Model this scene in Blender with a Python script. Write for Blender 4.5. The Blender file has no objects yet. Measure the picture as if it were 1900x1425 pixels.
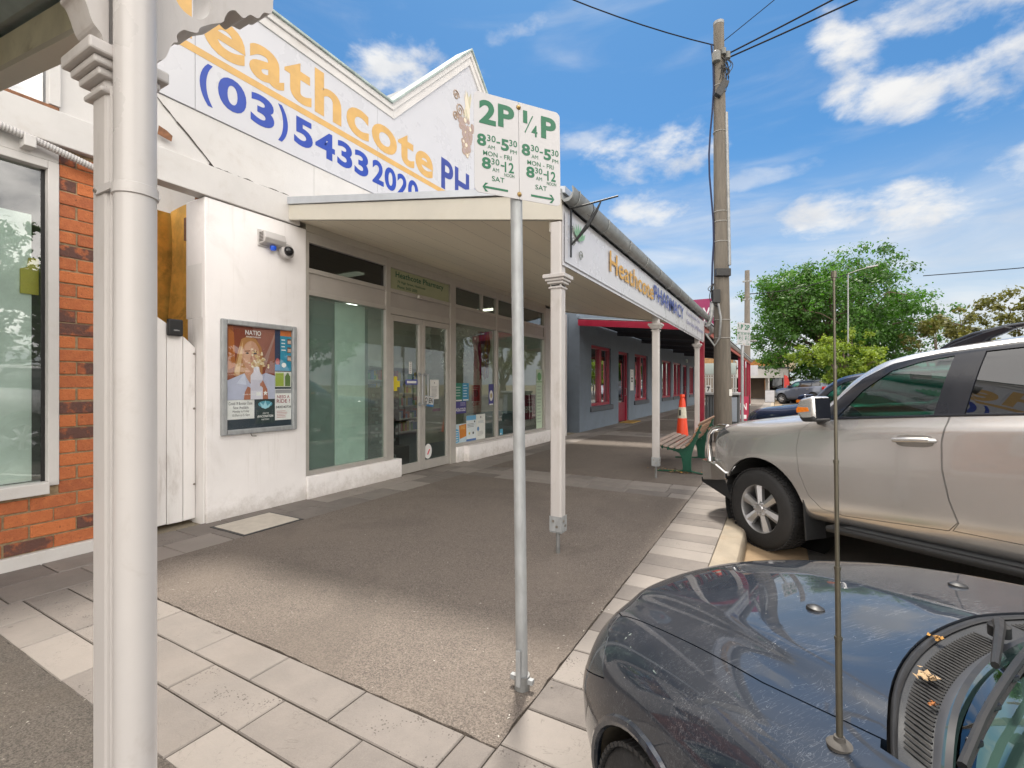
import bpy, bmesh, math, random
import numpy as np
from mathutils import Vector, Matrix
from mathutils.bvhtree import BVHTree
random.seed(7)
S = bpy.context.scene
C = S.collection
R = math.radians

# ------------------------------------------------------------------ camera
cam = bpy.data.objects.new('camera', bpy.data.cameras.new('camera'))
C.objects.link(cam)
cam.location = (0, 0, 1.46)
cam.rotation_euler = (R(90), 0, R(29.358))
cam.data.sensor_width = 36
cam.data.lens = 880 / 1900 * 36
cam.data.clip_start = 0.05
cam.data.clip_end = 2000
S.camera = cam
S.view_settings.view_transform = 'Standard'
S.view_settings.look = 'None'
S.view_settings.gamma = 1
S.view_settings.exposure = 1.5

# ------------------------------------------------------------------ sun
SUN_EL, SUN_ROT = R(66), R(-24)
sd = bpy.data.lights.new('sun', 'SUN')
sd.energy = 1.85
sd.angle = R(7)
sd.color = (1.0, 0.93, 0.83)
sun = bpy.data.objects.new('sun', sd)
C.objects.link(sun)
tosun = Vector((math.sin(SUN_ROT) * math.cos(SUN_EL), math.cos(SUN_ROT) * math.cos(SUN_EL), math.sin(SUN_EL)))
sun.rotation_euler = (-tosun).to_track_quat('-Z', 'Y').to_euler()
sun.location = tosun * 60

# ------------------------------------------------------------------ node helper
class NT:
    def __init__(s, tree):
        s.t = tree; s.n = tree.nodes; s.l = tree.links
    def new(s, typ, **kw):
        n = s.n.new(typ)
        for k, v in kw.items():
            if k.startswith('_'):
                setattr(n, k[1:], v)
        return n
    def put(s, sock, v):
        if isinstance(v, bpy.types.NodeSocket):
            s.l.new(v, sock)
        elif isinstance(v, (tuple, list)) and len(v) == 3 and sock.type == 'RGBA':
            sock.default_value = (*v, 1)
        else:
            sock.default_value = v
    def math(s, op, a, b=0.0, c=None, clamp=False):
        n = s.n.new('ShaderNodeMath'); n.operation = op; n.use_clamp = clamp
        s.put(n.inputs[0], a); s.put(n.inputs[1], b)
        if c is not None: s.put(n.inputs[2], c)
        return n.outputs[0]
    def mix(s, f, a, b, mode='MIX'):
        n = s.n.new('ShaderNodeMix'); n.data_type = 'RGBA'; n.blend_type = mode
        s.put(n.inputs[0], f); s.put(n.inputs[6], a); s.put(n.inputs[7], b)
        return n.outputs[2]
    def noise(s, vec, scale, detail=4, rough=.55, dist=0.0):
        n = s.n.new('ShaderNodeTexNoise')
        if vec is not None: s.l.new(vec, n.inputs['Vector'])
        n.inputs['Scale'].default_value = scale; n.inputs['Detail'].default_value = detail
        n.inputs['Roughness'].default_value = rough; n.inputs['Distortion'].default_value = dist
        return n.outputs[0]
    def ramp(s, v, a, b, lo=0.0, hi=1.0, smooth=True):
        n = s.n.new('ShaderNodeMapRange')
        if smooth: n.interpolation_type = 'SMOOTHSTEP'
        s.put(n.inputs[0], v); s.put(n.inputs[1], a); s.put(n.inputs[2], b); s.put(n.inputs[3], lo); s.put(n.inputs[4], hi)
        return n.outputs[0]

# ------------------------------------------------------------------ sky
W = bpy.data.worlds.new('World'); S.world = W; W.use_nodes = True
nt = NT(W.node_tree); W.node_tree.nodes.clear()
sky = nt.new('ShaderNodeTexSky', _sky_type='NISHITA', _sun_disc=False)
sky.sun_elevation = SUN_EL; sky.sun_rotation = SUN_ROT
sky.air_density = 1.0; sky.dust_density = 0.6; sky.ozone_density = 2.5
skyc = nt.mix(1.0, sky.outputs[0], (0.020, 0.037, 0.046), 'MULTIPLY')
tc = nt.new('ShaderNodeTexCoord').outputs['Generated']
sp = nt.new('ShaderNodeSeparateXYZ'); nt.l.new(tc, sp.inputs[0])
dx, dy, dz = sp.outputs
az = nt.math('MULTIPLY', nt.math('ARCTAN2', dx, dy), 57.2958)
el = nt.math('MULTIPLY', nt.math('ARCSINE', dz), 57.2958)
mp = nt.new('ShaderNodeMapping'); nt.l.new(tc, mp.inputs[0]); mp.inputs['Scale'].default_value = (1, 1, 1.9)
n1 = nt.noise(mp.outputs[0], 7.0, 10, .58, .25)
n2 = nt.noise(mp.outputs[0], 26.0, 6, .6)
nn = nt.math('ADD', nt.math('MULTIPLY', nt.math('SUBTRACT', n1, .5), 5.2), nt.math('MULTIPLY', nt.math('SUBTRACT', n2, .5), 1.3))
def blob(a0, e0, sa, se, rot=0, amp=1.0):
    a = nt.math('SUBTRACT', az, a0); e = nt.math('SUBTRACT', el, e0)
    cr, sr = math.cos(R(rot)), math.sin(R(rot))
    p = nt.math('DIVIDE', nt.math('ADD', nt.math('MULTIPLY', a, cr), nt.math('MULTIPLY', e, sr)), sa)
    q = nt.math('DIVIDE', nt.math('SUBTRACT', nt.math('MULTIPLY', e, cr), nt.math('MULTIPLY', a, sr)), se)
    d = nt.math('ADD', nt.math('MULTIPLY', p, p), nt.math('MULTIPLY', q, q))
    v = nt.math('ADD', nt.math('SUBTRACT', 1.0, d), nn)
    return nt.ramp(v, -0.1, 1.5, 0, amp)
blobs = [(6.0, 29.0, 3.0, 4.6, 20, 1), (9.6, 25.6, 4.2, 2.4, -15, 1), (-14.5, 25.2, 8.0, 3.2, 0, .95), (4.0, 16.4, 4.4, 2.1, 0, 1),
         (10.0, 15.6, 6.0, 2.4, 0, 1), (-41.5, 32.0, 8.0, 3.5, 0, 1), (17.0, 25.0, 4.0, 3.6, 0, .95), (14.0, 31.0, 8, 2.6, -8, .9),
         (-13.8, 19.5, 4.4, 2.4, 0, .9), (21, 16, 6, 3, 0, .8), (-28, 37, 5, 1.0, 12, .5), (-2, 21.2, 6, 1.0, 5, .45), (-21, 27, 6, 1.2, 5, .6), (34, 31, 13, 10, 0, 1), (50, 20, 16, 9, 0, 1), (30, 46, 12, 6, 0, 1), (-5, 52, 14, 6, 0, 1)]  # closing entries are out-of-view clouds added for the dark bonnet to reflect
m = None
for b in blobs:
    v = blob(*b); m = v if m is None else nt.math('MAXIMUM', m, v)
# thin high streaks, denser towards the horizon
mp2 = nt.new('ShaderNodeMapping'); nt.l.new(tc, mp2.inputs[0]); mp2.inputs['Scale'].default_value = (1, 1, 4.6); mp2.inputs['Rotation'].default_value = (0.06, 0.05, 0)
st = nt.noise(mp2.outputs[0], 4.0, 7, .55, .5)
lowband = nt.ramp(el, 30.0, 2.0, 0.0, 1.0)
stm = nt.math('MULTIPLY', nt.ramp(nt.math('ADD', st, nt.math('MULTIPLY', lowband, .30)), .48, .98), nt.math('ADD', .42, nt.math('MULTIPLY', lowband, .45)))
m = nt.math('MAXIMUM', m, stm)
# the rest of the sky, outside the camera's view: bright broken cloud added as fill light
away = nt.math('MAXIMUM', nt.ramp(nt.math('ABSOLUTE', nt.math('ADD', az, 12.0)), 52, 80), nt.ramp(el, 40, 50))
n3 = nt.noise(mp.outputs[0], 2.6, 8, .55, .3)
cv = nt.math('MULTIPLY', nt.ramp(n3, .31, .52), away)
m = nt.math('MAXIMUM', m, cv)
shade = nt.ramp(nt.noise(mp.outputs[0], 9.0, 6, .5), .35, .65)
ccol = nt.mix(shade, (0.27, 0.275, 0.285), (0.345, 0.34, 0.33))
side = nt.math('MULTIPLY', nt.ramp(nt.math('ABSOLUTE', nt.math('SUBTRACT', az, 118.0)), 88, 50), nt.ramp(el, 62, 38))
bright = nt.mix(side, (0.98, 0.92, 0.86), (1.92, 1.80, 1.64))  # brightest added cloud faces the shopfronts and lifts their shaded side
ccol = nt.mix(cv, ccol, bright)
hz = nt.math('MULTIPLY', nt.ramp(el, 25.0, 2.0), .72)
skyc = nt.mix(hz, skyc, (0.27, 0.285, 0.30))
fin = nt.mix(nt.math('MULTIPLY', m, .94), skyc, ccol)
bg = nt.new('ShaderNodeBackground'); nt.l.new(fin, bg.inputs[0]); bg.inputs[1].default_value = 1.0
out = nt.new('ShaderNodeOutputWorld'); nt.l.new(bg.outputs[0], out.inputs[0])

# ------------------------------------------------------------------ materials
def mat(name, col, rough=.6, metal=0.0, var=.12, scale=4.0, bump=0.0, bscale=80.0, dirt=None, dirt_amt=.35, dscale=3.0, rnd=0.0, coat=0.0, stretch=None, spec=.5, foot=False):
    m = bpy.data.materials.new(name); m.use_nodes = True
    t = NT(m.node_tree); p = m.node_tree.nodes['Principled BSDF']
    co = t.new('ShaderNodeTexCoord').outputs['Object']
    if stretch:
        mp = t.new('ShaderNodeMapping'); t.l.new(co, mp.inputs[0]); mp.inputs['Scale'].default_value = stretch; co = mp.outputs[0]
    n = t.noise(co, scale, 6, .6)
    k = t.ramp(n, .25, .75, 1 - var, 1 + var)
    if rnd:
        at = t.new('ShaderNodeAttribute', _attribute_name='rnd').outputs['Fac']
        k = t.math('MULTIPLY', k, t.ramp(at, 0, 1, 1 - rnd, 1 + rnd, smooth=False))
    c = t.mix(1.0, col, k, 'MULTIPLY')
    if dirt:
        dn = t.noise(co, dscale, 9, .68, .4)
        f = t.math('MULTIPLY', t.ramp(dn, .52, .74), dirt_amt)
        c = t.mix(f, c, dirt)
    if foot:
        sx = t.new('ShaderNodeSeparateXYZ'); t.l.new(co, sx.inputs[0])
        fm = t.math('MULTIPLY', t.ramp(t.math('SUBTRACT', sx.outputs[2], t.math('MULTIPLY', t.noise(co, 9, 6, .7), .5)), .0, -.32), .5)
        c = t.mix(fm, c, (.30, .26, .21))
        mp3 = t.new('ShaderNodeMapping'); t.l.new(co, mp3.inputs[0]); mp3.inputs['Scale'].default_value = (7, 7, .5)
        c = t.mix(t.math('MULTIPLY', t.ramp(t.noise(mp3.outputs[0], 2.2, 5, .6), .56, .75), .16), c, (.40, .35, .29))
    t.put(p.inputs['Base Color'], c)
    p.inputs['Roughness'].default_value = rough
    p.inputs['Metallic'].default_value = metal
    p.inputs['Specular IOR Level'].default_value = spec
    if coat:
        p.inputs['Coat Weight'].default_value = coat; p.inputs['Coat Roughness'].default_value = .03
    if rough > .05 and not metal:
        t.put(p.inputs['Roughness'], t.ramp(n, .2, .8, max(0, rough - .08), min(1, rough + .08)))
    if bump:
        bn = t.noise(co, bscale, 5, .6)
        b = t.new('ShaderNodeBump'); b.inputs['Strength'].default_value = bump; b.inputs['Distance'].default_value = .01
        t.l.new(bn, b.inputs['Height']); t.l.new(b.outputs[0], p.inputs['Normal'])
    return m
def flat(name, col, rough=.5):
    return mat(name, col, rough, var=.04, scale=20)
def emis(name, col, s):
    m = bpy.data.materials.new(name); m.use_nodes = True
    p = m.node_tree.nodes['Principled BSDF']
    p.inputs['Emission Color'].default_value = (*col, 1); p.inputs['Emission Strength'].default_value = s
    return m
def glass(name, tint=(.8, .9, .85), refl=1.0, body=None, bodyf=0.0, tintvar=0.0):
    m = bpy.data.materials.new(name); m.use_nodes = True
    t = NT(m.node_tree); m.node_tree.nodes.clear()
    tr = t.new('ShaderNodeBsdfTransparent'); t.put(tr.inputs[0], tint)
    gl = t.new('ShaderNodeBsdfGlossy'); gl.inputs['Roughness'].default_value = .0; t.put(gl.inputs[0], (.95, .97, 1))
    co = t.new('ShaderNodeTexCoord').outputs['Object']
    bp = t.new('ShaderNodeBump'); bp.inputs['Strength'].default_value = .035; bp.inputs['Distance'].default_value = .05
    t.l.new(t.noise(co, 1.3, 2, .5), bp.inputs['Height']); t.l.new(bp.outputs[0], gl.inputs['Normal'])
    fr = t.new('ShaderNodeFresnel'); fr.inputs[0].default_value = 1.55
    gm = t.new('ShaderNodeNewGeometry')
    f = t.math('MULTIPLY', t.math('MULTIPLY', fr.outputs[0], 1.9 * refl, clamp=True), t.math('SUBTRACT', 1.0, gm.outputs['Backfacing']))
    a = tr.outputs[0]
    if body:
        d = t.new('ShaderNodeBsdfDiffuse'); t.put(d.inputs[0], body)
        mx = t.new('ShaderNodeMixShader'); mx.inputs[0].default_value = bodyf
        t.l.new(a, mx.inputs[1]); t.l.new(d.outputs[0], mx.inputs[2]); a = mx.outputs[0]
    mx = t.new('ShaderNodeMixShader'); t.put(mx.inputs[0], f); t.l.new(a, mx.inputs[1]); t.l.new(gl.outputs[0], mx.inputs[2])
    o = t.new('ShaderNodeOutputMaterial'); t.l.new(mx.outputs[0], o.inputs[0])
    return m

M = {}
M['white'] = mat('white_paint', (.59, .57, .555), .55, var=.05, scale=2.2, bump=.12, bscale=45, dirt=(.42, .37, .32), dirt_amt=.35, dscale=2.6)
M['white_render'] = mat('white_render', (.88, .85, .845), .75, var=.04, scale=1.2, bump=.5, bscale=160, dirt=(.55, .5, .46), dirt_amt=.25, dscale=1.4, foot=True)
M['post_white'] = mat('white_post_paint', (.47, .447, .436), .4, var=.05, scale=3, bump=.15, bscale=30, dirt=(.27, .235, .20), dirt_amt=.5, dscale=5.5, stretch=(1, 1, .35))
M['pipe_white'] = mat('white_pipe', (.48, .46, .452), .33, var=.03, scale=3, dirt=(.30, .265, .235), dirt_amt=.32, dscale=6)
M['cream'] = mat('cream_paint', (.50, .475, .415), .45, var=.05, scale=3, dirt=(.4, .35, .25), dirt_amt=.2)
M['soffit'] = mat('soffit_board', (.82, .755, .61), .5, var=.06, scale=1.5, stretch=(1, .15, 1))
M['olive_timber'] = mat('olive_timber', (.62, .60, .47), .6, var=.15, scale=5, dirt=(.15, .12, .08), dirt_amt=.5, dscale=6)
M['galv'] = mat('galvanised_steel', (.36, .375, .385), .55, .35, var=.18, scale=14, stretch=(1, 1, .4))
M['galv_dull'] = mat('weathered_galvanised', (.25, .255, .255), .5, .5, var=.2, scale=9, dirt=(.2, .19, .17), dirt_amt=.4)
M['alu'] = mat('aluminium_frame', (.50, .475, .44), .4, .35, var=.05, scale=6)
M['alu_panel'] = mat('aluminium_panel', (.44, .41, .38), .5, .2, var=.05, scale=3)
M['sign_white'] = mat('sign_white', (.52, .52, .55), .3, var=.02, scale=2, dirt=(.6, .58, .55), dirt_amt=.12, dscale=2)
M['plate_white'] = mat('sign_plate_white', (.47, .465, .48), .3, var=.02, scale=2, dirt=(.4, .38, .35), dirt_amt=.12, dscale=2)
M['sign_orange'] = mat('sign_orange', (.56, .34, .11), .4, var=.08, scale=7)
M['sign_gold'] = mat('sign_gold', (.50, .27, .03), .4, var=.1, scale=7)
M['sign_blue'] = mat('sign_blue', (.014, .05, .33), .4, var=.08, scale=7)
M['sign_navy'] = mat('sign_navy', (.035, .055, .26), .4, var=.12, scale=5)
M['sign_grey'] = flat('sign_grey_blue', (.25, .25, .38))
M['sign_green'] = mat('sign_green', (.0, .115, .05), .4, var=.06, scale=10)
M['text_green'] = flat('dark_green_letter', (.01, .10, .06))
M['black'] = flat('black_plastic', (.012, .012, .013), .45)
M['dark'] = flat('dark_recess', (.02, .018, .016), .9)
M['cable'] = mat('cable_sheath', (.02, .02, .022), .95, var=.05, spec=.1)
M['iron'] = mat('black_iron', (.025, .027, .03), .5, .3, var=.2)
M['crack'] = flat('crack_shadow', (.06, .05, .045), .95)
M['rust'] = mat('rust_brown', (.22, .10, .05), .8, var=.3, scale=20)
M['peel'] = mat('bare_peeled_timber', (.50, .33, .21), .8, var=.2, scale=25)
M['brick'] = None
M['gate'] = mat('gate_paint', (.78, .76, .75), .5, var=.06, scale=2, bump=.25, bscale=40, dirt=(.35, .30, .26), dirt_amt=.45, dscale=5, stretch=(1, 1, .25))
M['roofmetal'] = mat('roof_flashing', (.50, .53, .57), .4, .5, var=.08, scale=3)
M['corr'] = mat('corrugated_iron', (.36, .44, .45), .45, .5, var=.25, scale=4, dirt=(.05, .06, .06), dirt_amt=.5)
M['bolt'] = mat('bolt_steel', (.3, .28, .25), .4, .8, var=.2, scale=30)
M['concrete'] = mat('concrete', (.36, .33, .28), .85, var=.18, scale=3, bump=.4, bscale=90, dirt=(.2, .17, .13), dirt_amt=.4, dscale=2)
M['dirtconc'] = mat('dusty_concrete', (.26, .185, .11), .9, var=.18, scale=2.5, bump=.5, bscale=90, dirt=(.26, .18, .10), dirt_amt=.5, dscale=4)
M['kerb'] = mat('kerb_concrete', (.28, .24, .185), .85, var=.15, scale=4, bump=.5, bscale=70, dirt=(.24, .17, .11), dirt_amt=.6, dscale=5)
M['glass_clear'] = glass('shop_glass', (.70, .76, .72), 1.05)
M['glass_green'] = glass('frosted_green_glass', (.80, .89, .85), .7, (.34, .41, .385), .16)
M['glass_dark'] = glass('dark_glass', (.10, .11, .10), .8)
M['glass_case'] = glass('case_glass', (.97, .98, .98), .55)

def speckle_mat(name, lo, hi, patch, bump=.7):
    m = bpy.data.materials.new(name); m.use_nodes = True
    t = NT(m.node_tree); p = m.node_tree.nodes['Principled BSDF']
    co = t.new('ShaderNodeTexCoord').outputs['Object']
    a = t.noise(co, 120, 4, .8); b = t.noise(co, 1.1, 8, .62, .3); v = t.new('ShaderNodeTexVoronoi'); t.l.new(co, v.inputs[0]); v.inputs['Scale'].default_value = 120
    c = t.mix(t.ramp(a, .36, .64), lo, hi)
    c = t.mix(t.math('MULTIPLY', t.ramp(b, .40, .72), .55), c, patch)
    w = t.math('GREATER_THAN', t.noise(co, 60, 2, .5), .735)
    c = t.mix(t.math('MULTIPLY', w, .6), c, (.45, .42, .38))
    d = t.noise(co, 4.5, 9, .7, .8)
    c = t.mix(t.math('MULTIPLY', t.ramp(d, .56, .72), .35), c, (.09, .07, .06))
    gv = t.new('ShaderNodeTexVoronoi'); t.l.new(co, gv.inputs[0]); gv.inputs['Scale'].default_value = 2.6
    gum = t.math('MULTIPLY', t.math('LESS_THAN', gv.outputs['Distance'], .05), t.math('GREATER_THAN', t.noise(co, 1.7, 2), .5))
    c = t.mix(t.math('MULTIPLY', gum, .5), c, (.07, .06, .055))
    e = t.noise(co, .55, 4, .6, 1.2)
    c = t.mix(t.math('MULTIPLY', t.ramp(e, .5, .6), .22), c, lo)
    t.put(p.inputs['Base Color'], c); p.inputs['Roughness'].default_value = .9
    bp = t.new('ShaderNodeBump'); bp.inputs['Strength'].default_value = bump; bp.inputs['Distance'].default_value = .006
    t.l.new(t.math('ADD', v.outputs['Distance'], a), bp.inputs['Height']); t.l.new(bp.outputs[0], p.inputs['Normal'])
    return m
M['asphalt'] = speckle_mat('footpath_asphalt', (.075, .063, .055), (.225, .19, .162), (.18, .15, .125))
M['asphalt_shaded'] = speckle_mat('shaded_footpath_asphalt', (.035, .03, .026), (.125, .108, .092), (.10, .08, .062))  # darker copy of the footpath asphalt, verandah shade put into its colour
M['galv_old'] = mat('aged_gutter_metal', (.24, .25, .25), .5, .4, var=.2, scale=7, dirt=(.1, .1, .09), dirt_amt=.4)
M['road'] = speckle_mat('road_asphalt', (.045, .042, .04), (.12, .112, .10), (.13, .11, .09))

def paver_mat():
    m = bpy.data.materials.new('bluestone_paver'); m.use_nodes = True
    t = NT(m.node_tree); p = m.node_tree.nodes['Principled BSDF']
    co = t.new('ShaderNodeTexCoord').outputs['Object']
    at = t.new('ShaderNodeAttribute', _attribute_name='rnd').outputs['Fac']
    base = t.mix(at, (.122, .108, .10), (.262, .237, .216))
    base = t.mix(t.math('MULTIPLY', t.ramp(t.noise(co, 3.2, 8, .65, .1), .35, .7), .25), base, (.32, .28, .25))
    sv = t.new('ShaderNodeTexVoronoi'); sv.inputs['Scale'].default_value = 5.0; t.l.new(co, sv.inputs[0])
    spot = t.math('MULTIPLY', t.math('LESS_THAN', sv.outputs['Distance'], t.ramp(t.noise(co, 3.1, 2), .4, .7, .0, .10)), .55)
    base = t.mix(spot, base, (.09, .08, .07))
    base = t.mix(t.math('MULTIPLY', t.ramp(t.noise(co, .8, 5, .6, .4), .5, .72), .35), base, (.16, .135, .115))
    base = t.mix(t.math('MULTIPLY', t.ramp(t.noise(co, 190, 2, .6), .4, .75), .35), base, (.22, .2, .18))
    # vesicles only on some slabs
    v = t.new('ShaderNodeTexVoronoi'); v.inputs['Scale'].default_value = 75; t.l.new(co, v.inputs[0])
    pores = t.math('MULTIPLY', t.math('LESS_THAN', v.outputs['Distance'], t.ramp(t.noise(co, 9, 3), .4, .7, .05, .36)), t.math('GREATER_THAN', t.math('FRACT', t.math('MULTIPLY', at, 7.3)), .62))
    base = t.mix(t.math('MULTIPLY', pores, .75), base, (.06, .05, .045))
    ck = t.noise(co, 2.6, 5, .6, 1.6)
    crack = t.math('LESS_THAN', t.math('ABSOLUTE', t.math('SUBTRACT', ck, .5)), .0035)
    base = t.mix(t.math('MULTIPLY', crack, t.math('MULTIPLY', t.ramp(t.noise(co, 1.4, 2), .5, .62), .35)), base, (.07, .06, .05))
    t.put(p.inputs['Base Color'], base); p.inputs['Roughness'].default_value = .8
    b = t.new('ShaderNodeBump'); b.inputs['Strength'].default_value = .45; b.inputs['Distance'].default_value = .006
    t.l.new(t.math('SUBTRACT', t.noise(co, 55, 6, .65), t.math('MULTIPLY', pores, .8)), b.inputs['Height']); t.l.new(b.outputs[0], p.inputs['Normal'])
    return m
M['paver'] = paver_mat()

def brick_mat():
    m = bpy.data.materials.new('clinker_brick'); m.use_nodes = True
    t = NT(m.node_tree); p = m.node_tree.nodes['Principled BSDF']
    co = t.new('ShaderNodeTexCoord').outputs['Object']
    at = t.new('ShaderNodeAttribute', _attribute_name='rnd').outputs['Fac']
    c = t.mix(at, (.52, .155, .05), (.30, .085, .038))
    c = t.mix(t.ramp(t.noise(co, 16, 7, .7), .42, .75, 0, .55), c, (.62, .21, .07))
    dk = t.math('MULTIPLY', t.math('GREATER_THAN', at, .83), t.ramp(t.noise(co, 10, 5, .6), .36, .52))
    c = t.mix(t.math('MULTIPLY', dk, .85), c, (.075, .045, .042))
    c = t.mix(t.math('MULTIPLY', t.math('GREATER_THAN', t.noise(co, 70, 3, .6), .66), .7), c, (.07, .03, .02))
    t.put(p.inputs['Base Color'], c); p.inputs['Roughness'].default_value = .8
    b = t.new('ShaderNodeBump'); b.inputs['Strength'].default_value = .8; b.inputs['Distance'].default_value = .012
    t.l.new(t.noise(co, 32, 7, .65), b.inputs['Height']); t.l.new(b.outputs[0], p.inputs['Normal'])
    return m
M['brick'] = brick_mat()
M['mortar'] = mat('mortar', (.30, .22, .13), .95, var=.3, scale=25, bump=.6, bscale=120)
M['mud'] = mat('ochre_mud_render', (.88, .50, .11), .9, var=.3, scale=3.5, bump=.9, bscale=14, dirt=(.40, .20, .05), dirt_amt=.6, dscale=4)
M['blue_wall'] = mat('blue_grey_render', (.155, .19, .235), .8, var=.10, scale=2, bump=.35, bscale=60, dirt=(.09, .12, .15), dirt_amt=.3)
M['blue_sill'] = mat('slate_sill', (.07, .08, .095), .6, var=.1)
M['red'] = mat('crimson_paint', (.30, .009, .035), .35, var=.1, scale=5)
M['red_dark'] = mat('maroon_door_paint', (.20, .006, .025), .4, var=.15, scale=4)
M['curtain'] = mat('pale_curtain', (.55, .50, .46), .9, var=.25, scale=9, stretch=(1, 8, .2))
M['curtain_red'] = mat('dusky_red_curtain', (.30, .07, .09), .9, var=.3, scale=9, stretch=(1, 8, .2))
M['chrome'] = mat('polished_alloy', (.80, .80, .80), .10, 1.0, var=.04, scale=4)
M['rubber'] = mat('tyre_rubber', (.022, .022, .023), .75, var=.25, scale=12, bump=.3, bscale=60)
M['alloy'] = mat('alloy_wheel', (.52, .52, .53), .30, .75, var=.06, scale=6)

# ------------------------------------------------------------------ mesh builder
BASE = {}
class MB:
    def __init__(s):
        s.v = []; s.f = []; s.m = []; s.r = []
    def add(s, vs, fs, mi=0, r=None):
        o = len(s.v); s.v += [tuple(v) for v in vs]
        if r is None: r = random.random()
        for f in fs:
            s.f.append([i + o for i in f]); s.m.append(mi); s.r.append(r)
        return s
    def box(s, a, b, mi=0, r=None, top=None):
        x0, x1 = sorted((a[0], b[0])); y0, y1 = sorted((a[1], b[1])); z0, z1 = sorted((a[2], b[2]))
        vs = [(x0, y0, z0), (x1, y0, z0), (x1, y1, z0), (x0, y1, z0), (x0, y0, z1), (x1, y0, z1), (x1, y1, z1), (x0, y1, z1)]
        return s.add(vs, [(0, 3, 2, 1), (4, 5, 6, 7), (0, 1, 5, 4), (1, 2, 6, 5), (2, 3, 7, 6), (3, 0, 4, 7)], mi, r)
    def obox(s, c, size, mat3, mi=0, r=None):
        vs = []
        for k in range(8):
            p = Vector(((-.5, .5)[k & 1] * size[0], (-.5, .5)[(k >> 1) & 1] * size[1], (-.5, .5)[k >> 2] * size[2]))
            vs.append(Vector(c) + mat3 @ p)
        return s.add(vs, [(0, 2, 3, 1), (4, 5, 7, 6), (0, 1, 5, 4), (1, 3, 7, 5), (3, 2, 6, 7), (2, 0, 4, 6)], mi, r)
    def prism(s, poly, o, u, v, w, mi=0, r=None):
        o, u, v, w = Vector(o), Vector(u), Vector(v), Vector(w)
        a = [o + u * p + v * q for p, q in poly]; n = len(a)
        b = [p + w for p in a]
        fs = [tuple(range(n)), tuple(range(2 * n - 1, n - 1, -1))] + [(i, (i + 1) % n, n + (i + 1) % n, n + i) for i in range(n)]
        return s.add(a + b, fs, mi, r)
    def tube(s, pts, rad, n=10, mi=0, r=None, cap=True):
        pts = [Vector(p) for p in pts]
        if not hasattr(rad, '__len__'): rad = [rad] * len(pts)
        vs = []; prev = None
        for i, p in enumerate(pts):
            d = (pts[min(i + 1, len(pts) - 1)] - pts[max(i - 1, 0)]).normalized()
            if prev is None:
                a = d.orthogonal().normalized()
            else:
                a = (prev - d * prev.dot(d)).normalized()
            prev = a; b = d.cross(a)
            for k in range(n):
                t = 2 * math.pi * k / n
                vs.append(p + (a * math.cos(t) + b * math.sin(t)) * rad[i])
        fs = []
        for i in range(len(pts) - 1):
            for k in range(n):
                fs.append((i * n + k, i * n + (k + 1) % n, (i + 1) * n + (k + 1) % n, (i + 1) * n + k))
        if cap:
            fs.append(tuple(range(n - 1, -1, -1))); fs.append(tuple(range((len(pts) - 1) * n, len(pts) * n)))
        return s.add(vs, fs, mi, r)
    def lathe(s, prof, c=(0, 0, 0), n=24, ax='z', mi=0, r=None, cap=True):
        vs = []; c = Vector(c)
        for (rr, h) in prof:
            for k in range(n):
                t = 2 * math.pi * k / n; a, b = rr * math.cos(t), rr * math.sin(t)
                vs.append(c + (Vector((a, b, h)) if ax == 'z' else Vector((a, h, b)) if ax == 'y' else Vector((h, a, b))))
        fs = []
        for i in range(len(prof) - 1):
            for k in range(n):
                fs.append((i * n + k, i * n + (k + 1) % n, (i + 1) * n + (k + 1) % n, (i + 1) * n + k))
        if cap and prof[0][0] > 1e-5: fs.append(tuple(range(n)))
        if cap and prof[-1][0] > 1e-5: fs.append(tuple(range((len(prof) - 1) * n, len(prof) * n)))
        return s.add(vs, fs, mi, r)
    def grid(s, fn, nu, nv, mi=0, r=None):
        vs = [fn(i / nu, j / nv) for i in range(nu + 1) for j in range(nv + 1)]
        fs = [(i * (nv + 1) + j, i * (nv + 1) + j + 1, (i + 1) * (nv + 1) + j + 1, (i + 1) * (nv + 1) + j) for i in range(nu) for j in range(nv)]
        return s.add(vs, fs, mi, r)
    def text(s, st, o, u, v, w, h, bold=0.0, th=.002, mi=0, shear=0):
        vs, fs = text_geo(st, bold, shear)
        o, u, v = Vector(o), Vector(u), Vector(v); n = u.cross(v).normalized()
        return s.add([o + u * (p[0] * w) + v * (p[1] * h) + n * (th if p[2] > 0 else 0) for p in vs], fs, mi)
    def build(s, name, mats, parent=None, smooth=False, bevel=0.0, seg=2, loc=None):
        if not isinstance(mats, (list, tuple)): mats = [mats]
        me = bpy.data.meshes.new(name)
        base = BASE.get(parent.name, Vector((0, 0, 0))) if parent else Vector(loc or (0, 0, 0))
        me.from_pydata([Vector(v) - base for v in s.v], [], s.f)
        for m in mats: me.materials.append(m)
        me.polygons.foreach_set('material_index', s.m)
        at = me.attributes.new('rnd', 'FLOAT', 'FACE'); at.data.foreach_set('value', s.r)
        bm = bmesh.new(); bm.from_mesh(me)
        bmesh.ops.recalc_face_normals(bm, faces=bm.faces); bm.to_mesh(me); bm.free()
        if smooth:
            me.shade_smooth(); me.set_sharp_from_angle(angle=R(38))
        o = bpy.data.objects.new(name, me); C.objects.link(o)
        if parent:
            o.parent = parent
        else:
            o.location = base
        BASE[o.name] = base
        if bevel:
            b = o.modifiers.new('bevel', 'BEVEL'); b.width = bevel; b.segments = seg; b.limit_method = 'ANGLE'; b.angle_limit = R(35)
            b.harden_normals = False
        return o
_TX = {}
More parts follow.
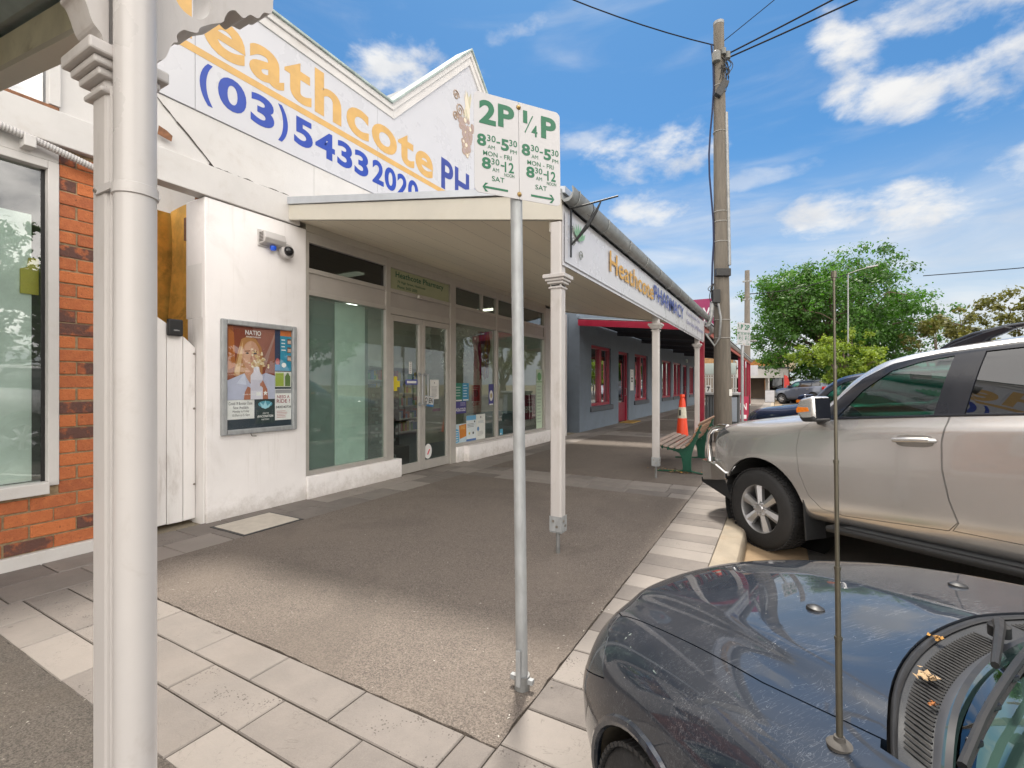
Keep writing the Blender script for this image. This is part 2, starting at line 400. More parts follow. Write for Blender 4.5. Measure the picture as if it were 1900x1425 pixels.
def text_geo(st, bold, shear=0):
    k = (st, bold, shear)
    if k in _TX: return _TX[k]
    cu = bpy.data.curves.new('t', 'FONT'); cu.body = st; cu.size = 1; cu.offset = bold; cu.extrude = .01; cu.resolution_u = 5; cu.shear = shear; cu.space_character = 1 + bold * 3.2
    ob = bpy.data.objects.new('t', cu); C.objects.link(ob); bpy.context.view_layer.update()
    me = bpy.data.meshes.new_from_object(ob.evaluated_get(bpy.context.evaluated_depsgraph_get()))
    vs = [v.co.copy() for v in me.vertices]; fs = [tuple(p.vertices) for p in me.polygons]
    bpy.data.objects.remove(ob); bpy.data.curves.remove(cu); bpy.data.meshes.remove(me)
    x0, x1 = min(v.x for v in vs), max(v.x for v in vs); y0, y1 = min(v.y for v in vs), max(v.y for v in vs)
    _TX[k] = ([((v.x - x0) / max(1e-6, x1 - x0), (v.y - y0) / max(1e-6, y1 - y0), v.z) for v in vs], fs)
    return _TX[k]

def thing(name, label, cat, loc=(0, 0, 0), group=None, local=False):
    o = bpy.data.objects.new(name, None); C.objects.link(o); o.empty_display_size = .2
    o.location = loc; BASE[o.name] = Vector((0, 0, 0)) if local else Vector(loc)
    o['label'] = label; o['category'] = cat
    if group: o['group'] = group
    return o
def tag(o, label, cat, group=None):
    o['label'] = label; o['category'] = cat
    if group: o['group'] = group
    return o
def struct(o, kind='structure'):
    o['kind'] = kind; return o
def copy_tree(o, parent=None, swap=None):
    c = o.copy(); C.objects.link(c)
    if parent: c.parent = parent
    if swap and o.type == 'MESH':
        c.data = o.data.copy()
        for i, m in enumerate(c.data.materials):
            if m in swap: c.data.materials[i] = swap[m]
    for ch in list(o.children): copy_tree(ch, c, swap)
    return c
def relabel(o, label, group=None):
    o['label'] = label
    if group: o['group'] = group
    return o
X_, Y_, Z_ = Vector((1, 0, 0)), Vector((0, 1, 0)), Vector((0, 0, 1))
# ================================================================== GROUND
g = MB().add([(-500, -500, -.32), (500, -500, -.32), (500, 700, -.32), (-500, 700, -.32)], [(0, 1, 2, 3)])
struct(g.build('ground', mat('dry_ground', (.16, .14, .08), .95, var=.3, scale=.3)))
ROADZ = [(.24, -.142), (2.1, .03), (5, .11), (12, .16), (20, .05), (26, -.1)]
def roadz(x):
    return float(np.interp(x, [p[0] for p in ROADZ], [p[1] for p in ROADZ]))
xs = [.24, .8, 1.4, 2.1, 3, 4, 5, 7, 9, 12, 15, 18, 20, 23, 26]
g = MB()
for i in range(len(xs) - 1):
    g.add([(xs[i], -40, roadz(xs[i])), (xs[i + 1], -40, roadz(xs[i + 1])), (xs[i + 1], 160, roadz(xs[i + 1])), (xs[i], 160, roadz(xs[i]))], [(0, 1, 2, 3)])
struct(g.build('road', M['road'], smooth=True))
g = MB()
for k in range(50):
    y = -6 + k * 1.9
    g.box((-.285, y + .006, -.3), (.24, y + 1.894, -.14 - random.random() * .003))
struct(g.build('gutter', M['dirtconc'], bevel=.008))
# angle parking bay lines
g = MB()
d = Vector((.707, -.707, 0)); n = Vector((.707, .707, 0))
for k in range(-2, 12):
    y0 = 3.35 + 4.1 * k; pts = []
    for j in range(8):
        q = Vector((.35, y0, 0)) + d * (j * .7)
        for sgn in (-.05, .05):
            e = q + n * sgn; pts.append((e.x, e.y, roadz(e.x) + .006))
    g.add(pts, [(2 * j, 2 * j + 1, 2 * j + 3, 2 * j + 2) for j in range(7)])
struct(g.build('bay_lines', flat('road_line_white', (.6, .58, .54), .8)))
kp = [(-.49, -.3), (-.49, 0.0), (-.485, .004), (-.34, .003), (-.305, -.012), (-.287, -.045), (-.28, -.12), (-.275, -.3)]
g = MB(); y = -6
while y < 60:
    L = 2.4; g.prism(kp, (0, y + .004, 0), X_, Z_, (0, L - .008, 0)); y += L
struct(g.build('kerb', M['kerb'], smooth=True, bevel=.006))
struct(MB().add([(-5.6, -8, -.014), (-.49, -8, -.014), (-.49, 60, -.014), (-5.6, 60, -.014)], [(0, 1, 2, 3)]).build('footpath_base', mat('joint_sand', (.21, .18, .13), .95, var=.3, scale=30)))
g = MB(); gap = .0035
def slab(x0, x1, y0, y1):
    z = random.uniform(-.0018, .0012); r = random.random()
    a = [random.uniform(-.0012, .0012) for _ in range(4)]
    x0 += gap; x1 -= gap; y0 += gap; y1 -= gap; e = .005
    vs = [(x0, y0, -.03), (x1, y0, -.03), (x1, y1, -.03), (x0, y1, -.03), (x0, y0, z - e), (x1, y0, z - e), (x1, y1, z - e), (x0, y1, z - e),
          (x0 + e, y0 + e, z + a[0]), (x1 - e, y0 + e, z + a[1]), (x1 - e, y1 - e, z + a[2]), (x0 + e, y1 - e, z + a[3])]
    g.add(vs, [(0, 1, 5, 4), (1, 2, 6, 5), (2, 3, 7, 6), (3, 0, 4, 7), (4, 5, 9, 8), (5, 6, 10, 9), (6, 7, 11, 10), (7, 4, 8, 11), (8, 9, 10, 11)], 0, r)
bands = [(-5.5, -4.65), (.94, 1.63), (6.3, 7.16), (13.2, 14.4), (19.8, 20.7), (26, 26.9), (33, 33.9), (40, 40.9)]
# kerb-side strip
y = -6.0
while y < 46:
    L = .244 if random.random() < .8 else .30
    slab(-.99, -.492, y, y + L); y += L
# strip along the shop fronts: two courses
for x0, x1 in ((-5.26, -4.86), (-4.86, -4.45)):
    y = -6 + random.random() * .4
    while y < 46:
        L = random.choice((.42, .5, .58)); slab(x0, x1, y, y + L); y += L
for (a, b) in bands:
    rows = 3 if b - a < 1 else 5
    h = (b - a) / rows
    for k in range(rows):
        x = -4.45 + (-.3 if k % 2 else -.02)
        if abs(a - .94) < .01: x = -4.45 + [-.04, -.32, -.04][k]
        while x < -.99:
            L = random.choice((.57, .57, .5, .42)); x1 = min(x + L, -.99)
            if x1 - x > .05: slab(max(x, -4.449), x1, a + k * h, a + (k + 1) * h)
            x += L
struct(g.build('footpath_pavers', M['paver']))
g = MB(); g_shaded = MB(); ys = [-8] + [v for b in bands for v in b] + [60]
for k in range(0, len(ys), 2):
    a, b = ys[k], ys[k + 1]
    x0, x1 = -4.45, -.99
    # slightly ragged edge
    n = max(8, int((b - a) / .07)); m = 50
    lo = [(x0 + random.uniform(-.006, .006), a + (b - a) * i / n) for i in range(n + 1)]
    hi = [(x1 + random.uniform(-.006, .006), a + (b - a) * i / n) for i in range(n + 1)]
    ta = [(x0 + (x1 - x0) * i / m, a + random.uniform(-.007, .007)) for i in range(1, m)]
    tb = [(x0 + (x1 - x0) * i / m, b + random.uniform(-.007, .007)) for i in range(1, m)]
    poly = [lo[0]] + ta + hi + tb[::-1] + lo[::-1][:-1]
    (g_shaded if b < 1 else g).prism(poly, (0, 0, -.03), X_, Y_, (0, 0, .0335))
struct(g.build('footpath_asphalt', M['asphalt'])); struct(g_shaded.build('shaded_asphalt', M['asphalt_shaded']))  # nearest panels get the asphalt with shade in its colour
# access lid beside the pharmacy wall
t = thing('access_lid', 'pale concrete access lid with dark rim set in the pavers below the poster case', 'access lid', (-4.8, 3.03, 0))
g = MB(); g.box((-5.05, 2.70, -.02), (-4.47, 3.36, .004)); g.build('rim', M['iron'], t)
g = MB(); g.box((-5.02, 2.73, -.02), (-4.50, 3.33, .009)); g.build('lid', mat('pale_lid_concrete', (.50, .46, .40), .8, var=.1, scale=9, bump=.4), t, bevel=.004)

# ================================================================== BRICK SHOP (left)
FX = -5.25
bs = thing('brick_shop', 'orange brick shop with big white framed window left of the white downpipe', 'shop', (FX, .5, 0))
g = MB(); ch = .1105; bl = .298
for r in range(30):
    z0 = .10 + r * ch; y = -3.2 + (bl / 2 if r % 2 else 0)
    while y < 2.2:
        y0, y1 = y + .006, min(y + bl - .006, 2.24)
        segs = [(y0, y1)]
        if z0 + ch > .62:          # window opening Y -1.8 .. 1.60
            segs = []
            if y1 > 1.60: segs.append((max(y0, 1.60), y1))
            if y0 < -1.8: segs.append((y0, min(y1, -1.8)))
        for a, b in segs:
            if b - a > .02:
                x = FX + random.uniform(-.004, .004)
                j_ = lambda: random.uniform(-.003, .003); g.box((FX - .1, a + j_(), z0 + .006 + j_()), (x, b + j_(), z0 + ch - .006 + j_()))
        y += bl
g.build('brickwork', M['brick'], bs, bevel=.006)
g = MB()
g.box((FX - .25, -3.3, 0), (FX - .009, 2.235, .615)); g.box((FX - .25, 1.605, .615), (FX - .009, 2.235, 3.44)); g.box((FX - .25, -3.3, .615), (FX - .009, -1.805, 3.44))
g.build('mortar_bed', M['mortar'], bs)
g = MB(); g.box((FX - .1, -3.3, -.02), (FX + .035, 2.26, .10)); g.build('plinth', M['white'], bs, bevel=.006)
w = MB()
for a, b in (((FX - .12, 1.53, .62), (FX + .012, 1.60, 3.30)), ((FX - .12, -1.8, .62), (FX + .012, -1.73, 3.30)), ((FX - .12, -1.73, .56), (FX + .05, 1.53, .655)), ((FX - .12, -1.73, 3.235), (FX + .012, 1.53, 3.30))): w.box(a, b)
w.box((FX - .1, -1.8, 3.301), (FX + .006, 1.60, 3.44)); wf = w.build('window_frame', M['white'], bs, bevel=.006)
MB().box((FX - .065, -1.73, .655), (FX - .06, 1.53, 3.235)).build('pane', glass('display_window_glass', (.88, .92, .90), 1.3), wf)
MB().box((FX - .07, 1.505, .655), (FX - .055, 1.53, 3.235)).build('gasket', M['black'], wf)
# upper timber boards, upper window
g = MB(); g.box((FX - .12, -3.3, 3.44), (FX + .06, 2.25, 3.72)); g.build('timber_fascia', M['white'], bs, bevel=.008)
g = MB(); g.box((FX - .1, 1.60, 3.725), (FX, 2.28, 4.29)); g.build('upper_sheeting', M['white'], bs)
g = MB(); g.box((FX - .05, -3.2, 3.725), (FX + .02, 1.6, 3.765)); g.build('rotten_sill', M['rust'], bs, bevel=.01)
g = MB(); g.box((FX - .09, 1.53, 3.766), (FX + .03, 1.605, 4.9)); g.box((FX - .09, .2, 3.766), (FX + .03, .27, 4.9)); g.box((FX - .09, -3.2, 4.9), (FX + .03, 1.605, 5.0)); uw = g.build('upper_window_frame', M['white'], bs, bevel=.005)
MB().box((FX - .045, -3.2, 3.766), (FX - .04, 1.53, 4.9)).build('pane', glass('upper_glass', (.3, .34, .36), 3.0), uw)
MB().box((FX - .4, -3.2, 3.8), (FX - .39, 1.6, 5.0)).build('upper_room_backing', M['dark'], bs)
MB().box((FX - .3, -3.3, 5.0), (FX, 2.28, 5.6)).build('upper_parapet', M['white'], bs)
# interior of the display window
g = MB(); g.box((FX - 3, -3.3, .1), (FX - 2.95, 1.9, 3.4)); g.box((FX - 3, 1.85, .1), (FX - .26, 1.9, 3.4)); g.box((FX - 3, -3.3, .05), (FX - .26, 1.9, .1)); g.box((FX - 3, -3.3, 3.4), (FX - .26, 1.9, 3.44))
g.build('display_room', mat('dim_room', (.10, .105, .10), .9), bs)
tag(MB().box((-5.40, 1.22, .66), (-5.385, 1.47, 2.86)).build('upright_panel', mat('pale_green_panel', (.66, .72, .69), .6), None), 'pale green upright panel standing inside the brick shop window', 'screen')  # plain pale panel upright behind the glass
g = MB(); g.prism([(0, 0), (.11, 0), (.11, .30), (.05, .30), (.04, .22), (0, .20)], (-5.37, 1.40, 2.20), Y_, Z_, (-.03, 0, 0))
tag(g.build('hanging_tag', flat('mustard_card', (.45, .38, .06))), 'mustard yellow card hanging inside the brick shop window', 'card')
# ribbed conduit sagging along the fascia
g = MB(); pts = []; n = 240
for i in range(n + 1):
    s = i / n; y = .0 + s * 2.3
    pts.append((FX + .085, y, 3.52 - .26 * s + .05 * math.sin(s * 3.1) - .10 * max(0, s - .6)))
g.tube(pts, [.031 if (i % 2) else .027 for i in range(n + 1)], 12)
cd = g.build('ribbed_conduit', M['pipe_white'], bs, smooth=False)
MB().box((FX + .0, 1.36, 3.33), (FX + .122, 1.43, 3.42)).build('saddle_clip', M['white'], cd, bevel=.004)

# ================================================================== PASSAGE BETWEEN THE SHOPS
pw = thing('ochre_wall', 'ochre mud rendered passage wall with dark vertical pipe above the white gate', 'wall', (-6.5, 2.5, 0))
MB().grid(lambda a, b: (-6.6 + a * 1.2 - .0, 3.05 + .03 * math.sin(9 * b + 5 * a), b * 3.6), 30, 60).build('rendered_face', M['mud'], pw, smooth=True)
MB().box((-6.9, 2.2, 0), (-6.65, 3.3, 3.6)).build('end_face', M['mud'], pw)
MB().tube([(-5.72, 2.93, 0), (-5.72, 2.93, 3.6)], .03, 10).build('pipe', M['rust'], pw, smooth=True)
MB().box((-5.75, 2.80, 3.05), (-5.5, 2.9, 3.3)).build('timber_offcut', M['rust'], pw)
gt = thing('passage_gate', 'white arched board gate between the brick shop and pharmacy', 'gate', (-5.42, 2.25, 0))
def arch(y): return 2.22 - .85 * max(0, y - 2.15) ** 1.55
y = 1.62
for wd in (.19, .19, .19, .14, .139, .152, .121):
    y1 = y + wd; pl = [(y + .003, .035), (y1 - .003, .03 + random.uniform(0, .012))] + [(y1 - .003 - (wd - .006) * k / 6, arch(y1 - (wd) * k / 6)) for k in range(7)]
    MB().prism(pl, (-5.40, 0, 0), Y_, Z_, (-.028, 0, 0)).build('gate_board', M['gate'], gt, bevel=.003)
    y = y1
for z in (.35, 1.2, 1.75): MB().box((-5.47, 1.62, z), (-5.43, 2.6, z + .1)).build('ledge_rail', M['gate'], gt)
g = MB(); g.box((-5.40, 2.465, 1.95), (-5.345, 2.60, 2.12)); lk = g.build('lock_box', M['black'], gt, bevel=.012)
MB().box((-5.346, 2.49, 1.985), (-5.342, 2.57, 2.03)).build('keypad', M['iron'], lk)
MB().text('OPEN', (-5.341, 2.508, 2.0), Y_, Z_, .05, .012).build('lettering', flat('grey_print', (.5, .5, .5)), lk)

# ================================================================== PHARMACY
ph = thing('pharmacy_building', 'white pharmacy with stepped gable parapet and glazed shopfront', 'shop', (FX, 7.5, 0))
g = MB(); g.prism([(0, -.02), (1.2, -.02), (1.2, 3.42), (-.02, 3.42)], (FX + .03, 2.76, 0), Y_, Z_, (-.35, 0, 0)); g.build('rendered_pier', M['white_render'], ph, bevel=.01)
g = MB(); g.box((FX - .22, 2.744, -.02), (FX + .0, 2.757, 2.16)); g.box((FX - .34, 2.744, 2.16), (FX - .03, 2.757, 3.42)); g.build('gate_jamb', M['gate'], ph, bevel=.004)
for z in (1.78, 1.2, .4): MB().lathe([(0, 0), (.012, 0), (.012, .006), (0, .007)], (FX - .149, 2.728, z), 8, 'x').build('hinge_bolt', M['bolt'], gt)
# fascia beam and sheeting above
MB().box((FX - .12, 2.252, 3.43), (FX + .05, 3.86, 3.755)).build('timber_fascia', M['white'], ph, bevel=.008)
g = MB()
for a, b in ((2.285, 4.10), (4.104, 5.30), (5.304, 8.6), (8.604, 12.45)): g.box((FX - .08, a, 3.76), (FX - random.uniform(.0, .004), b, 4.285))
g.build('upper_sheeting', M['white'], ph)
g = MB()   # cracked diagonal flashing line and ragged joint
def seam(pts, w=.012, x=FX + .004):
    for (a, b), (c, d) in zip(pts[:-1], pts[1:]):
        dv = Vector((0, c - a, d - b)); nn = Vector((0, -dv.z, dv.y)).normalized() * w * random.uniform(.35, .8)
        p, q = Vector((x, a, b)), Vector((x, c, d)); g.add([p - nn, q - nn, q + nn, p + nn], [(0, 1, 2, 3)])
pts = [(2.31, 4.25)]
while pts[-1][0] < 2.82: pts.append((pts[-1][0] + .06, pts[-1][1] - .055 + random.uniform(-.01, .01)))
seam(pts)
pts = [(2.80, 3.79)]
while pts[-1][0] < 3.85: pts.append((pts[-1][0] + .05, 3.762 + random.uniform(-.008, .012)))
seam(pts, .02)
g.build('joint_gap', M['crack'], ph)
for cy, cz, ry, rz in ((4.98, 3.90, .09, .14), (5.12, 3.83, .07, .06)):
    MB().add([(FX + .003, cy + ry * math.cos(k * .2618) * random.uniform(.45, 1.15), cz + rz * math.sin(k * .2618) * random.uniform(.45, 1.15)) for k in range(24)], [tuple(range(24))]).build('peeled_patch', M['peel'], ph)
g = MB(); g.add([(FX + .052, 2.42, 3.84), (FX + .052, 2.30, 3.86), (FX + .052, 2.31, 3.95), (FX + .052, 2.38, 3.93), (FX + .052, 2.43, 3.90)], [(0, 1, 2, 3, 4)]); g.build('rot_hole', M['rust'], ph)
# parapet: flat wings and a central gable
prof = [(2.28, 4.29), (12.45, 4.29), (12.45, 5.72), (9.72, 5.72), (7.62, 7.80), (5.50, 5.72), (2.28, 5.78)]
MB().prism(prof, (FX, 0, 0), Y_, Z_, (-.12, 0, 0)).build('parapet', M['sign_white'], ph)
g = MB(); cap = MB(); top = [(2.0, 5.80), (5.49, 5.72), (7.62, 7.83), (9.75, 5.72), (12.5, 5.72)]
def miter(t):
    r = []
    for i in range(len(top)):
        p = Vector(top[i]); e1 = (p - Vector(top[i - 1])).normalized() if i else None; e2 = (Vector(top[i + 1]) - p).normalized() if i < len(top) - 1 else None
        n1 = Vector((-e1.y, e1.x)) if e1 else None; n2 = Vector((-e2.y, e2.x)) if e2 else None
        if n1 is None: m_ = n2
        elif n2 is None: m_ = n1
        else: m_ = (n1 + n2).normalized(); m_ = m_ / m_.dot(n1)
        r.append(p + m_ * t)
    return r
for (mb, x0, x1, t0, t1) in ((g, FX - .1, FX + .03, -.13, -.022), (g, FX - .1, FX + .055, -.02, .061), (cap, FX - .3, FX + .085, .062, .09)):
    lo, hi = miter(t0), miter(t1)
    for i in range(len(top) - 1):
        q = [lo[i], lo[i + 1], hi[i + 1], hi[i]]
        mb.prism([(v.x, v.y) for v in q], (x0, 0, 0), Y_, Z_, (x1 - x0, 0, 0))
g.build('barge_board', M['white'], ph, bevel=.004)
cap.build('metal_capping', mat('verdigris_capping', (.36, .42, .39), .5, .4, var=.25, scale=5, dirt=(.2, .2, .18), dirt_amt=.5), ph)
# two corrugated roofs behind the parapet
g = MB(); g.prism([(2.0, 5.2), (12.5, 5.2), (12.5, 5.6), (9.75, 5.6), (7.62, 7.7), (5.5, 5.6), (2.0, 5.6)], (FX - .13, 0, 0), Y_, Z_, (-8, 0, 0)); g.build('roof', M['galv_dull'], ph)
g = MB(); g.box((FX - 8.1, 2.8, 0), (FX - 8, 12.4, 5.2)); g.box((FX - 8, 12.3, 0), (FX - .02, 12.45, 5.2)); g.box((FX - 8, 3.12, 0), (FX - .33, 3.95, 5.2)); g.build('outer_wall', M['white'], ph)
# the big painted sign
g = MB()
for a, b, z1 in ((1.90, 2.655, 5.66), (2.66, 5.2, 5.66), (5.205, 7.6, 5.72), (7.605, 11.6, 5.72)): g.box((FX, a, 4.292), (FX + .012, b, z1))
sp_ = g.build('sign_panel', M['sign_white'], ph, bevel=.002)
x = FX + .013
o = MB(); o.text('Heathcote', (x, 2.0, 4.985), Y_, Z_, 4.51, .58, .028); o.build('lettering', M['sign_orange'], sp_)
o = MB(); o.box((FX + .0121, 1.92, 4.865), (FX + .0145, 9.6, 4.945)); o.build('underline', M['sign_orange'], sp_)
o = MB(); o.text('PHARMACY', (x, 6.74, 4.955), Y_, Z_, 4.1, .56, .026); o.build('lettering', M['sign_navy'], sp_)
o = MB()
cuts = [('(', 2.70, .13, 4.39, .44), ('0', 2.885, .31, 4.455, .355), ('3', 3.245, .29, 4.455, .355), (')', 3.585, .13, 4.39, .44), ('5', 3.80, .27, 4.455, .35), ('4', 4.11, .31, 4.455, .35), ('3', 4.46, .26, 4.455, .35), ('3', 4.76, .26, 4.455, .35), ('2', 5.10, .23, 4.455, .35), ('0', 5.35, .25, 4.455, .35), ('2', 5.625, .23, 4.455, .35), ('0', 5.875, .25, 4.455, .35)]
for ch_, y, w_, z, h_ in cuts: o.text(ch_, (x, y, z), Y_, Z_, w_, h_, .032)
o.build('lettering', M['sign_blue'], sp_)
# faded painted grape bunch in the gable
g = MB(); brown = [flat('faded_brown', (.34, .25, .19)), flat('faded_plum', (.36, .27, .25)), flat('faded_olive', (.42, .40, .27)), flat('faded_tan', (.66, .58, .46))]
def disc(y, z, r, mi, off=0.0, e=1.0):
    g.add([(FX + .0015 + off, y + r * math.cos(k * .5236), z + r * e * math.sin(k * .5236)) for k in range(12)], [tuple(range(12))], mi)
for k in range(60):
    f = random.random(); z = 6.55 - .72 * f; wd = .26 * (1 - f) + .04
    yk = 7.52 + random.uniform(-wd, wd); rk = random.uniform(.045, .07); disc(yk, z, rk, 0, k * .00008); disc(yk + .006, z + .006, rk * .74, random.choice((1, 1, 3)), k * .00008 + .00004)
for k in range(7):
    a = R(60 + 10 * k); L = random.uniform(.35, .6); p = (7.55 + .04 * k - .1, 6.55)
    fxk = FX + .004 + k * .0004
    g.add([(fxk, p[0] - .05, p[1]), (fxk, p[0] + L * math.cos(a) * .5 + .07, p[1] + L * .5), (fxk, p[0] + L * math.cos(a), p[1] + L), (fxk, p[0] + L * math.cos(a) * .5 - .07, p[1] + L * .5)], [(0, 1, 2, 3)], 2 if k % 2 else 3)
for (cy, cz, r0) in ((7.2, 6.85, .10), (7.32, 6.62, .13), (7.18, 6.45, .09)):
    g.tube([(FX + .006, cy + r0 * (1 - t / 22) * math.cos(t * .55), cz + r0 * (1 - t / 22) * math.sin(t * .55)) for t in range(20)], .012, 5, 0)
g.build('painted_grapes', brown, ph)
# shopfront glazing frame
fx0, fx1 = FX - .06, FX + .02
g = MB()
def fr(y0, y1, z0, z1, d=0.0, mb=None): (mb or g).box((fx0 - d, y0, z0), (fx1 + d, y1, z1))
for y0, y1 in ((3.962, 4.01), (5.37, 5.47), (7.0, 7.17), (8.62, 8.70), (10.97, 11.06)): fr(y0, y1, .29, 3.40, .003)
fr(7.0, 7.17, 0, .29, .003); fr(5.37, 5.47, 0, .29, .0)
for (y0, y1) in ((4.01, 5.37), (7.17, 8.62), (8.70, 10.97)):
    fr(y0, y1, .29, .345); fr(y0, y1, 2.60, 2.66)
for (y0, y1) in ((4.01, 5.37), (5.47, 7.0), (7.17, 8.62), (8.70, 10.97)):
    fr(y0, y1, 2.885, 2.945); fr(y0, y1, 3.27, 3.40)
fr(5.47, 7.0, 2.55, 2.66)
for y in (8.05, 9.55): g.box((fx0, y, 2.945), (fx1, y + .05, 3.27))
g.build('shopfront_frame', M['alu'], ph, bevel=.004)
g = MB()
for (y0, y1) in ((4.01, 5.37), (5.47, 7.0), (7.17, 8.62), (8.70, 10.97)): g.box((FX - .05, y0, 2.66), (FX - .0, y1, 2.885))
g.build('spandrel_panel', M['alu_panel'], ph)
xg = FX - .03
def pane(nm, y0, y1, z0, z1, m): return MB().box((xg - .006, y0, z0), (xg, y1, z1)).build(nm, m, ph)
pane('frosted_pane', 4.01, 5.37, .345, 2.60, M['glass_green'])
pane('display_pane', 7.17, 8.62, .345, 2.60, M['glass_clear']); pane('display_pane', 8.70, 10.97, .345, 2.60, M['glass_clear'])
pane('fanlight', 4.01, 5.37, 2.945, 3.27, M['glass_dark']); pane('fanlight', 7.17, 8.62, 2.945, 3.27, glass('fanlight_glass', (.45, .48, .44), .9)); pane('fanlight', 8.70, 10.97, 2.945, 3.27, glass('fanlight_glass', (.45, .48, .44), .9))
MB().box((xg - .006, 5.47, 2.945), (xg + .012, 7.0, 3.27)).build('name_board', mat('pale_olive_board', (.37, .39, .24), .4, var=.05), ph)
o = MB(); o.text('Heathcote Pharmacy', (xg + .0125, 5.62, 3.12), Y_, Z_, 1.22, .12, .016); o.text('79 High Street, Heathcote', (xg + .0125, 5.66, 3.055), Y_, Z_, .68, .05, .006); o.text('Phone: 5433 2020', (xg + .0125, 5.66, 2.985), Y_, Z_, .47, .047, .006)
o.build('lettering', M['text_green'], ph)
MB().box((fx1 + .004, 6.06, 2.868), (fx1 + .065, 6.46, 2.935)).build('door_closer', M['alu'], ph, bevel=.012)
# doors
for (y0, y1, hy) in ((5.475, 6.232, 6.16), (6.238, 6.995, 6.30)):
    d = MB(); a, b = FX - .045, FX + .008
    d.box((a, y0, .012), (b, y0 + .075, 2.545)); d.box((a, y1 - .075, .012), (b, y1, 2.545)); d.box((a, y0 + .075, .012), (b, y1 - .075, .16)); d.box((a, y0 + .075, 2.45), (b, y1 - .075, 2.545))
    dd = d.build('door', M['alu'], ph, bevel=.004)
    MB().box((xg - .006, y0 + .075, .16), (xg, y1 - .075, 2.45)).build('pane', M['glass_clear'], dd)
    h = MB(); h.tube([(b, hy, 1.12), (b + .07, hy, 1.12), (b + .07, hy, 1.62), (b, hy, 1.62)], .014, 8); h.lathe([(0, 0), (.035, 0), (.035, .012), (0, .012)], (b, hy, 1.12), 12, 'x'); h.lathe([(0, 0), (.035, 0), (.035, .012), (0, .012)], (b, hy, 1.62), 12, 'x'); h.build('handle', M['galv'], dd, smooth=True)
# stall riser (low white wall)
g = MB(); g.box((FX - .1, 3.962, -.02), (FX + .06, 5.68, .285)); g.box((FX - .1, 7.171, -.02), (FX + .05, 7.40, .285)); g.box((FX - .1, 7.402, -.02), (FX + .16, 11.06, .285)); g.build('stall_riser', M['white_render'], ph, bevel=.008)
MB().box((FX - .2, 11.061, -.02), (FX + .03, 12.45, 3.42)).build('end_pier', M['white'], ph, bevel=.008)
MB().box((FX - .1, 3.962, 3.401), (FX + .025, 11.06, 3.50)).build('cornice', M['cream'], ph, bevel=.006)
MB().box((FX - .1, 3.962, 3.501), (FX + .0, 12.45, 3.756)).build('head_board', M['cream'], ph)
# interior
g = MB(); g.box((-10, 3.98, -.02), (-5.36, 12.2, .01)); g.build('interior_floor', mat('shop_floor', (.10, .13, .16), .35, var=.1), ph)
g = MB(); g.box((-10, 3.98, .01), (-9.9, 12.2, 3.3)); g.box((-9.9, 12.15, .01), (-5.36, 12.2, 3.3)); g.box((-9.9, 3.98, .01), (-5.6, 4.0, 3.3)); g.build('interior_wall', mat('shop_wall', (.62, .61, .54), .8, var=.08), ph)
MB().box((-10, 3.98, 3.3), (-5.36, 12.2, 3.33)).build('interior_ceiling', mat('shop_ceiling', (.5, .5, .46), .9), ph)
tube_m = emis('lit_tube', (1, .95, .85), 3.0)
for y in (5.5, 7.6, 9.8): MB().box((-8.9, y, 3.27), (-6.0, y + .16, 3.299)).build('ceiling_light', tube_m, ph)
MB().box((-5.62, 4.02, .3), (-5.60, 5.36, 2.62)).build('window_backing', mat('window_backing_board', (.24, .32, .29), .8), ph)
MB().grid(lambda a, b: (-5.36 + .012 * math.sin(a * 3.14), 4.52 + a * .55, .3 + b * 2.3), 60, 2).build('bright_column_sheet', mat('bright_column_sheet', (.95, .98, .95), .8), ph, smooth=True)  # near-white sheet, glow of a lit gap in the frosted pane put into colour
g = MB(); g.box((FX - .75, 7.2, .3), (FX - .72, 8.6, 1.65)); g.build('display_screen', mat('cream_screen', (.60, .56, .48), .7), ph)
MB().box((FX - 1.3, 8.72, .02), (FX - .5, 10.9, .75)).build('display_counter', mat('display_bench', (.10, .20, .22), .5), ph)

for sx_, y0, y1 in ((-8.6, 7.3, 8.6), (-9.2, 9.0, 11.4), (-8.2, 5.2, 6.4)):
    t = thing('stock_shelf', {7.3: 'white shop shelf of packets behind the first display window', 9.0: 'white shop shelf of packets behind the far display window', 5.2: 'white shop shelf of packets behind the glass doors'}[y0], 'shelf', (sx_, y0, 0), 'shelves inside the pharmacy')
    g = MB(); g.box((sx_ - .35, y0, 0), (sx_ - .32, y1, 2.1))
    for k in range(6): g.box((sx_ - .32, y0, .1 + k * .36), (sx_, y1, .13 + k * .36))
    g.build('rack', mat('shelf_white', (.6, .6, .58), .6) if 'sw' not in M else M['sw'], t)
    g = MB(); rr = random.Random(int(y0 * 10)); M.setdefault('pk', [mat('packet', c, .5, var=.1) for c in ((.6, .6, .58), (.08, .2, .42), (.5, .1, .08), (.1, .32, .18), (.6, .45, .1))])
    for k in range(5):
        y = y0 + .02
        while y < y1 - .1:
            w_ = rr.uniform(.05, .12); h_ = rr.uniform(.1, .28); g.box((sx_ - .2, y, .131 + k * .36), (sx_ - .05, y + w_ - .01, .131 + k * .36 + h_), rr.randrange(5)); y += w_
    o = g.build('packets', M['pk'], t); o['kind'] = 'stuff'
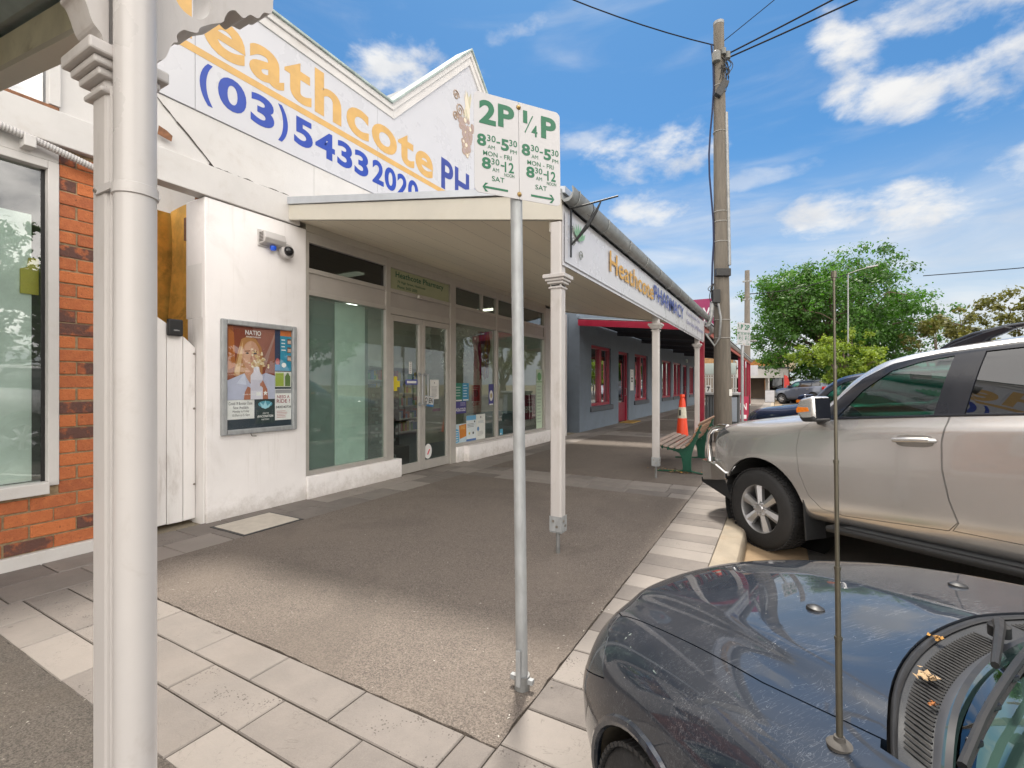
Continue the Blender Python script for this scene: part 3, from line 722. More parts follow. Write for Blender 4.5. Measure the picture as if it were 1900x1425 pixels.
# ------------------------------------------------------------------ things in the shop windows
CW = {}
def colm(c):
    k = tuple(round(v, 3) for v in c)
    if k not in CW: CW[k] = mat('print_ink', c, .45, var=.05, scale=12)
    return CW[k]
def poster(name, label, cat, y0, y1, z0, z1, x, bgc, items, tilt=0.0, group=None, mirror=False):
    t = thing(name, label, cat, (x, (y0 + y1) / 2, z0), group)
    w, h = y1 - y0, z1 - z0
    u = Vector((0, math.cos(tilt), math.sin(tilt))); v = Vector((0, -math.sin(tilt), math.cos(tilt))); o = Vector((x, y0, z0))
    g = MB(); g.prism([(0, 0), (w, 0), (w, h), (0, h)], o, u, v, (-.002, 0, 0)); g.build('sheet', colm(bgc), t)
    lay = 0
    for it in items:
        g = MB(); lay += 1; off = Vector((.0003 + lay * .00012, 0, 0))
        if it[0] == 'r':
            _, c, a, b, cc, d = it; g.add([o + u * (a * w) + v * (b * h) + off, o + u * (cc * w) + v * (b * h) + off, o + u * (cc * w) + v * (d * h) + off, o + u * (a * w) + v * (d * h) + off], [(0, 1, 2, 3)]); nm = 'printed_block'
        elif it[0] == 'p':
            _, c, pts = it; g.add([o + u * (a * w) + v * (b * h) + off for a, b in pts], [tuple(range(len(pts)))]); nm = 'printed_shape'
        elif it[0] == 'e':
            _, c, a, b, ra, rb = it; g.add([o + u * ((a + ra * math.cos(k * .2618)) * w) + v * ((b + rb * math.sin(k * .2618)) * h) + off for k in range(24)], [tuple(range(24))]); nm = 'printed_shape'
        elif it[0] == 'l':      # rows of illegible small print as thin lines
            _, c, a, b, cc, d, n = it
            for k in range(n):
                zz = b + (d - b) * k / max(1, n - 1); e = cc - random.uniform(0, .25) * (cc - a); th = (d - b) / n * .4
                g.add([o + u * (a * w) + v * (zz * h) + off, o + u * (e * w) + v * (zz * h) + off, o + u * (e * w) + v * ((zz + th) * h) + off, o + u * (a * w) + v * ((zz + th) * h) + off], [(0, 1, 2, 3)])
            nm = 'small_print'
        else:
            _, c, s, a, b, cc, d, bold = it
            if mirror: g.text(s, o + u * (cc * w) + v * (b * h) + off, -u, v, (cc - a) * w, (d - b) * h, bold, th=-.0004)
            else: g.text(s, o + u * (a * w) + v * (b * h) + off, u, v, (cc - a) * w, (d - b) * h, bold, th=.0004)
            nm = 'lettering'
        g.build(nm, colm(c), t)
    return t
xo = xg + .004
WH, BK, GY = (.82, .82, .80), (.02, .02, .025), (.35, .35, .36)
t = thing('price_badge', 'yellow cross shaped sticker on the left glass door', 'sticker', (xo, 5.62, 1.35)); g = MB(); g.prism([(.06, 0), (.15, 0), (.15, .06), (.21, .06), (.21, .16), (.15, .16), (.15, .23), (.06, .23), (.06, .16), (0, .16), (0, .06), (.06, .06)], (xo, 5.515, 1.35), Y_, Z_, (-.002, 0, 0)); g.build('sheet', colm((.75, .62, .03)), t)
poster('strip_sticker', 'blue and white strip sticker across the glass doors', 'sticker', 5.86, 6.15, 1.45, 1.535, xo, (.06, .08, .35), [('r', WH, .1, .25, .9, .72)])
poster('notice', 'white typed notice taped to the right glass door', 'notice', 6.48, 6.72, 1.195, 1.535, xo, WH, [('l', GY, .15, .1, .85, .62, 9), ('e', GY, .5, .84, .06, .05)])
poster('open_sign', 'tilted white OPEN card on the right glass door', 'sign', 6.30, 6.57, 1.09, 1.27, xo, (.05, .25, .55), [('r', WH, .03, .2, .97, .97), ('t', BK, 'OPEN', .12, .32, .88, .84, .03)], tilt=-.12)
t = poster('round_sticker', 'round white sticker with blue tick low on the right glass door', 'sticker', 6.33, 6.52, .175, .43, xo, WH, [])
t.children[0].data.clear_geometry()
g = MB(); g.prism([(.1 * math.cos(k * .2094) , .127 * math.sin(k * .2094)) for k in range(30)], (xo, 6.425, .30), Y_, Z_, (-.002, 0, 0)); g.build('disc', colm(WH), t)
g = MB(); g.tube([(xo + .001, 6.37, .32), (xo + .001, 6.41, .25), (xo + .001, 6.45, .36)], .013, 6); g.build('blue_tick', colm((.05, .35, .6)), t)
g = MB(); g.tube([(xo + .001, 6.41, .245), (xo + .001, 6.46, .33)], .012, 6); g.build('red_tick', colm((.6, .08, .1)), t)
bpy.data.objects.remove(t.children[0])
poster('green_poster', 'green poster beside the blue poster on the display window', 'poster', 7.20, 7.44, 1.126, 1.477, xo, (.03, .22, .15), [('l', (.5, .65, .58), .12, .3, .8, .75, 4), ('r', WH, .08, .03, .92, .10)])
poster('blue_poster', 'bright blue poster beside the green poster on the display window', 'poster', 7.452, 7.656, 1.13, 1.477, xo, (.04, .30, .52), [('l', (.6, .75, .85), .12, .25, .8, .85, 5), ('r', WH, .08, .03, .92, .10)])
poster('red_poster', 'dark red poster inside the first display window', 'poster', 7.83, 8.13, 1.00, 1.437, xo - .05, (.35, .03, .03), [('e', BK, .5, .62, .28, .18), ('l', (.75, .6, .55), .15, .8, .85, .9, 2), ('r', (.55, .5, .46), 0, 0, 1, .26), ('t', (.35, .03, .03), 'ICU MIT', .06, .05, .94, .22, .03)])
poster('purple_poster', 'purple card reading EASEaCOLD in the display window', 'poster', 7.187, 7.565, .90, 1.134, xo, (.07, .06, .25), [('t', WH, 'EASEaCOLD', .04, .18, .95, .45, .02), ('l', (.6, .6, .8), .5, .65, .95, .85, 3)])
poster('orange_brochure', 'orange and blue brochure low in the display window', 'poster', 7.187, 7.57, .345, .70, xo, (.55, .68, .75), [('p', (.62, .22, .03), [(.45, .2), (1, .3), (1, .98), (.38, .92)]), ('p', (.10, .38, .62), [(0, 0), (.4, .05), (.34, .7), (0, .8)]), ('l', (.8, .6, .2), .52, .72, .92, .86, 3), ('l', WH, .04, .1, .34, .6, 5)])
poster('blue_white_leaflet', 'white leaflet with blue heading low in the display window', 'poster', 7.578, 7.91, .345, .84, xo, (.72, .78, .80), [('r', (.15, .42, .68), 0, .82, 1, 1), ('r', (.08, .18, .42), 0, 0, 1, .08), ('l', BK, .1, .55, .9, .66, 3), ('e', (.6, .5, .1), .3, .3, .08, .05), ('e', BK, .7, .3, .08, .05), ('e', BK, .85, .75, .06, .04)])
poster('white_leaflet', 'pale leaflet with bottle picture low in the display window', 'poster', 7.915, 8.249, .345, .85, xo, (.76, .78, .74), [('l', GY, .15, .15, .8, .3, 4), ('e', (.1, .25, .5), .22, .42, .12, .09), ('l', (.3, .4, .5), .2, .65, .9, .72, 3), ('e', GY, .5, .88, .07, .05)])
poster('medal_poster', 'narrow violet poster with a pale badge in the display window', 'poster', 8.39, 8.58, 1.02, 1.457, xo, (.06, .06, .28), [('e', WH, .5, .45, .36, .26), ('e', (.5, .4, .2), .5, .45, .2, .12), ('r', WH, .1, 0, .9, .06)])
poster('green_column_poster', 'tall pale green poster at the end of the display window', 'poster', 10.62, 10.95, .345, 1.826, xo, (.55, .68, .52), [('e', (.12, .35, .12), .5, .88, .34, .07), ('r', (.25, .45, .22), 0, .78, 1, .8), ('l', (.4, .5, .4), .15, .1, .85, .7, 12)])
poster('open_banner', 'dark red banner reading OPEN backwards behind the display window', 'banner', 9.95, 10.62, .45, 1.19, xo - .04, (.28, .02, .06), [('t', (.85, .8, .8), 'OPEN', .06, .42, .78, .64, .03), ('r', (.6, .5, .5), 0, .0, 1, .2), ('l', (.6, .4, .4), .4, .75, .9, .85, 2)], mirror=True)
poster('price_list', 'pale price list with violet foot on the screen behind the right glass door', 'notice', 6.645, 6.867, .97, 1.412, xo - .08, (.45, .42, .40), [('r', (.30, .06, .18), 0, 0, 1, .12), ('l', BK, .1, .3, .9, .42, 3), ('e', BK, .5, .75, .3, .1)])
poster('door_label', 'small white vertical label on the left glass door', 'label', 5.94, 6.01, 1.627, 1.825, xo, WH, [('l', BK, .3, .1, .7, .9, 6)])
poster('corner_label', 'tiny blue label in the lower corner of the second display window', 'label', 8.846, 8.968, .35, .48, xo, (.10, .38, .55), [('r', WH, .1, .1, .5, .3)])
# sunglasses stand
t = thing('sunglasses_stand', 'black stand with rows of sunglasses behind the left glass door', 'display stand', (-6.0, 6.2, 0))
MB().box((-6.15, 5.85, .35), (-6.05, 6.55, 1.4)).build('back_panel', flat('stand_panel', (.05, .05, .055)), t)
MB().box((-6.2, 5.8, .02), (-5.85, 6.6, .35)).build('plinth', flat('stand_plinth', (.07, .07, .075)), t, bevel=.01)
MB().text('jm', (-5.848, 5.95, .12), Y_, Z_, .3, .14, .0).build('lettering', flat('stand_letter', (.4, .42, .42)), t)
g = MB()
for r in range(8):
    for k in range(4):
        y, z = 5.93 + k * .165, .46 + r * .115
        for s in (-.036, .036): g.lathe([(0, 0), (.033, 0), (.033, .008), (0, .012)], (-6.03, y + s, z), 10, 'x', mi=random.choice((0, 0, 1)))
        g.tube([(-6.02, y - .07, z + .025), (-6.02, y + .07, z + .025)], .006, 5)
g.build('sunglasses', [M['black'], M['galv']], t)
# cut-out lattice screens
def lattice(y0, y1, z0, z1, x, lab, n):
    g = MB(); rr = random.Random(int(y0 * 100))
    for k in range(n):
        cy, cz, a = rr.uniform(y0, y1), rr.uniform(z0, z1), rr.uniform(0, math.pi)
        pts = []
        for sgn in (-1, 1):
            t_ = 0
            while t_ < .55 and y0 < cy + sgn * math.cos(a) * t_ < y1 and z0 < cz + sgn * math.sin(a) * t_ < z1: t_ += .02
            pts.append((x, cy + sgn * math.cos(a) * t_, cz + sgn * math.sin(a) * t_))
        if (Vector(pts[0]) - Vector(pts[1])).length > .1:
            dv = (Vector(pts[1]) - Vector(pts[0])).normalized(); nn = X_.cross(dv) * .008
            p, q = Vector(pts[0]), Vector(pts[1]); w_ = Vector((-.01, 0, 0)); off = Vector((k * .00015, 0, 0))
            g.add([p - nn + off, q - nn + off, q + nn + off, p + nn + off, p - nn + w_, q - nn + w_, q + nn + w_, p + nn + w_], [(0, 1, 2, 3), (7, 6, 5, 4), (0, 4, 5, 1), (2, 6, 7, 3)])
    tag(g.build('lattice_screen', colm((.70, .69, .65))), lab, 'screen', 'white cut-out screens')
lattice(6.50, 6.93, 1.72, 2.5, -5.62, 'white cut-out lattice screen hanging behind the right glass door', 34)
lattice(7.2, 8.45, 1.72, 2.58, -5.60, 'white cut-out lattice screen hanging behind the display window', 80)
# hanging ribbons
g = MB(); rr = random.Random(3); cols = [colm((.34, .06, .07)), colm((.40, .18, .16)), colm((.20, .06, .20)), colm((.45, .14, .05))]
for k in range(34):
    y = rr.uniform(8.3, 8.6); x = rr.uniform(-5.5, -5.36); L = rr.uniform(.5, 1.05); w_ = rr.uniform(.012, .035)
    p = [(x + .02 * math.sin(j + k), y + .015 * math.sin(j * 1.3 + k), 2.56 - L * j / 6) for j in range(7)]
    g.add([q for a in p for q in ((a[0], a[1] - w_, a[2]), (a[0], a[1] + w_, a[2]))], [(2 * j, 2 * j + 1, 2 * j + 3, 2 * j + 2) for j in range(6)], rr.randrange(4))
tag(g.build('ribbon_bunch', cols), 'bunch of red and plum ribbons hanging in the display window', 'ribbons')
# poster case on the pier
xf = FX + .03
pc = thing('poster_case', 'aluminium framed wall case holding posters on the white pier', 'poster case', (xf, 3.34, .9))
g = MB(); a = .058
g.box((xf, 2.893, .902), (xf + .05, 2.893 + a, 2.163)); g.box((xf, 3.796 - a, .902), (xf + .05, 3.796, 2.163)); g.box((xf, 2.893 + a, .902), (xf + .05, 3.796 - a, .902 + a)); g.box((xf, 2.893 + a, 2.163 - a), (xf + .05, 3.796 - a, 2.163))
g.build('frame', M['galv'], pc, bevel=.012)
MB().box((xf + .001, 2.94, .95), (xf + .006, 3.75, 2.12)).build('backing', flat('case_backing', (.03, .045, .06)), pc)
MB().box((xf + .030, 2.945, .955), (xf + .033, 3.745, 2.11)).build('pane', M['glass_case'], pc)
MB().tube([(xf + .02, 3.22, .91), (xf + .05, 3.22, .875), (xf + .05, 3.27, .87)], .006, 6).build('latch', M['bolt'], pc)
xq = xf + .010
skin, hair, shirt = (.55, .30, .20), (.42, .20, .07), (.50, .52, .66)
fl = [('e', random.choice(((.72, .58, .36), (.62, .45, .22), (.78, .68, .50))), .64 + random.gauss(0, .085), .52 + random.gauss(0, .065), random.uniform(.012, .035), random.uniform(.008, .022)) for k in range(55)]
poster('beauty_poster', 'portrait poster of a woman with flowers and a white bottle in the wall case', 'poster', 2.966, 3.523, 1.285, 2.108, xq, (.22, .05, .025),
       [('r', (.30, .085, .03), 0, .25, .12, 1), ('p', (.42, .13, .03), [(.02, .4), (.16, .45), (.13, .9), (.03, .95)]), ('p', (.30, .12, .09), [(.5, 1), (1, 1), (1, .55), (.8, .5)]), ('p', (.36, .22, .19), [(.7, .5), (.85, .7), (1, .95), (1, .88), (.9, .68), (.8, .45)]),
        ('p', hair, [(.12, .33), (.16, .5), (.22, .68), (.28, .82), (.42, .87), (.58, .84), (.70, .72), (.74, .55), (.72, .35), (.6, .3), (.3, .28)]),
        ('p', (.62, .40, .20), [(.14, .36), (.20, .52), (.26, .66), (.31, .80), (.30, .60), (.26, .46), (.24, .33)]),
        ('p', skin, [(.34, .24), (.62, .24), (.58, .40), (.36, .40)]),
        ('e', skin, .48, .60, .185, .205), ('p', (.62, .37, .26), [(.33, .60), (.36, .75), (.48, .80), (.50, .62), (.45, .50), (.36, .50)]),
        ('e', BK, .40, .635, .035, .011), ('e', BK, .565, .635, .035, .011), ('p', (.25, .10, .05), [(.34, .665), (.46, .675), (.46, .66), (.35, .65)]), ('p', (.25, .10, .05), [(.53, .675), (.63, .662), (.62, .65), (.53, .66)]), ('p', (.45, .22, .15), [(.48, .62), (.51, .55), (.46, .548)]), ('e', (.48, .12, .10), .48, .485, .05, .012),
        ('p', shirt, [(0, 0), (1, 0), (1, .33), (.80, .37), (.62, .30), (.52, .16), (.38, .30), (.34, .36), (0, .26)]), ('p', (.62, .65, .78), [(.18, .22), (.34, .36), (.38, .20)]), ('p', (.42, .44, .58), [(.62, .32), (.80, .37), (.72, .22)])] + fl +
       [('p', (.70, .68, .76), [(.46, 0), (.72, 0), (.72, .32), (.66, .38), (.64, .45), (.53, .45), (.52, .38), (.46, .33)]), ('r', (.60, .58, .68), .47, .12, .71, .27),
        ('p', (.42, .16, .09), [(.32, 0), (.46, 0), (.46, .16), (.40, .18), (.34, .10)]), ('p', (.42, .16, .09), [(.72, .0), (.84, 0), (.82, .14), (.72, .27), (.66, .2), (.72, .16)]), ('p', (.48, .2, .12), [(.66, .22), (.72, .25), (.72, .19), (.66, .18)]),
        ('t', WH, 'NATIO', .35, .885, .68, .95, .012), ('t', WH, 'AROMATHERAPY', .36, .85, .68, .87, .01), ('t', WH, 'nature inspired', .30, .055, .56, .085, .0), ('r', WH, .58, .05, .68, .10), ('p', WH, [(.74, .05), (.78, .07), (.82, .05), (.80, .08), (.83, .1), (.79, .1), (.78, .12), (.76, .1), (.73, .1), (.755, .08)])])
poster('booster_notice', 'white typed notice about booster doses low in the wall case', 'notice', 2.964, 3.272, 1.069, 1.283, xq, WH, [('t', BK, 'Covid-19 Booster Dose', .06, .74, .92, .90, .006), ('t', BK, 'Now Available', .22, .53, .78, .68, .006), ('t', BK, 'Monday to Friday', .2, .32, .8, .47, .0), ('t', BK, '10.05am to 5.15pm', .18, .12, .82, .27, .0)])
poster('vaccination_poster', 'dark teal poster with pale blue splash low in the wall case', 'poster', 3.29, 3.52, 1.003, 1.283, xq, (.03, .05, .05), [('e', (.1, .35, .45), .5, .80, .38, .13), ('p', (.35, .65, .75), [(.2, .9), (.4, .75), (.5, .95), (.6, .72), (.85, .88), (.7, .66), (.5, .6), (.3, .66)]), ('t', WH, 'JOIN THE', .35, .38, .68, .45, .02), ('t', WH, '#VACCINATION', .08, .24, .92, .35, .03), ('t', WH, 'NATION', .3, .13, .7, .2, .01)])
poster('ride_notice', 'white notice reading NEED A RIDE in the wall case', 'notice', 3.527, 3.742, 1.029, 1.40, xq, WH, [('r', (.35, .35, .36), .02, .86, .98, .98), ('t', (.30, .03, .05), 'NEED A', .12, .70, .88, .80, .01), ('t', (.30, .03, .05), 'RIDE ?', .1, .55, .92, .67, .01), ('t', BK, '0400340736', .05, .38, .97, .46, .01), ('l', (.6, .3, .3), .1, .08, .8, .28, 5)])
poster('night_poster', 'narrow dark blue poster beside the woman poster', 'poster', 3.526, 3.592, 1.62, 2.105, xq, (.03, .045, .10), [('e', (.5, .12, .12), .5, .22, .4, .08), ('r', (.07, .25, .5), 0, 0, 1, .15)])
poster('bottle_poster', 'blue and orange poster of stacked bottles in the wall case', 'poster', 3.594, 3.744, 1.62, 2.105, xq, (.03, .27, .42), [('r', (.62, .18, .05), 0, .86, 1, 1)] + [q for z in (.66, .45, .24) for q in (('r', (.15, .08, .06), .62, z, .95, z + .14), ('r', (.62, .42, .32), .66, z + .02, .95, z + .10))] + [('e', WH, .32, .14, .2, .06), ('l', WH, .1, .5, .5, .75, 4)])
poster('leaf_leaflet', 'lime green leaflet with a green bottle in the wall case', 'poster', 3.527, 3.744, 1.425, 1.606, xq, (.62, .62, .55), [('r', (.33, .42, .06), .02, .05, .52, .95), ('p', (.12, .20, .05), [(.6, .05), (.92, .05), (.92, .7), (.84, .82), (.82, .95), (.7, .95), (.68, .82), (.6, .7)])])
t = poster('side_notice', 'dark narrow notice case on the far end pier of the pharmacy', 'notice', 11.6, 12.1, .95, 1.95, FX + .05, (.04, .045, .05), [('l', (.5, .5, .5), .15, .55, .85, .85, 7), ('l', (.5, .5, .5), .15, .15, .85, .4, 5)])
# alarm siren and camera
t = thing('alarm_siren', 'white alarm siren box with blue strobe high on the white pier', 'alarm', (xf, 3.45, 3.1))
g = MB(); g.prism([(0, .0), (.10, .02), (.13, .07), (.10, .15), (0, .16)], (xf, 3.33, 3.07), X_, Z_, (0, .27, 0)); g.box((xf, 3.31, 3.05), (xf + .02, 3.62, 3.245)); b_ = g.build('housing', M['pipe_white'], t, bevel=.01)
g = MB()
for k in range(7): g.box((xf + .02, 3.326, 3.10 + k * .016), (xf + .09, 3.3285, 3.107 + k * .016))
g.build('louvre', M['crack'], t)
MB().lathe([(.035, 0), (.035, -.03), (.025, -.05), (0, -.052)], (xf + .06, 3.47, 3.072), 16).build('strobe', mat('blue_lens', (.02, .10, .65), .15), t, smooth=True)
t = thing('security_camera', 'white dome security camera below the alarm siren', 'camera', (xf, 3.64, 3.03))
g = MB(); g.lathe([(0, 0), (.06, 0), (.06, .03), (.085, .04), (.085, .09), (.06, .10), (0, .10)], (xf, 3.64, 3.05), 24, 'x'); g.build('housing', M['pipe_white'], t, smooth=True)
MB().lathe([(.058, .10), (.054, .125), (.035, .148), (0, .156)], (xf, 3.64, 3.05), 24, 'x').build('dome', mat('black_dome', (.01, .01, .012), .05), t, smooth=True)

# ================================================================== PHARMACY VERANDAH
va = thing('pharmacy_verandah', 'cream lined pharmacy verandah on white posts with lettered fascia sign', 'verandah', (-3.4, 8, 0))
V0, V1 = 3.70, 12.32; vx0, vx1 = FX + .001, -1.60
def rz(x, top=True):
    f = (x - FX) / (vx1 - FX); return (3.74 - .62 * f) if top else (3.47 - .62 * f)
pl = [(vx0, rz(vx0) - .09), (vx1, rz(vx1) - .06), (vx1, rz(vx1, 0)), (vx0, rz(vx0, 0))]
MB().prism(pl, (0, V0, 0), X_, Z_, (0, .05, 0)).build('end_beam', M['cream'], va, bevel=.004)
MB().prism(pl, (0, V1 - .05, 0), X_, Z_, (0, .05, 0)).build('end_beam', M['cream'], va, bevel=.004)
pl = [(vx0, rz(vx0)), (vx1 + .04, rz(vx1)), (vx1 + .04, rz(vx1) - .055), (vx0, rz(vx0) - .085)]
MB().prism(pl, (0, V0 - .02, 0), X_, Z_, (0, V1 - V0 + .04, 0)).build('roof', M['roofmetal'], va)
g = MB(); n = 9
for k in range(n):
    a, b = vx0 + (vx1 - .12 - vx0) * k / n, vx0 + (vx1 - .12 - vx0) * (k + 1) / n - .003
    g.add([(a, V0 + .05, rz(a, 0) + .03), (b, V0 + .05, rz(b, 0) + .03), (b, V1 - .05, rz(b, 0) + .03), (a, V1 - .05, rz(a, 0) + .03)], [(0, 1, 2, 3)])
g.build('soffit_lining', M['soffit'], va)
MB().prism([(vx0, rz(vx0, 0) + .034), (vx1 - .1, rz(vx1 - .1, 0) + .034), (vx1 - .1, rz(vx1 - .1, 0) + .05), (vx0, rz(vx0, 0) + .05)], (0, V0 + .05, 0), X_, Z_, (0, V1 - V0 - .1, 0)).build('lining_batten', M['dark'], va)
MB().box((-1.74, V0 + .05, 2.78), (-1.60, V1 - .05, 2.95)).build('front_beam', M['cream'], va, bevel=.004)
g = MB(); g.grid(lambda a, b: (-1.580 + .005 * math.sin(a * 9) * math.sin(b * 3.1) * (b > .2), V0 + .02 + a * (V1 - V0 - .02), 2.50 + .42 * b + .05 * a * b), 60, 6)
fs = g.build('fascia_sign', M['sign_white'], va, smooth=True)
MB().box((-1.602, V0 + .02, 2.47), (-1.592, V1, 2.98)).build('backing_board', M['sign_white'], fs)
o = MB(); o.text('Heathcote', (-1.562, 4.89, 2.655), Y_, Z_, 2.01, .225, .012); o.build('lettering', M['sign_gold'], fs)
o = MB(); o.text('PHARMACY', (-1.562, 6.95, 2.67), Y_, Z_, 2.42, .225, .012); o.build('lettering', M['sign_navy'], fs)
o = MB(); o.text('Prop: Ken A Chin', (-1.562, 9.75, 2.80), Y_, Z_, 1.7, .10, .004); o.text('Eric Sim Jeff Ramsey', (-1.562, 9.75, 2.62), Y_, Z_, 2.3, .11, .004); o.build('lettering', M['sign_grey'], fs)
o = MB()
for k in range(6):
    a = R(40 + 20 * k); o.add([(-1.562, 4.02, 2.74), (-1.562, 4.02 + .13 * math.cos(a - .2), 2.74 + .09 * math.sin(a - .2)), (-1.562, 4.02 + .19 * math.cos(a), 2.74 + .16 * math.sin(a)), (-1.562, 4.02 + .13 * math.cos(a + .2), 2.74 + .09 * math.sin(a + .2))], [(0, 1, 2, 3)])
o.build('vine_leaf_print', flat('vine_green', (.20, .38, .24)), fs)
o = MB()
for (cy, cz, r0) in ((3.84, 2.80, .04), (3.88, 2.70, .045), (4.06, 2.62, .05)): o.tube([(-1.565, cy + r0 * (1 - t_ / 20) * math.cos(t_ * .6), cz + r0 * (1 - t_ / 20) * math.sin(t_ * .6)) for t_ in range(16)], .004, 5)
o.build('vine_tendril_print', flat('vine_grey', (.2, .22, .2)), fs)
# rolled gutter with brackets
g = MB(); gp = [(-1.60, 3.10), (-1.588, 3.015), (-1.565, 2.985), (-1.525, 2.985), (-1.492, 3.01), (-1.478, 3.06), (-1.482, 3.10), (-1.492, 3.108), (-1.495, 3.098), (-1.489, 3.06), (-1.51, 3.02), (-1.57, 3.01), (-1.59, 3.10)]
V2 = 13.0
g.prism(gp, (0, V0 - .03, .0), X_, Z_, (0, V2 - V0, .04)); gu = g.build('gutter', M['galv_old'], va, smooth=True)
g = MB()
for k in range(12):
    y = V0 + .1 + k * .8; g.tube([(-1.60, y, 3.10), (-1.572, y, 2.98), (-1.525, y, 2.978), (-1.485, y, 3.005), (-1.470, y, 3.06), (-1.474, y, 3.10)], .005, 6)
g.build('gutter_bracket', M['galv_old'], gu)
MB().tube([(-1.53, 12.9, 2.95), (-1.50, 13.05, 2.78), (-1.56, 13.15, 2.74), (-1.62, 13.15, 2.72)], .04, 10).build('downpipe_elbow', M['galv'], va, smooth=True)
# wrought bracket for a hanging sign
g = MB(); g.box((-1.565, 3.800, 2.55), (-1.553, 3.815, 3.02)); g.tube([(-1.555, 3.81, 2.97), (-1.16, 3.86, 3.02)], .008, 6); g.tube([(-1.555, 3.81, 2.66), (-1.50, 3.815, 2.71), (-1.42, 3.823, 2.80), (-1.34, 3.835, 2.92), (-1.30, 3.84, 3.0)], [.007, .012, .02, .012, .006], 8); g.tube([(-1.37, 3.83, 2.99), (-1.36, 3.83, 2.93), (-1.39, 3.83, 2.88), (-1.42, 3.825, 2.90)], .004, 5)
g.build('iron_bracket', M['iron'], va)
def cap_prof(mb, cx, cy, z0, hw=.052):
    for (e, a, b) in ((.012, 0, .016), (.0, .016, .04), (.02, .04, .062), (.034, .062, .085), (.05, .085, .12)):
        mb.box((cx - hw - e, cy - hw - e, z0 + a), (cx + hw + e, cy + hw + e, z0 + b))
for y in (3.76, 7.50, 11.75):
    p = MB(); p.box((-1.712, y - .052, .195), (-1.608, y + .052, 2.85)); po = p.build('post', M['post_white'], va, bevel=.014)
    c_ = MB(); cap_prof(c_, -1.66, y, 2.275); c_.build('capital', M['post_white'], po, bevel=.006)
    s_ = MB(); s_.box((-1.715, y - .056, .20), (-1.605, y - .0525, .33)); s_.box((-1.605, y - .056, .20), (-1.602, y + .056, .33)); s_.box((-1.715, y - .0545, .191), (-1.603, y + .054, .195)); s_.build('base_plate', M['galv'], po)
    b_ = MB()
    for dz, dxx in ((.29, -.02), (.245, .015)): b_.lathe([(0, -.008), (.012, -.008), (.012, 0)], (-1.66 + dxx, y - .056, dz), 6, 'y'); b_.lathe([(0, .008), (.012, .008), (.012, 0)], (-1.602, y + dxx, dz), 6, 'x')
    b_.build('bolt', M['bolt'], po)
    MB().tube([(-1.66, y, -.02), (-1.66, y, .192)], .017, 12).build('stirrup_rod', M['galv_dull'], po, smooth=True)

# ================================================================== LEFT VERANDAH (post, downpipe, fretwork)
vb = thing('fretwork_verandah', 'white verandah post with round downpipe and scalloped fretwork at the left', 'verandah', (-1.69, .64, 0))
px0, py0, hw = -1.69, .648, .047
g = MB(); g.box((px0 - hw, py0 - hw, .0), (px0 + hw, py0 + hw, 2.9)); po = g.build('post', M['post_white'], vb, bevel=.012)
g = MB(); g.box((px0 + hw, py0 - hw + .006, .0), (px0 + hw + .014, py0 - hw + .028, 2.30)); g.build('post_bead', M['post_white'], po, bevel=.006)
g = MB(); cap_prof(g, px0 - .004, py0 - .004, 2.275, .046); g.build('capital', M['post_white'], po, bevel=.006)
g = MB(); g.lathe([(.0495, -.01), (.0495, 2.9)], (-1.588, .648, 0), 32); dp = g.build('downpipe', M['pipe_white'], vb, smooth=True)
g = MB(); g.lathe([(.0505, 0), (.054, .002), (.054, .030), (.0505, .032)], (-1.588, .648, 1.985), 32); g.box((-1.70, .594, 1.998), (-1.60, .600, 2.018)); g.build('pipe_strap', M['pipe_white'], dp, smooth=True)
MB().lathe([(0, -.004), (.006, -.004), (.006, .002)], (-1.69, .593, 2.008), 8, 'y').build('strap_screw', M['bolt'], dp)
fr_ = [(.70, 2.37), (.714, 2.42), (.735, 2.444), (.747, 2.48), (.758, 2.505), (.769, 2.514), (.767, 2.535), (.785, 2.562), (.803, 2.569), (.826, 2.58), (.835, 2.602), (.868, 2.635), (.905, 2.666), (.913, 2.689), (.925, 2.715), (.945, 2.733), (.96, 2.73), (.977, 2.728), (1.0, 2.755), (1.029, 2.762), (1.05, 2.797), (1.085, 2.829), (1.089, 2.98), (.70, 2.98)]
def smooth_poly(p, n=4):
    r = []
    for i in range(len(p)):
        a, b, c_, d = [Vector(p[(i + k) % len(p)]) for k in (-1, 0, 1, 2)]
        if (c_ - b).length > .11 or b.y > 2.9: r.append(tuple(b)); continue
        for j in range(n):
            t_ = j / n; r.append(tuple(.5 * ((2 * b) + (c_ - a) * t_ + (2 * a - 5 * b + 4 * c_ - d) * t_ ** 2 + (3 * b - a - 3 * c_ + d) * t_ ** 3)))
    return r
hole = [(.748, 2.70), (.76, 2.65), (.785, 2.622), (.826, 2.622), (.856, 2.652), (.866, 2.69), (.868, 2.74), (.86, 2.80), (.83, 2.86), (.78, 2.88), (.755, 2.82)]
fr_ = smooth_poly(fr_, 4); hole = smooth_poly(hole, 4)
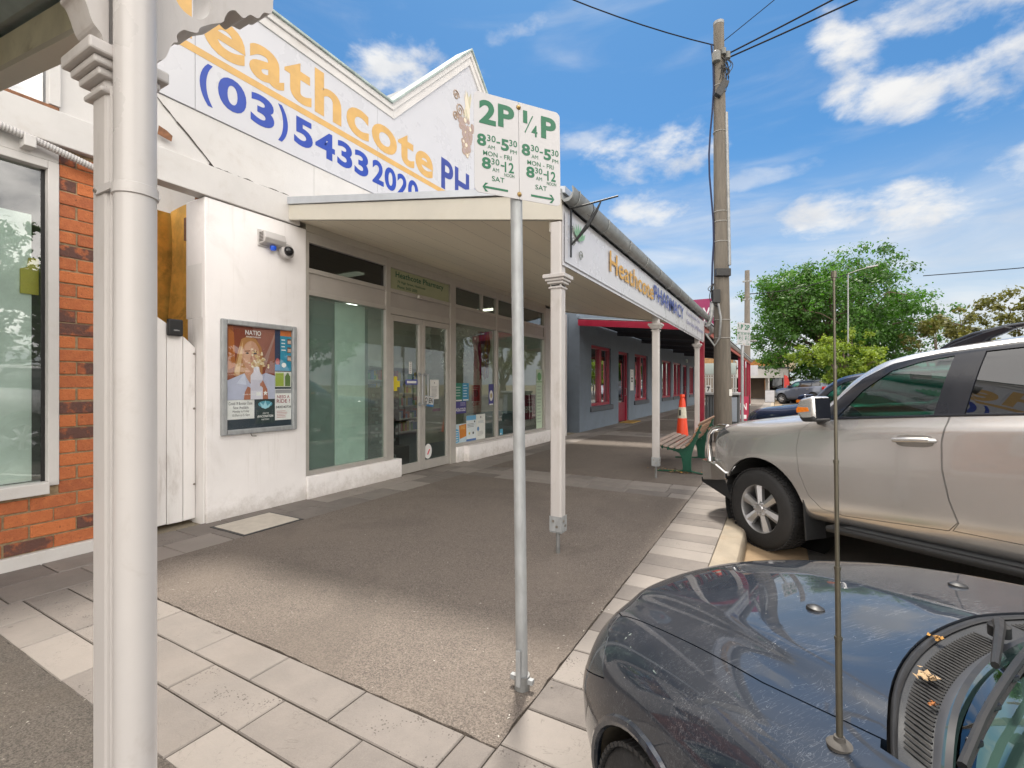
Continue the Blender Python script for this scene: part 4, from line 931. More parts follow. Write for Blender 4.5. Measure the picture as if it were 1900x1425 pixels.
def plate(mb, outer, hole, x0, x1):
    bm = bmesh.new(); vo = [bm.verts.new((x0, a, b)) for a, b in outer]; vh = [bm.verts.new((x0, a, b)) for a, b in hole]
    es = [bm.edges.new((q[i], q[(i + 1) % len(q)])) for q in (vo, vh) for i in range(len(q))]
    bmesh.ops.triangle_fill(bm, use_beauty=True, use_dissolve=False, edges=es)
    bm.verts.index_update(); vs = [v.co.copy() for v in bm.verts]; fs = [tuple(v.index for v in f.verts) for f in bm.faces]; n = len(vs); bm.free()
    no, nh = len(outer), len(hole)
    side = [(i, (i + 1) % no, n + (i + 1) % no, n + i) for i in range(no)] + [(no + i, n + no + i, n + no + (i + 1) % nh, no + (i + 1) % nh) for i in range(nh)]
    mb.add(vs + [Vector((x1, v.y, v.z)) for v in vs], fs + [tuple(i + n for i in reversed(f)) for f in fs] + side)
g = MB(); plate(g, fr_, hole, -1.725, -1.615); g.build('fretwork_bracket', M['post_white'], vb)
g = MB(); plate(g, [(1.30 - a, b) for a, b in fr_], [(1.30 - a, b) for a, b in hole], -1.735, -1.625); g.build('fretwork_bracket', M['post_white'], vb)
g = MB(); g.box((-1.73, -4, 2.985), (-1.61, 1.12, 3.15)); g.build('front_beam', M['post_white'], vb, bevel=.005)
def lz(x): return 2.535 + (-1.74 - x) * .148
g = MB(); g.prism([(-1.742, lz(-1.742)), (-5.18, lz(-5.18)), (-5.18, lz(-5.18) + .115), (-1.742, lz(-1.742) + .115)], (0, .615, 0), X_, Z_, (0, .055, 0)); g.build('end_rafter', M['olive_timber'], vb, bevel=.004)
g = MB(); g.prism([(-1.742, lz(-1.742) - .02), (-5.18, lz(-5.18) - .02), (-5.18, lz(-5.18)), (-1.742, lz(-1.742))], (0, .610, 0), X_, Z_, (0, .065, 0)); g.build('cover_strip', M['cream'], vb)
g = MB()
for y in (-.35, -1.4): g.prism([(-1.742, lz(-1.742)), (-5.18, lz(-5.18)), (-5.18, lz(-5.18) + .11), (-1.742, lz(-1.742) + .11)], (0, y, 0), X_, Z_, (0, .05, 0))
g.build('rafter', M['olive_timber'], vb)
g = MB(); g.box((-2.72, -3.9, lz(-2.7) + .02), (-2.67, .614, lz(-2.7) + .11)); g.box((-3.9, -3.9, lz(-3.9) + .02), (-3.85, .614, lz(-3.9) + .11)); g.build('purlin', M['olive_timber'], vb, bevel=.003)
g = MB(); g.box((-1.80, -3.9, lz(-1.8) + .02), (-1.745, .614, lz(-1.8) + .12)); g.build('front_plate', M['olive_timber'], vb)
g = MB(); nx = 60
def corr(a, b):
    y = -3.9 + b * 4.62; x = -1.62 - a * 3.6; return (x, y, lz(x) + .135 + .011 * math.sin(y / .076 * 2 * math.pi))
g.grid(corr, 2, 420); g.build('corrugated_roof', M['corr'], vb, smooth=True)
# ================================================================== BLUE BUILDING
bb = thing('blue_building', 'blue grey rendered building with crimson windows beyond the pharmacy', 'building', (FX, 22, 0))
bx = FX + .03
ops = []   # openings (y0,y1,z0,z1,kind)
ops = [(14.45, 16.5, .74, 2.72, 'w'), (17.4, 18.75, .0, 2.69, 'd'), (19.7, 21.9, .76, 2.72, 'w'), (22.85, 24.3, .0, 2.69, 'd2'), (25.0, 27.4, .74, 2.70, 'w'), (27.95, 30.4, .74, 2.70, 'w'), (31.0, 32.6, .0, 2.66, 'd'), (33.6, 35.4, .74, 2.66, 'w')]
g = MB(); y = 13.42
for (a, b, z0, z1, k) in ops:
    g.box((bx - .35, y, -.02), (bx, a, 3.5)); g.box((bx - .35, a, z1), (bx, b, 3.5))
    if z0 > 0: g.box((bx - .35, a, -.02), (bx, b, z0))
    y = b
g.box((bx - .35, y, -.02), (bx, 36.6, 3.5)); g.box((bx - 4, 13.42, -.02), (bx - .36, 13.6, 4.4)); g.box((bx - .36, 13.42, 3.5), (bx - .1, 36.6, 4.4))
g.build('rendered_wall', M['blue_wall'], bb)
MB().box((bx - 3, 13.6, 4.41), (bx - .05, 36.6, 4.5)).build('roof', M['galv_dull'], bb)
gpane = glass('street_window_glass', (.55, .55, .52), 1.7)
for i, (a, b, z0, z1, k) in enumerate(ops):
    f = MB(); x0, x1 = bx - .16, bx - .06; tk = .09
    f.box((x0, a, z0), (x1, a + tk, z1)); f.box((x0, b - tk, z0), (x1, b, z1)); f.box((x0, a + tk, z1 - tk), (x1, b - tk, z1))
    if k == 'w':
        f.box((x0, a + tk, z0), (x1, b - tk, z0 + tk)); c_ = (a + b) / 2; f.box((x0 + .01, c_ - .10, z0 + tk), (x1 + .01, c_ + .10, z1 - tk))
        o = f.build('window', M['red'], bb, bevel=.006)
        MB().box((x0 + .03, a + tk, z0 + tk), (x0 + .036, b - tk, z1 - tk)).build('pane', gpane, o)
        MB().box((bx - .35, a - .12, z0 - .17), (bx + .06, b + .12, z0 - .005)).build('window_sill', M['blue_sill'], o, bevel=.02)
        MB().grid(lambda s, t: (bx - .30 + .03 * math.sin(s * 60), a + s * (b - a), z0 + t * (z1 - z0)), 60, 1).build('curtain', M['curtain'] if i == 0 else M['curtain_red'], o)
    else:
        o = f.build('door', M['red'], bb, bevel=.006)
        l = MB(); l.box((x0 + .01, a + tk, .02), (x0 + .05, b - tk, .75)); l.box((x0 + .01, a + tk, .75), (x0 + .05, a + tk + .14, z1 - tk)); l.box((x0 + .01, b - tk - .14, .75), (x0 + .05, b - tk, z1 - tk)); l.build('door_leaf', M['red'] if k == 'd2' else M['red_dark'], o, bevel=.005)
        MB().box((x0 + .02, a + tk + .14, .75), (x0 + .03, b - tk - .14, z1 - tk)).build('pane', M['glass_dark'], o)
        MB().box((x0 - .2, a, .0), (x0 - .1, b, z1)).build('dark_lobby', M['dark'], o)
        MB().tube([(x0 + .05, b - tk - .07, 1.0), (x0 + .12, b - tk - .07, 1.02), (x0 + .12, b - tk - .07, 1.28), (x0 + .05, b - tk - .07, 1.3)], .012, 6).build('handle', M['galv'], o)
t = poster('hours_notice', 'tall white notice beside the first crimson door of the blue building', 'notice', 19.0, 19.5, 1.2, 2.05, bx + .004, WH, [('r', BK, .25, .52, .75, .62), ('r', BK, .25, .4, .75, .48), ('l', GY, .2, .7, .8, .9, 4)])
g = MB(); g.box((bx, 17.5, .0), (bx + .5, 18.7, .025)); tag(g.build('door_mat', mat('coir_mat', (.42, .27, .07), .95, var=.3, scale=30, bump=.8)), 'tan coir door mat at the first crimson door', 'door mat')
t = thing('bulkhead_lamp', 'small bulkhead lamp high on the blue wall', 'lamp', (bx, 32.2, 2.95)); MB().lathe([(0, 0), (.12, 0), (.12, .05), (.10, .10), (0, .12)], (bx, 32.2, 2.95), 14, 'x').build('diffuser', mat('opal', (.6, .7, .65), .3), t, smooth=True)
# its verandah
vc = thing('crimson_verandah', 'crimson posted corrugated verandah along the blue building', 'verandah', (-3.4, 25, 0))
W0, W1, wx = 13.15, 36.5, -1.68
def wz(x): return 3.02 + (wx - x) * .10
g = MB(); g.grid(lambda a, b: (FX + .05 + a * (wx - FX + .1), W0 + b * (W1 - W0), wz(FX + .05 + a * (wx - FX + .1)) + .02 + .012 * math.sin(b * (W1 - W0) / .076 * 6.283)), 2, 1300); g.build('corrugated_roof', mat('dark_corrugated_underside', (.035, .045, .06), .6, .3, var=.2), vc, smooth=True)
MB().box((wx - .05, W0, 2.82), (wx + .0, W1, 3.03)).build('fascia', mat('faded_red_fascia', (.40, .10, .08), .6, var=.2, scale=4), vc)
MB().prism([(FX + .1, wz(FX) - .2), (wx, 2.84), (wx, 3.02), (FX + .1, wz(FX) - .02)], (0, W0 - .04, 0), X_, Z_, (0, .06, 0)).build('end_rafter', M['red'], vc, bevel=.004)
for y in (17, 20.5, 24, 27.5, 31):
    g = MB(); g.prism([(FX + .1, wz(FX) - .16), (wx - .06, 2.86), (wx - .06, 3.0), (FX + .1, wz(FX) - .02)], (0, y, 0), X_, Z_, (0, .06, 0))
    g.build('rafter', colm((.03, .03, .04)), vc)
gp2 = [(wx + .0, 3.10), (wx + .0, 2.96), (wx + .05, 2.93), (wx + .11, 2.97), (wx + .13, 3.06), (wx + .12, 3.10), (wx + .105, 3.06), (wx + .08, 2.99), (wx + .03, 2.98), (wx + .015, 3.10)]
MB().prism(gp2, (0, W0, 0), X_, Z_, (0, W1 - W0, 0)).build('gutter', M['galv'], vc, smooth=True)
for i, y in enumerate((13.22, 27.0, 30.6, 34.2, 36.3)):
    p = MB(); w_ = .07; p.box((wx - .15, y - w_, .1), (wx - .01, y + w_, 2.9)); po = p.build('post', M['red'], vc, bevel=.01)
    if i == 0: MB().tube([(wx - .20, y + .02, 2.8), (wx - .20, y + .02, .12)], .05, 12).build('downpipe', M['red'], vc, smooth=True)
    MB().box((wx - .17, y - w_ - .02, 0), (wx + .01, y + w_ + .02, .1)).build('post_base', M['white'], po, bevel=.006)
sg = thing('pink_roof_sign', 'magenta sign board standing above the crimson verandah gutter', 'sign', (-1.8, 14.2, 3.1))
MB().box((-2.35, 14.2, 2.98), (-1.42, 14.25, 3.84)).build('board', mat('magenta_board', (.30, .012, .10), .4, var=.05), sg)
o = MB(); o.text('ys', (-1.86, 14.197, 3.18), X_, Z_, .36, .42, .0, .002); o.text('y', (-2.28, 14.197, 3.18), X_, Z_, .3, .42, .0, .002); o.build('lettering', colm((.8, .75, .78)), sg)

# ================================================================== PARKING SIGNS
M['brass'] = mat('brass_bolt', (.35, .24, .10), .4, .8)
def parking_sign(name, label, base, yaw, zb, left, right, detail=True, lean=(0, 0)):
    t = thing(name, label, 'parking sign', base)
    bx_, by_, bz_ = base
    u = Vector((math.cos(yaw), math.sin(yaw), 0)); v = Vector((-.012, 0, 1)).normalized() if detail else Z_; nrm = u.cross(v).normalized()
    top = Vector((bx_ + lean[0], by_ + lean[1], zb + .02))
    back = nrm * -.034
    p = MB(); p.tube([Vector((bx_, by_, -.02)), top], .0285, 20); p.build('post', M['galv'], t, smooth=True)
    cc = Vector((bx_ + lean[0], by_ + lean[1], zb)) + nrm * .036
    if detail:
        s = MB(); s.lathe([(.032, 0), (.037, .0), (.037, .07), (.032, .07)], (bx_, by_, .0), 18); s.build('ground_collar', M['galv_dull'], t)
        s = MB(); s.box((bx_ - .06, by_ - .012, .035), (bx_ + .06, by_ + .012, .06)); s.box((bx_ - .012, by_ - .045, .03), (bx_ + .012, by_ - .03, .2)); s.build('clamp_wedge', M['galv'], t, bevel=.003)
    Wd, Ht = .450, .462; rad = .024
    def rp(x0, x1, rl, rr):
        pts = []
        for cx_, cy_, a0, r_ in ((x1, 0, -90, rr), (x1, Ht, 0, rr), (x0, Ht, 90, rl), (x0, 0, 180, rl)):
            sx = -1 if cx_ == x1 else 1; sy = 1 if cy_ == 0 else -1
            if r_ == 0: pts.append((cx_, cy_)); continue
            for k in range(6):
                a = R(a0 + 18 * k); pts.append((cx_ + sx * r_ + r_ * math.cos(a), cy_ + sy * r_ + r_ * math.sin(a)))
        return pts
    for side, spec, x0, x1, rl, rr in (('l', left, -Wd / 2, -.001, rad, 0), ('r', right, .001, Wd / 2, 0, rad)):
        q = MB(); q.prism(rp(x0, x1, rl, rr), cc, u, v, -nrm * .003)
        pl_ = q.build('sign_plate', M['plate_white'], t)
        L = MB(); w_ = x1 - x0
        def tx(s, a, b, c_, d, bold=.0): L.text(s, cc + u * (x0 + a * w_) + v * (b * Ht) + nrm * .0006, u, v, (c_ - a) * w_, (d - b) * Ht, bold, th=.0006)
        if spec == '2P': tx('2', .11, .69, .48, .93, .035); tx('P', .53, .70, .90, .93, .035)
        else:
            tx('1', .10, .80, .20, .93, .02); tx('4', .30, .68, .44, .80, .02); tx('P', .53, .69, .90, .92, .035)
            L.prism([(x0 + .13 * w_, .705 * Ht), (x0 + .15 * w_, .70 * Ht), (x0 + .34 * w_, .89 * Ht), (x0 + .32 * w_, .895 * Ht)], cc + nrm * .0006, u, v, nrm * .0006)
        tx('8', .06, .465, .26, .585, .035); tx('30', .28, .525, .47, .59, .012); tx('AM', .29, .452, .45, .49); tx('-', .49, .525, .57, .54); tx('5', .59, .465, .77, .582, .035); tx('30', .78, .525, .96, .59, .012); tx('PM', .80, .452, .95, .49)
        tx('MON - FRI', .19, .378, .83, .425, .006)
        tx('8', .16, .245, .36, .36, .035); tx('30', .37, .30, .55, .363, .012); tx('AM', .39, .232, .54, .27); tx('-', .58, .30, .66, .315); tx('12', .67, .25, .88, .355, .02); tx('NOON', .66, .205, .89, .238)
        tx('SAT', .38, .135, .66, .185, .006)
        a0, a1 = (.17, .74); zz = .062 * Ht; s_ = 1 if side == 'r' else -1
        if side == 'r': a0, a1 = .27, .84
        xa, xb = x0 + a0 * w_, x0 + a1 * w_
        if s_ < 0: xa, xb = xb, xa
        L.prism([(xa, zz - .005), (xb - s_ * .012, zz - .005), (xb - s_ * .028, zz - .02), (xb - s_ * .014, zz - .02), (xb, zz), (xb - s_ * .014, zz + .02), (xb - s_ * .028, zz + .02), (xb - s_ * .012, zz + .005), (xa, zz + .005)], cc + nrm * .0006, u, v, nrm * .0006)
        L.build('lettering', M['sign_green'], pl_)
    for f in (.05, .945):
        c_ = cc + v * (f * Ht); MB().tube([c_, c_ + nrm * .004, c_ + nrm * .010], [.012, .011, .004], 10).build('bolt', M['brass'], t)
    s = MB(); s.obox(cc + v * (Ht / 2) - nrm * .008, (.04, .008, Ht * .96), Matrix((u, -nrm, v)).transposed()); s.build('mounting_rail', M['galv_dull'], t)
    return t
parking_sign('parking_sign', 'near white parking sign with green lettering on galvanised post in the footpath', (-1.072, 2.005, 0), math.atan2(.364, .265), 2.335, '2P', '1/4P', lean=(-.028, -.008))
parking_sign('parking_sign', 'distant white parking sign beside the big power pole', (-.66, 10.9, 0), R(62), 2.26, '1/4P', '2P', detail=False)

# ================================================================== POWER POLE
pp = thing('power_pole', 'tall weathered timber power pole with cables beside the bench', 'power pole', (-1.21, 12.9, 0))
PX, PY = -1.21, 12.9
polem = mat('weathered_pole_timber', (.135, .118, .097), .85, var=.22, scale=6, bump=.5, bscale=30, dirt=(.07, .06, .05), dirt_amt=.6, dscale=1.6, stretch=(3, 3, .3))
def prd(z): return .215 - .0088 * z
def pc_(z): return Vector((PX - .010 * z, PY, z))
MB().tube([pc_(z) for z in (-.1, 2, 4, 6, 8, 10, 10.45)], [prd(z) for z in (-.1, 2, 4, 6, 8, 10, 10.45)], 24).build('pole', polem, pp, smooth=True)
MB().tube([pc_(10.45), pc_(10.52), pc_(10.56)], [.128, .13, .05], 20).build('pole_cap', M['galv_dull'], pp, smooth=True)
vr = Vector((.8716, .4902, 0)); vf = Vector((.4902, -.8716, 0))   # to the camera's right, towards the camera
def ap(z, r, f, k=1.0): return pc_(z) + (vr * r + vf * f) * prd(z) * k
MB().tube([ap(z, .78, .66, 1.05) for z in (4.4, 5.5, 7, 8.2)], .045, 8).build('cable_guard', M['galv_dull'], pp, smooth=True)
g = MB()
for z in (2.6, 3.05, 5.5, 5.75, 5.0, 7.75, 8.9): g.tube([pc_(z) + Vector((math.cos(a), math.sin(a), .02 * math.sin(a * 2))) * (prd(z) + .006) for a in [k * .3307 for k in range(20)]], .011, 6)
g.build('strap_band', mat('pale_strap', (.30, .29, .27), .6, .2), pp)
for p_, sz_, tl_ in ((ap(8.75, -.2, 1.3), (.17, .13, .42), 30), (ap(4.2, -.3, 1.1), (.36, .14, .19), 0), (ap(3.62, -1.15, .9), (.18, .13, .33), 0)):
    MB().obox(p_, sz_, Matrix.Rotation(R(29), 3, 'Z') @ Matrix.Rotation(R(tl_), 3, 'Y')).build('cable_box', M['black'], pp, bevel=.015)
for pf_, p_ in (([(0, 0), (.10, 0), (.11, .2), (.07, .26), (0, .27)], ap(9.45, -.9, .9)), ([(0, 0), (.075, 0), (.075, .16), (0, .2)], ap(9.55, 1.3, .6)), ([(0, 0), (.06, 0), (.06, .14), (0, .18)], ap(9.62, .4, 1.1))):
    MB().lathe(pf_, p_, 14).build('insulator', colm((.14, .14, .13)), pp, smooth=True)
g = MB(); rr = random.Random(5)
for k in range(16):
    z0 = rr.uniform(9.2, 9.75); p0 = ap(z0, rr.uniform(-.4, 1.2), .9); p1 = ap(rr.uniform(8.6, 9.3), rr.uniform(-.4, 1.3), .95); mid = (p0 + p1) / 2 + vr * rr.uniform(0, .35) + vf * rr.uniform(0, .12) - Z_ * rr.uniform(0, .25)
    MB().tube([p0 * (1 - t) ** 2 + mid * 2 * t * (1 - t) + p1 * t * t for t in [j / 8 for j in range(9)]], .010, 5).build('loose_wire', M['black'], pp)
for k in range(7):
    p0 = ap(3.95, -1.4 + .2 * rr.random(), .5); p1 = ap(3.3 + .5 * rr.random(), -.9, .9); mid = (p0 + p1) / 2 - vr * rr.uniform(.1, .4) - Z_ * rr.uniform(0, .2)
    MB().tube([p0 * (1 - t) ** 2 + mid * 2 * t * (1 - t) + p1 * t * t for t in [j / 8 for j in range(9)]], .010, 5).build('loose_wire', M['black'], pp)
MB().tube([ap(9.95, -1.2, .3) + vr * (-.05 + .06 * math.sin(j * .9) - .0) - Z_ * (j * .55) for j in range(11)] + [ap(3.9, -1.5, .4)], .022, 8).build('blue_cable', mat('blue_black_cable', (.012, .02, .06), .8), pp, smooth=True)
MB().tube([ap(3.5, -1.5, .6), ap(3.1, -1.7, .6), ap(2.95, -2.0, .5), Vector((-1.52, 12.6, 2.95))], .055, 10).build('grey_conduit', M['galv_dull'], pp, smooth=True)
MB().tube([ap(3.55, -.9, .8), ap(3.1, -.6, 1.05), ap(2.6, -.75, 1.0), ap(2.4, -1.3, .8), Vector((-1.6, 12.7, 2.72))], .028, 8).build('grey_cable', M['galv_dull'], pp, smooth=True)
g = MB(); g.obox(ap(1.25, .55, .9), (.07, .03, .16), Matrix.Rotation(R(29), 3, 'Z')); g.build('number_tag', flat('tag_white', (.7, .7, .66)), pp)
def wire(name, label, a, b, sag, r=.012, group=None):
    a, b = Vector(a), Vector(b)
    o = MB().tube([a.lerp(b, t) - Z_ * (sag * 4 * t * (1 - t)) for t in [j / 16 for j in range(17)]], r, 6).build(name, M['cable'], smooth=True)
    return tag(o, label, 'cable', group)
wire('overhead_cable', 'thin cable from the pole top to the upper left', pc_(9.95) + vr * -.12, (-9, 5.2, 12.2), .55, .014)
wire('overhead_cable', 'thin single cable rising right from the pole top', pc_(10.05) + vr * .12, (12, 9.0, 15.0), .2, .010)
wire('overhead_cable', 'upper of the two thick cables running right from the pole', pc_(9.72) + vr * .2, (16, 10.3, 13.0), .35, .020)
wire('overhead_cable', 'lower of the two thick cables running right from the pole', pc_(9.62) + vr * .2, (17, 10.3, 11.9), .35, .020)

# ================================================================== BENCH, CONE, BINS, A-FRAME
bn = thing('park_bench', 'slatted timber bench on green cast iron frames facing the shops', 'bench', (-1.35, 8.9, 0))
prof_seat = [(-1.80, .465), (-1.72, .445), (-1.63, .425), (-1.53, .41), (-1.43, .405), (-1.34, .42), (-1.27, .47), (-1.215, .545), (-1.17, .63), (-1.13, .72), (-1.085, .81)]
wood = mat('weathered_slat', (.33, .26, .22), .75, var=.2, scale=5, stretch=(4, .4, 4), dirt=(.16, .12, .10), dirt_amt=.4, rnd=.2)
woodb = mat('brown_slat', (.26, .15, .09), .65, var=.2, scale=5, stretch=(4, .4, 4), rnd=.2)
for i, (x, z) in enumerate(prof_seat):
    a = Vector(prof_seat[max(0, i - 1)]); b = Vector(prof_seat[min(len(prof_seat) - 1, i + 1)]); d = (b - a).normalized(); ang = math.atan2(d.y, d.x)
    m3 = Matrix.Rotation(-ang, 3, 'Y')
    n_ = m3 @ Z_
    g = MB(); g.obox(Vector((x, 8.95, z)) + n_ * .016, (.068, 1.86, .028), m3); g.build('slat', wood if i < 6 else woodb, bn, bevel=.006)
iron = mat('green_cast_iron', (.008, .075, .045), .35, .2, var=.2, scale=12)
for y in (8.12, 9.74):
    g = MB()
    c_ = [(x, y, z - .012) for x, z in prof_seat]
    for i in range(len(c_) - 1):
        a, b = Vector(c_[i]), Vector(c_[i + 1]); d = (b - a).normalized(); m3 = Matrix((d, Y_, d.cross(Y_))).transposed()
        g.obox((a + b) / 2, ((b - a).length + .01, .045, .03), m3)
    # web: curved leg
    leg = [(-1.62, .385), (-1.50, .365), (-1.42, .33), (-1.385, .26), (-1.37, .16), (-1.365, .06), (-1.38, .035), (-1.22, .035), (-1.235, .08), (-1.235, .2), (-1.225, .32), (-1.19, .46), (-1.15, .56), (-1.13, .62), (-1.10, .72), (-1.16, .66), (-1.24, .5), (-1.30, .41), (-1.43, .385), (-1.55, .395)]
    g.prism(leg, (0, y - .022, 0), X_, Z_, (0, .044, 0))
    g.tube([(-1.78, y, .018), (-1.5, y, .03), (-1.33, y, .05), (-1.2, y, .035), (-1.03, y, .012)], .016, 8)
    for i in range(len(prof_seat) - 1):
        x, z = prof_seat[i]; g.lathe([(.0, -.024), (.018, -.024), (.018, .024), (0, .024)], (x + .03, y, z - .04), 10, 'y')
    g.build('cast_frame', iron, bn, bevel=.005)
cn = thing('traffic_cone', 'tall orange traffic cone with pale reflective band behind the bench', 'traffic cone', (-1.93, 11.4, 0))
orange = mat('cone_orange', (.72, .055, .012), .5, var=.08, scale=6)
MB().lathe([(.165, .03), (.165, .05), (.15, .06), (.066, 1.08), (.05, 1.12), (.045, 1.15), (.06, 1.165), (.06, 1.20), (.045, 1.225), (0, 1.23)], (-1.93, 11.4, 0), 28).build('cone_body', orange, cn, smooth=True)
MB().box((-2.14, 11.19, .004), (-1.72, 11.61, .045)).build('cone_base', M['black'], cn, bevel=.012)
def cr(z): return .15 - (.084) * (z - .06) / 1.02 + .002
bd = MB().lathe([(cr(.68), .68), (cr(.93), .93)], (-1.93, 11.4, 0), 28).build('reflective_band', mat('pale_reflective', (.55, .52, .42), .35, var=.15, scale=15), cn, smooth=True)
g = MB()
for z in (.76, .80, .84): g.lathe([(cr(z) + .0015, z), (cr(z + .03) + .0015, z + .03)], (-1.93, 11.4, 0), 28)
MB().box((-1.985, 11.4 - cr(.8) - .004, .74), (-1.945, 11.4 - cr(.8) + .001, .87)).build('band_mark', M['black'], cn)
bi = thing('bin_enclosure', 'dark slatted twin bin enclosure standing behind the power pole', 'bin', (-1.5, 16.4, 0))
g = MB()
for x in (-2.0, -1.10): g.box((x - .03, 16.1, 0), (x + .03, 16.16, 1.12)); g.box((x - .03, 16.7, 0), (x + .03, 16.76, 1.12))
g.box((-2.03, 16.1, 1.06), (-1.07, 16.76, 1.12)); g.build('frame', flat('bin_frame', (.05, .055, .06)), bi, bevel=.006)
g = MB()
for k in range(12): g.box((-1.96 + k * .072, 16.11, .06), (-1.915 + k * .072, 16.13, 1.05))
for k in range(8): g.box((-1.095, 16.18 + k * .068, .06), (-1.075, 16.22 + k * .068, 1.05))
g.build('slat', flat('bin_slat', (.09, .10, .11)), bi)
MB().box((-1.94, 16.2, .05), (-1.12, 16.68, 1.05)).build('bin_body', flat('bin_inside', (.03, .035, .03)), bi)
MB().box((-1.30, 16.085, .3), (-1.12, 16.105, 1.05)).build('side_panel', flat('bin_pale_panel', (.28, .32, .38)), bi)
MB().box((-2.06, 16.05, 1.12), (-1.04, 16.8, 1.19)).build('lid', mat('bin_lid', (.36, .37, .38), .4, .4), bi, bevel=.01)
o = MB(); o.box((-2.02, 16.10, 1.19), (-1.86, 16.12, 1.42)); o.build('number_plate', flat('plate_white', (.7, .7, .7)), bi); o = MB(); o.text('7', (-1.98, 16.098, 1.22), X_, Z_, .09, .16, .04); o.build('lettering', M['black'], bi)
af = thing('a_frame_sign', 'crimson pavement board with white letter beyond the bins', 'a-frame sign', (-1.35, 20.9, 0))
for s in (-1, 1):
    g = MB(); g.prism([(-1.72, .03), (-1.02, .03), (-1.02, 1.0), (-1.72, 1.0)], (0, 20.9 + s * .28, 0), X_, Vector((0, -s * .26, 1)).normalized(), (0, .025, 0)); bdp = g.build('board', mat('crimson_board', (.42, .01, .06), .4), af)
v_ = Vector((0, .26, 1)).normalized(); o_ = Vector((0, 20.615, 0))
o = MB(); o.text('OPEN', o_ + X_ * -1.64 + v_ * .45, X_, v_, .54, .28, .03, .003); o.prism([(-1.35, .1), (-1.1, .1), (-1.1, .26), (-1.35, .26)], o_, X_, v_, (0, -.003, 0)); o.build('lettering', colm((.85, .82, .82)), af)
g = MB()
for s in (-1.73, -1.01): g.tube([(s, 20.62, .0), (s, 20.88, 1.02)], .014, 6)
g.build('frame_rail', M['black'], af)
# leaf litter, weed, pebbles
g = MB(); rr = random.Random(9); cols = [colm((.42, .22, .05)), colm((.30, .16, .05)), colm((.45, .33, .14)), colm((.16, .09, .04))]
def leafq(g, c, s, rr, mi, flat_=.35):
    a = rr.uniform(0, 6.283); d = Vector((math.cos(a), math.sin(a), rr.uniform(-flat_, flat_))).normalized(); n = Vector((rr.uniform(-flat_, flat_), rr.uniform(-flat_, flat_), 1)).normalized(); e = n.cross(d).normalized(); c = Vector(c)
    g.add([c - d * s, c + e * s * .5 + n * s * .1, c + d * s, c - e * s * .5 + n * s * .12], [(0, 1, 2, 3)], mi)
for k in range(130): leafq(g, (-1.42 + rr.gauss(0, .17), 8.16 + rr.gauss(0, .06), .012 + rr.random() * .03), rr.uniform(.014, .034), rr, rr.randrange(4))
o = g.build('leaf_litter', cols); o['kind'] = 'stuff'; tag(o, 'dry brown leaves drifted round the near bench foot', 'leaves')
g = MB(); rr = random.Random(12)
for k in range(90):
    p = Vector((-.262 + rr.random() * .07, 4.08 + rr.gauss(0, .06), -.13)); L = rr.uniform(.04, .13); a = rr.uniform(0, 6.28); d = Vector((math.cos(a) * .5, math.sin(a) * .5, 1)) * L; e = Vector((-math.sin(a), math.cos(a), 0)) * L * .22
    g.add([p, p + d * .55 + e, p + d, p + d * .55 - e], [(0, 1, 2, 3)])
tag(g.build('kerb_weed', mat('weed_green', (.10, .22, .03), .6, rnd=.4)), 'small green weed growing at the kerb under the silver car', 'weed')
g = MB(); rr = random.Random(21)
for k in range(150):
    c_ = (rr.uniform(-4.3, -1.0), rr.uniform(1.7, 6.2), .006); s = rr.uniform(.003, .008); leafq(g, c_, s, rr, rr.randrange(2), .2)
for k in range(80):
    c_ = (rr.uniform(-1.1, -.95), rr.uniform(1.6, 6.3), .005); leafq(g, c_, rr.uniform(.004, .009), rr, rr.randrange(2), .2)
o = g.build('grit', [colm((.5, .47, .42)), colm((.16, .13, .1))]); o['kind'] = 'stuff'; tag(o, 'scattered pale grit and specks on the asphalt footpath', 'grit')

# ================================================================== FAR END OF THE STREET
fp = thing('far_power_pole', 'far grey power pole in front of the big green tree', 'power pole', (-2.0, 38.4, 0))
fq_ = Vector((-2.0, 38.4, 0))
MB().tube([fq_ + Z_ * z for z in (-.1, 5, 9.7)], [.25, .2, .16], 14).build('pole', mat('pale_far_pole', (.17, .15, .128), .9, var=.15), fp, smooth=True)
for z, x, w_ in ((2.65, -.35, .65), (2.05, .45, .5)):
    MB().box(fq_ + Vector((x - w_ / 2, -.32, z - .0)), fq_ + Vector((x + w_ / 2, -.28, z + .75))).build('sign_plate', M['sign_white'], fp)
MB().box(fq_ + Vector((-.5, -.325, 3.1)), fq_ + Vector((-.3, -.321, 3.3))).build('printed_block', M['sign_blue'], fp)
g = MB()
for z in (8.9, 7.6): g.obox(fq_ + Vector((0, -.1, z)), (.6, .12, .1), Matrix.Identity(3))
g.build('crossarm', M['galv_dull'], fp)
def street_lamp(name, label, base, h, arm, r=.05):
    t = thing(name, label, 'street lamp', base); b = Vector(base); a = Vector(arm)
    MB().tube([b, b + Z_ * h], [r * 1.3, r], 10).build('column', M['galv_dull'], t, smooth=True)
    MB().tube([b + Z_ * h, b + Z_ * h + a * .5 + Z_ * .12, b + Z_ * h + a + Z_ * .2], r * .7, 8).build('arm', M['galv_dull'], t, smooth=True)
    c_ = b + Z_ * (h + .2) + a * 1.15; d = a.normalized(); m3 = Matrix((d, Z_.cross(d), Z_)).transposed()
    MB().obox(c_, (.75, .26, .12), m3).build('lamp_head', mat('lamp_grey', (.3, .3, .3), .4, .4), t, bevel=.04)
street_lamp('street_lamp', 'street lamp at the far end of the crimson verandah', (-2.9, 39.0, 0), 4.4, (1.0, -.2, 0), .06)
street_lamp('street_lamp', 'street lamp standing before the big green tree', (4.46, 42.7, 0), 9.6, (1.3, .55, .25), .045)
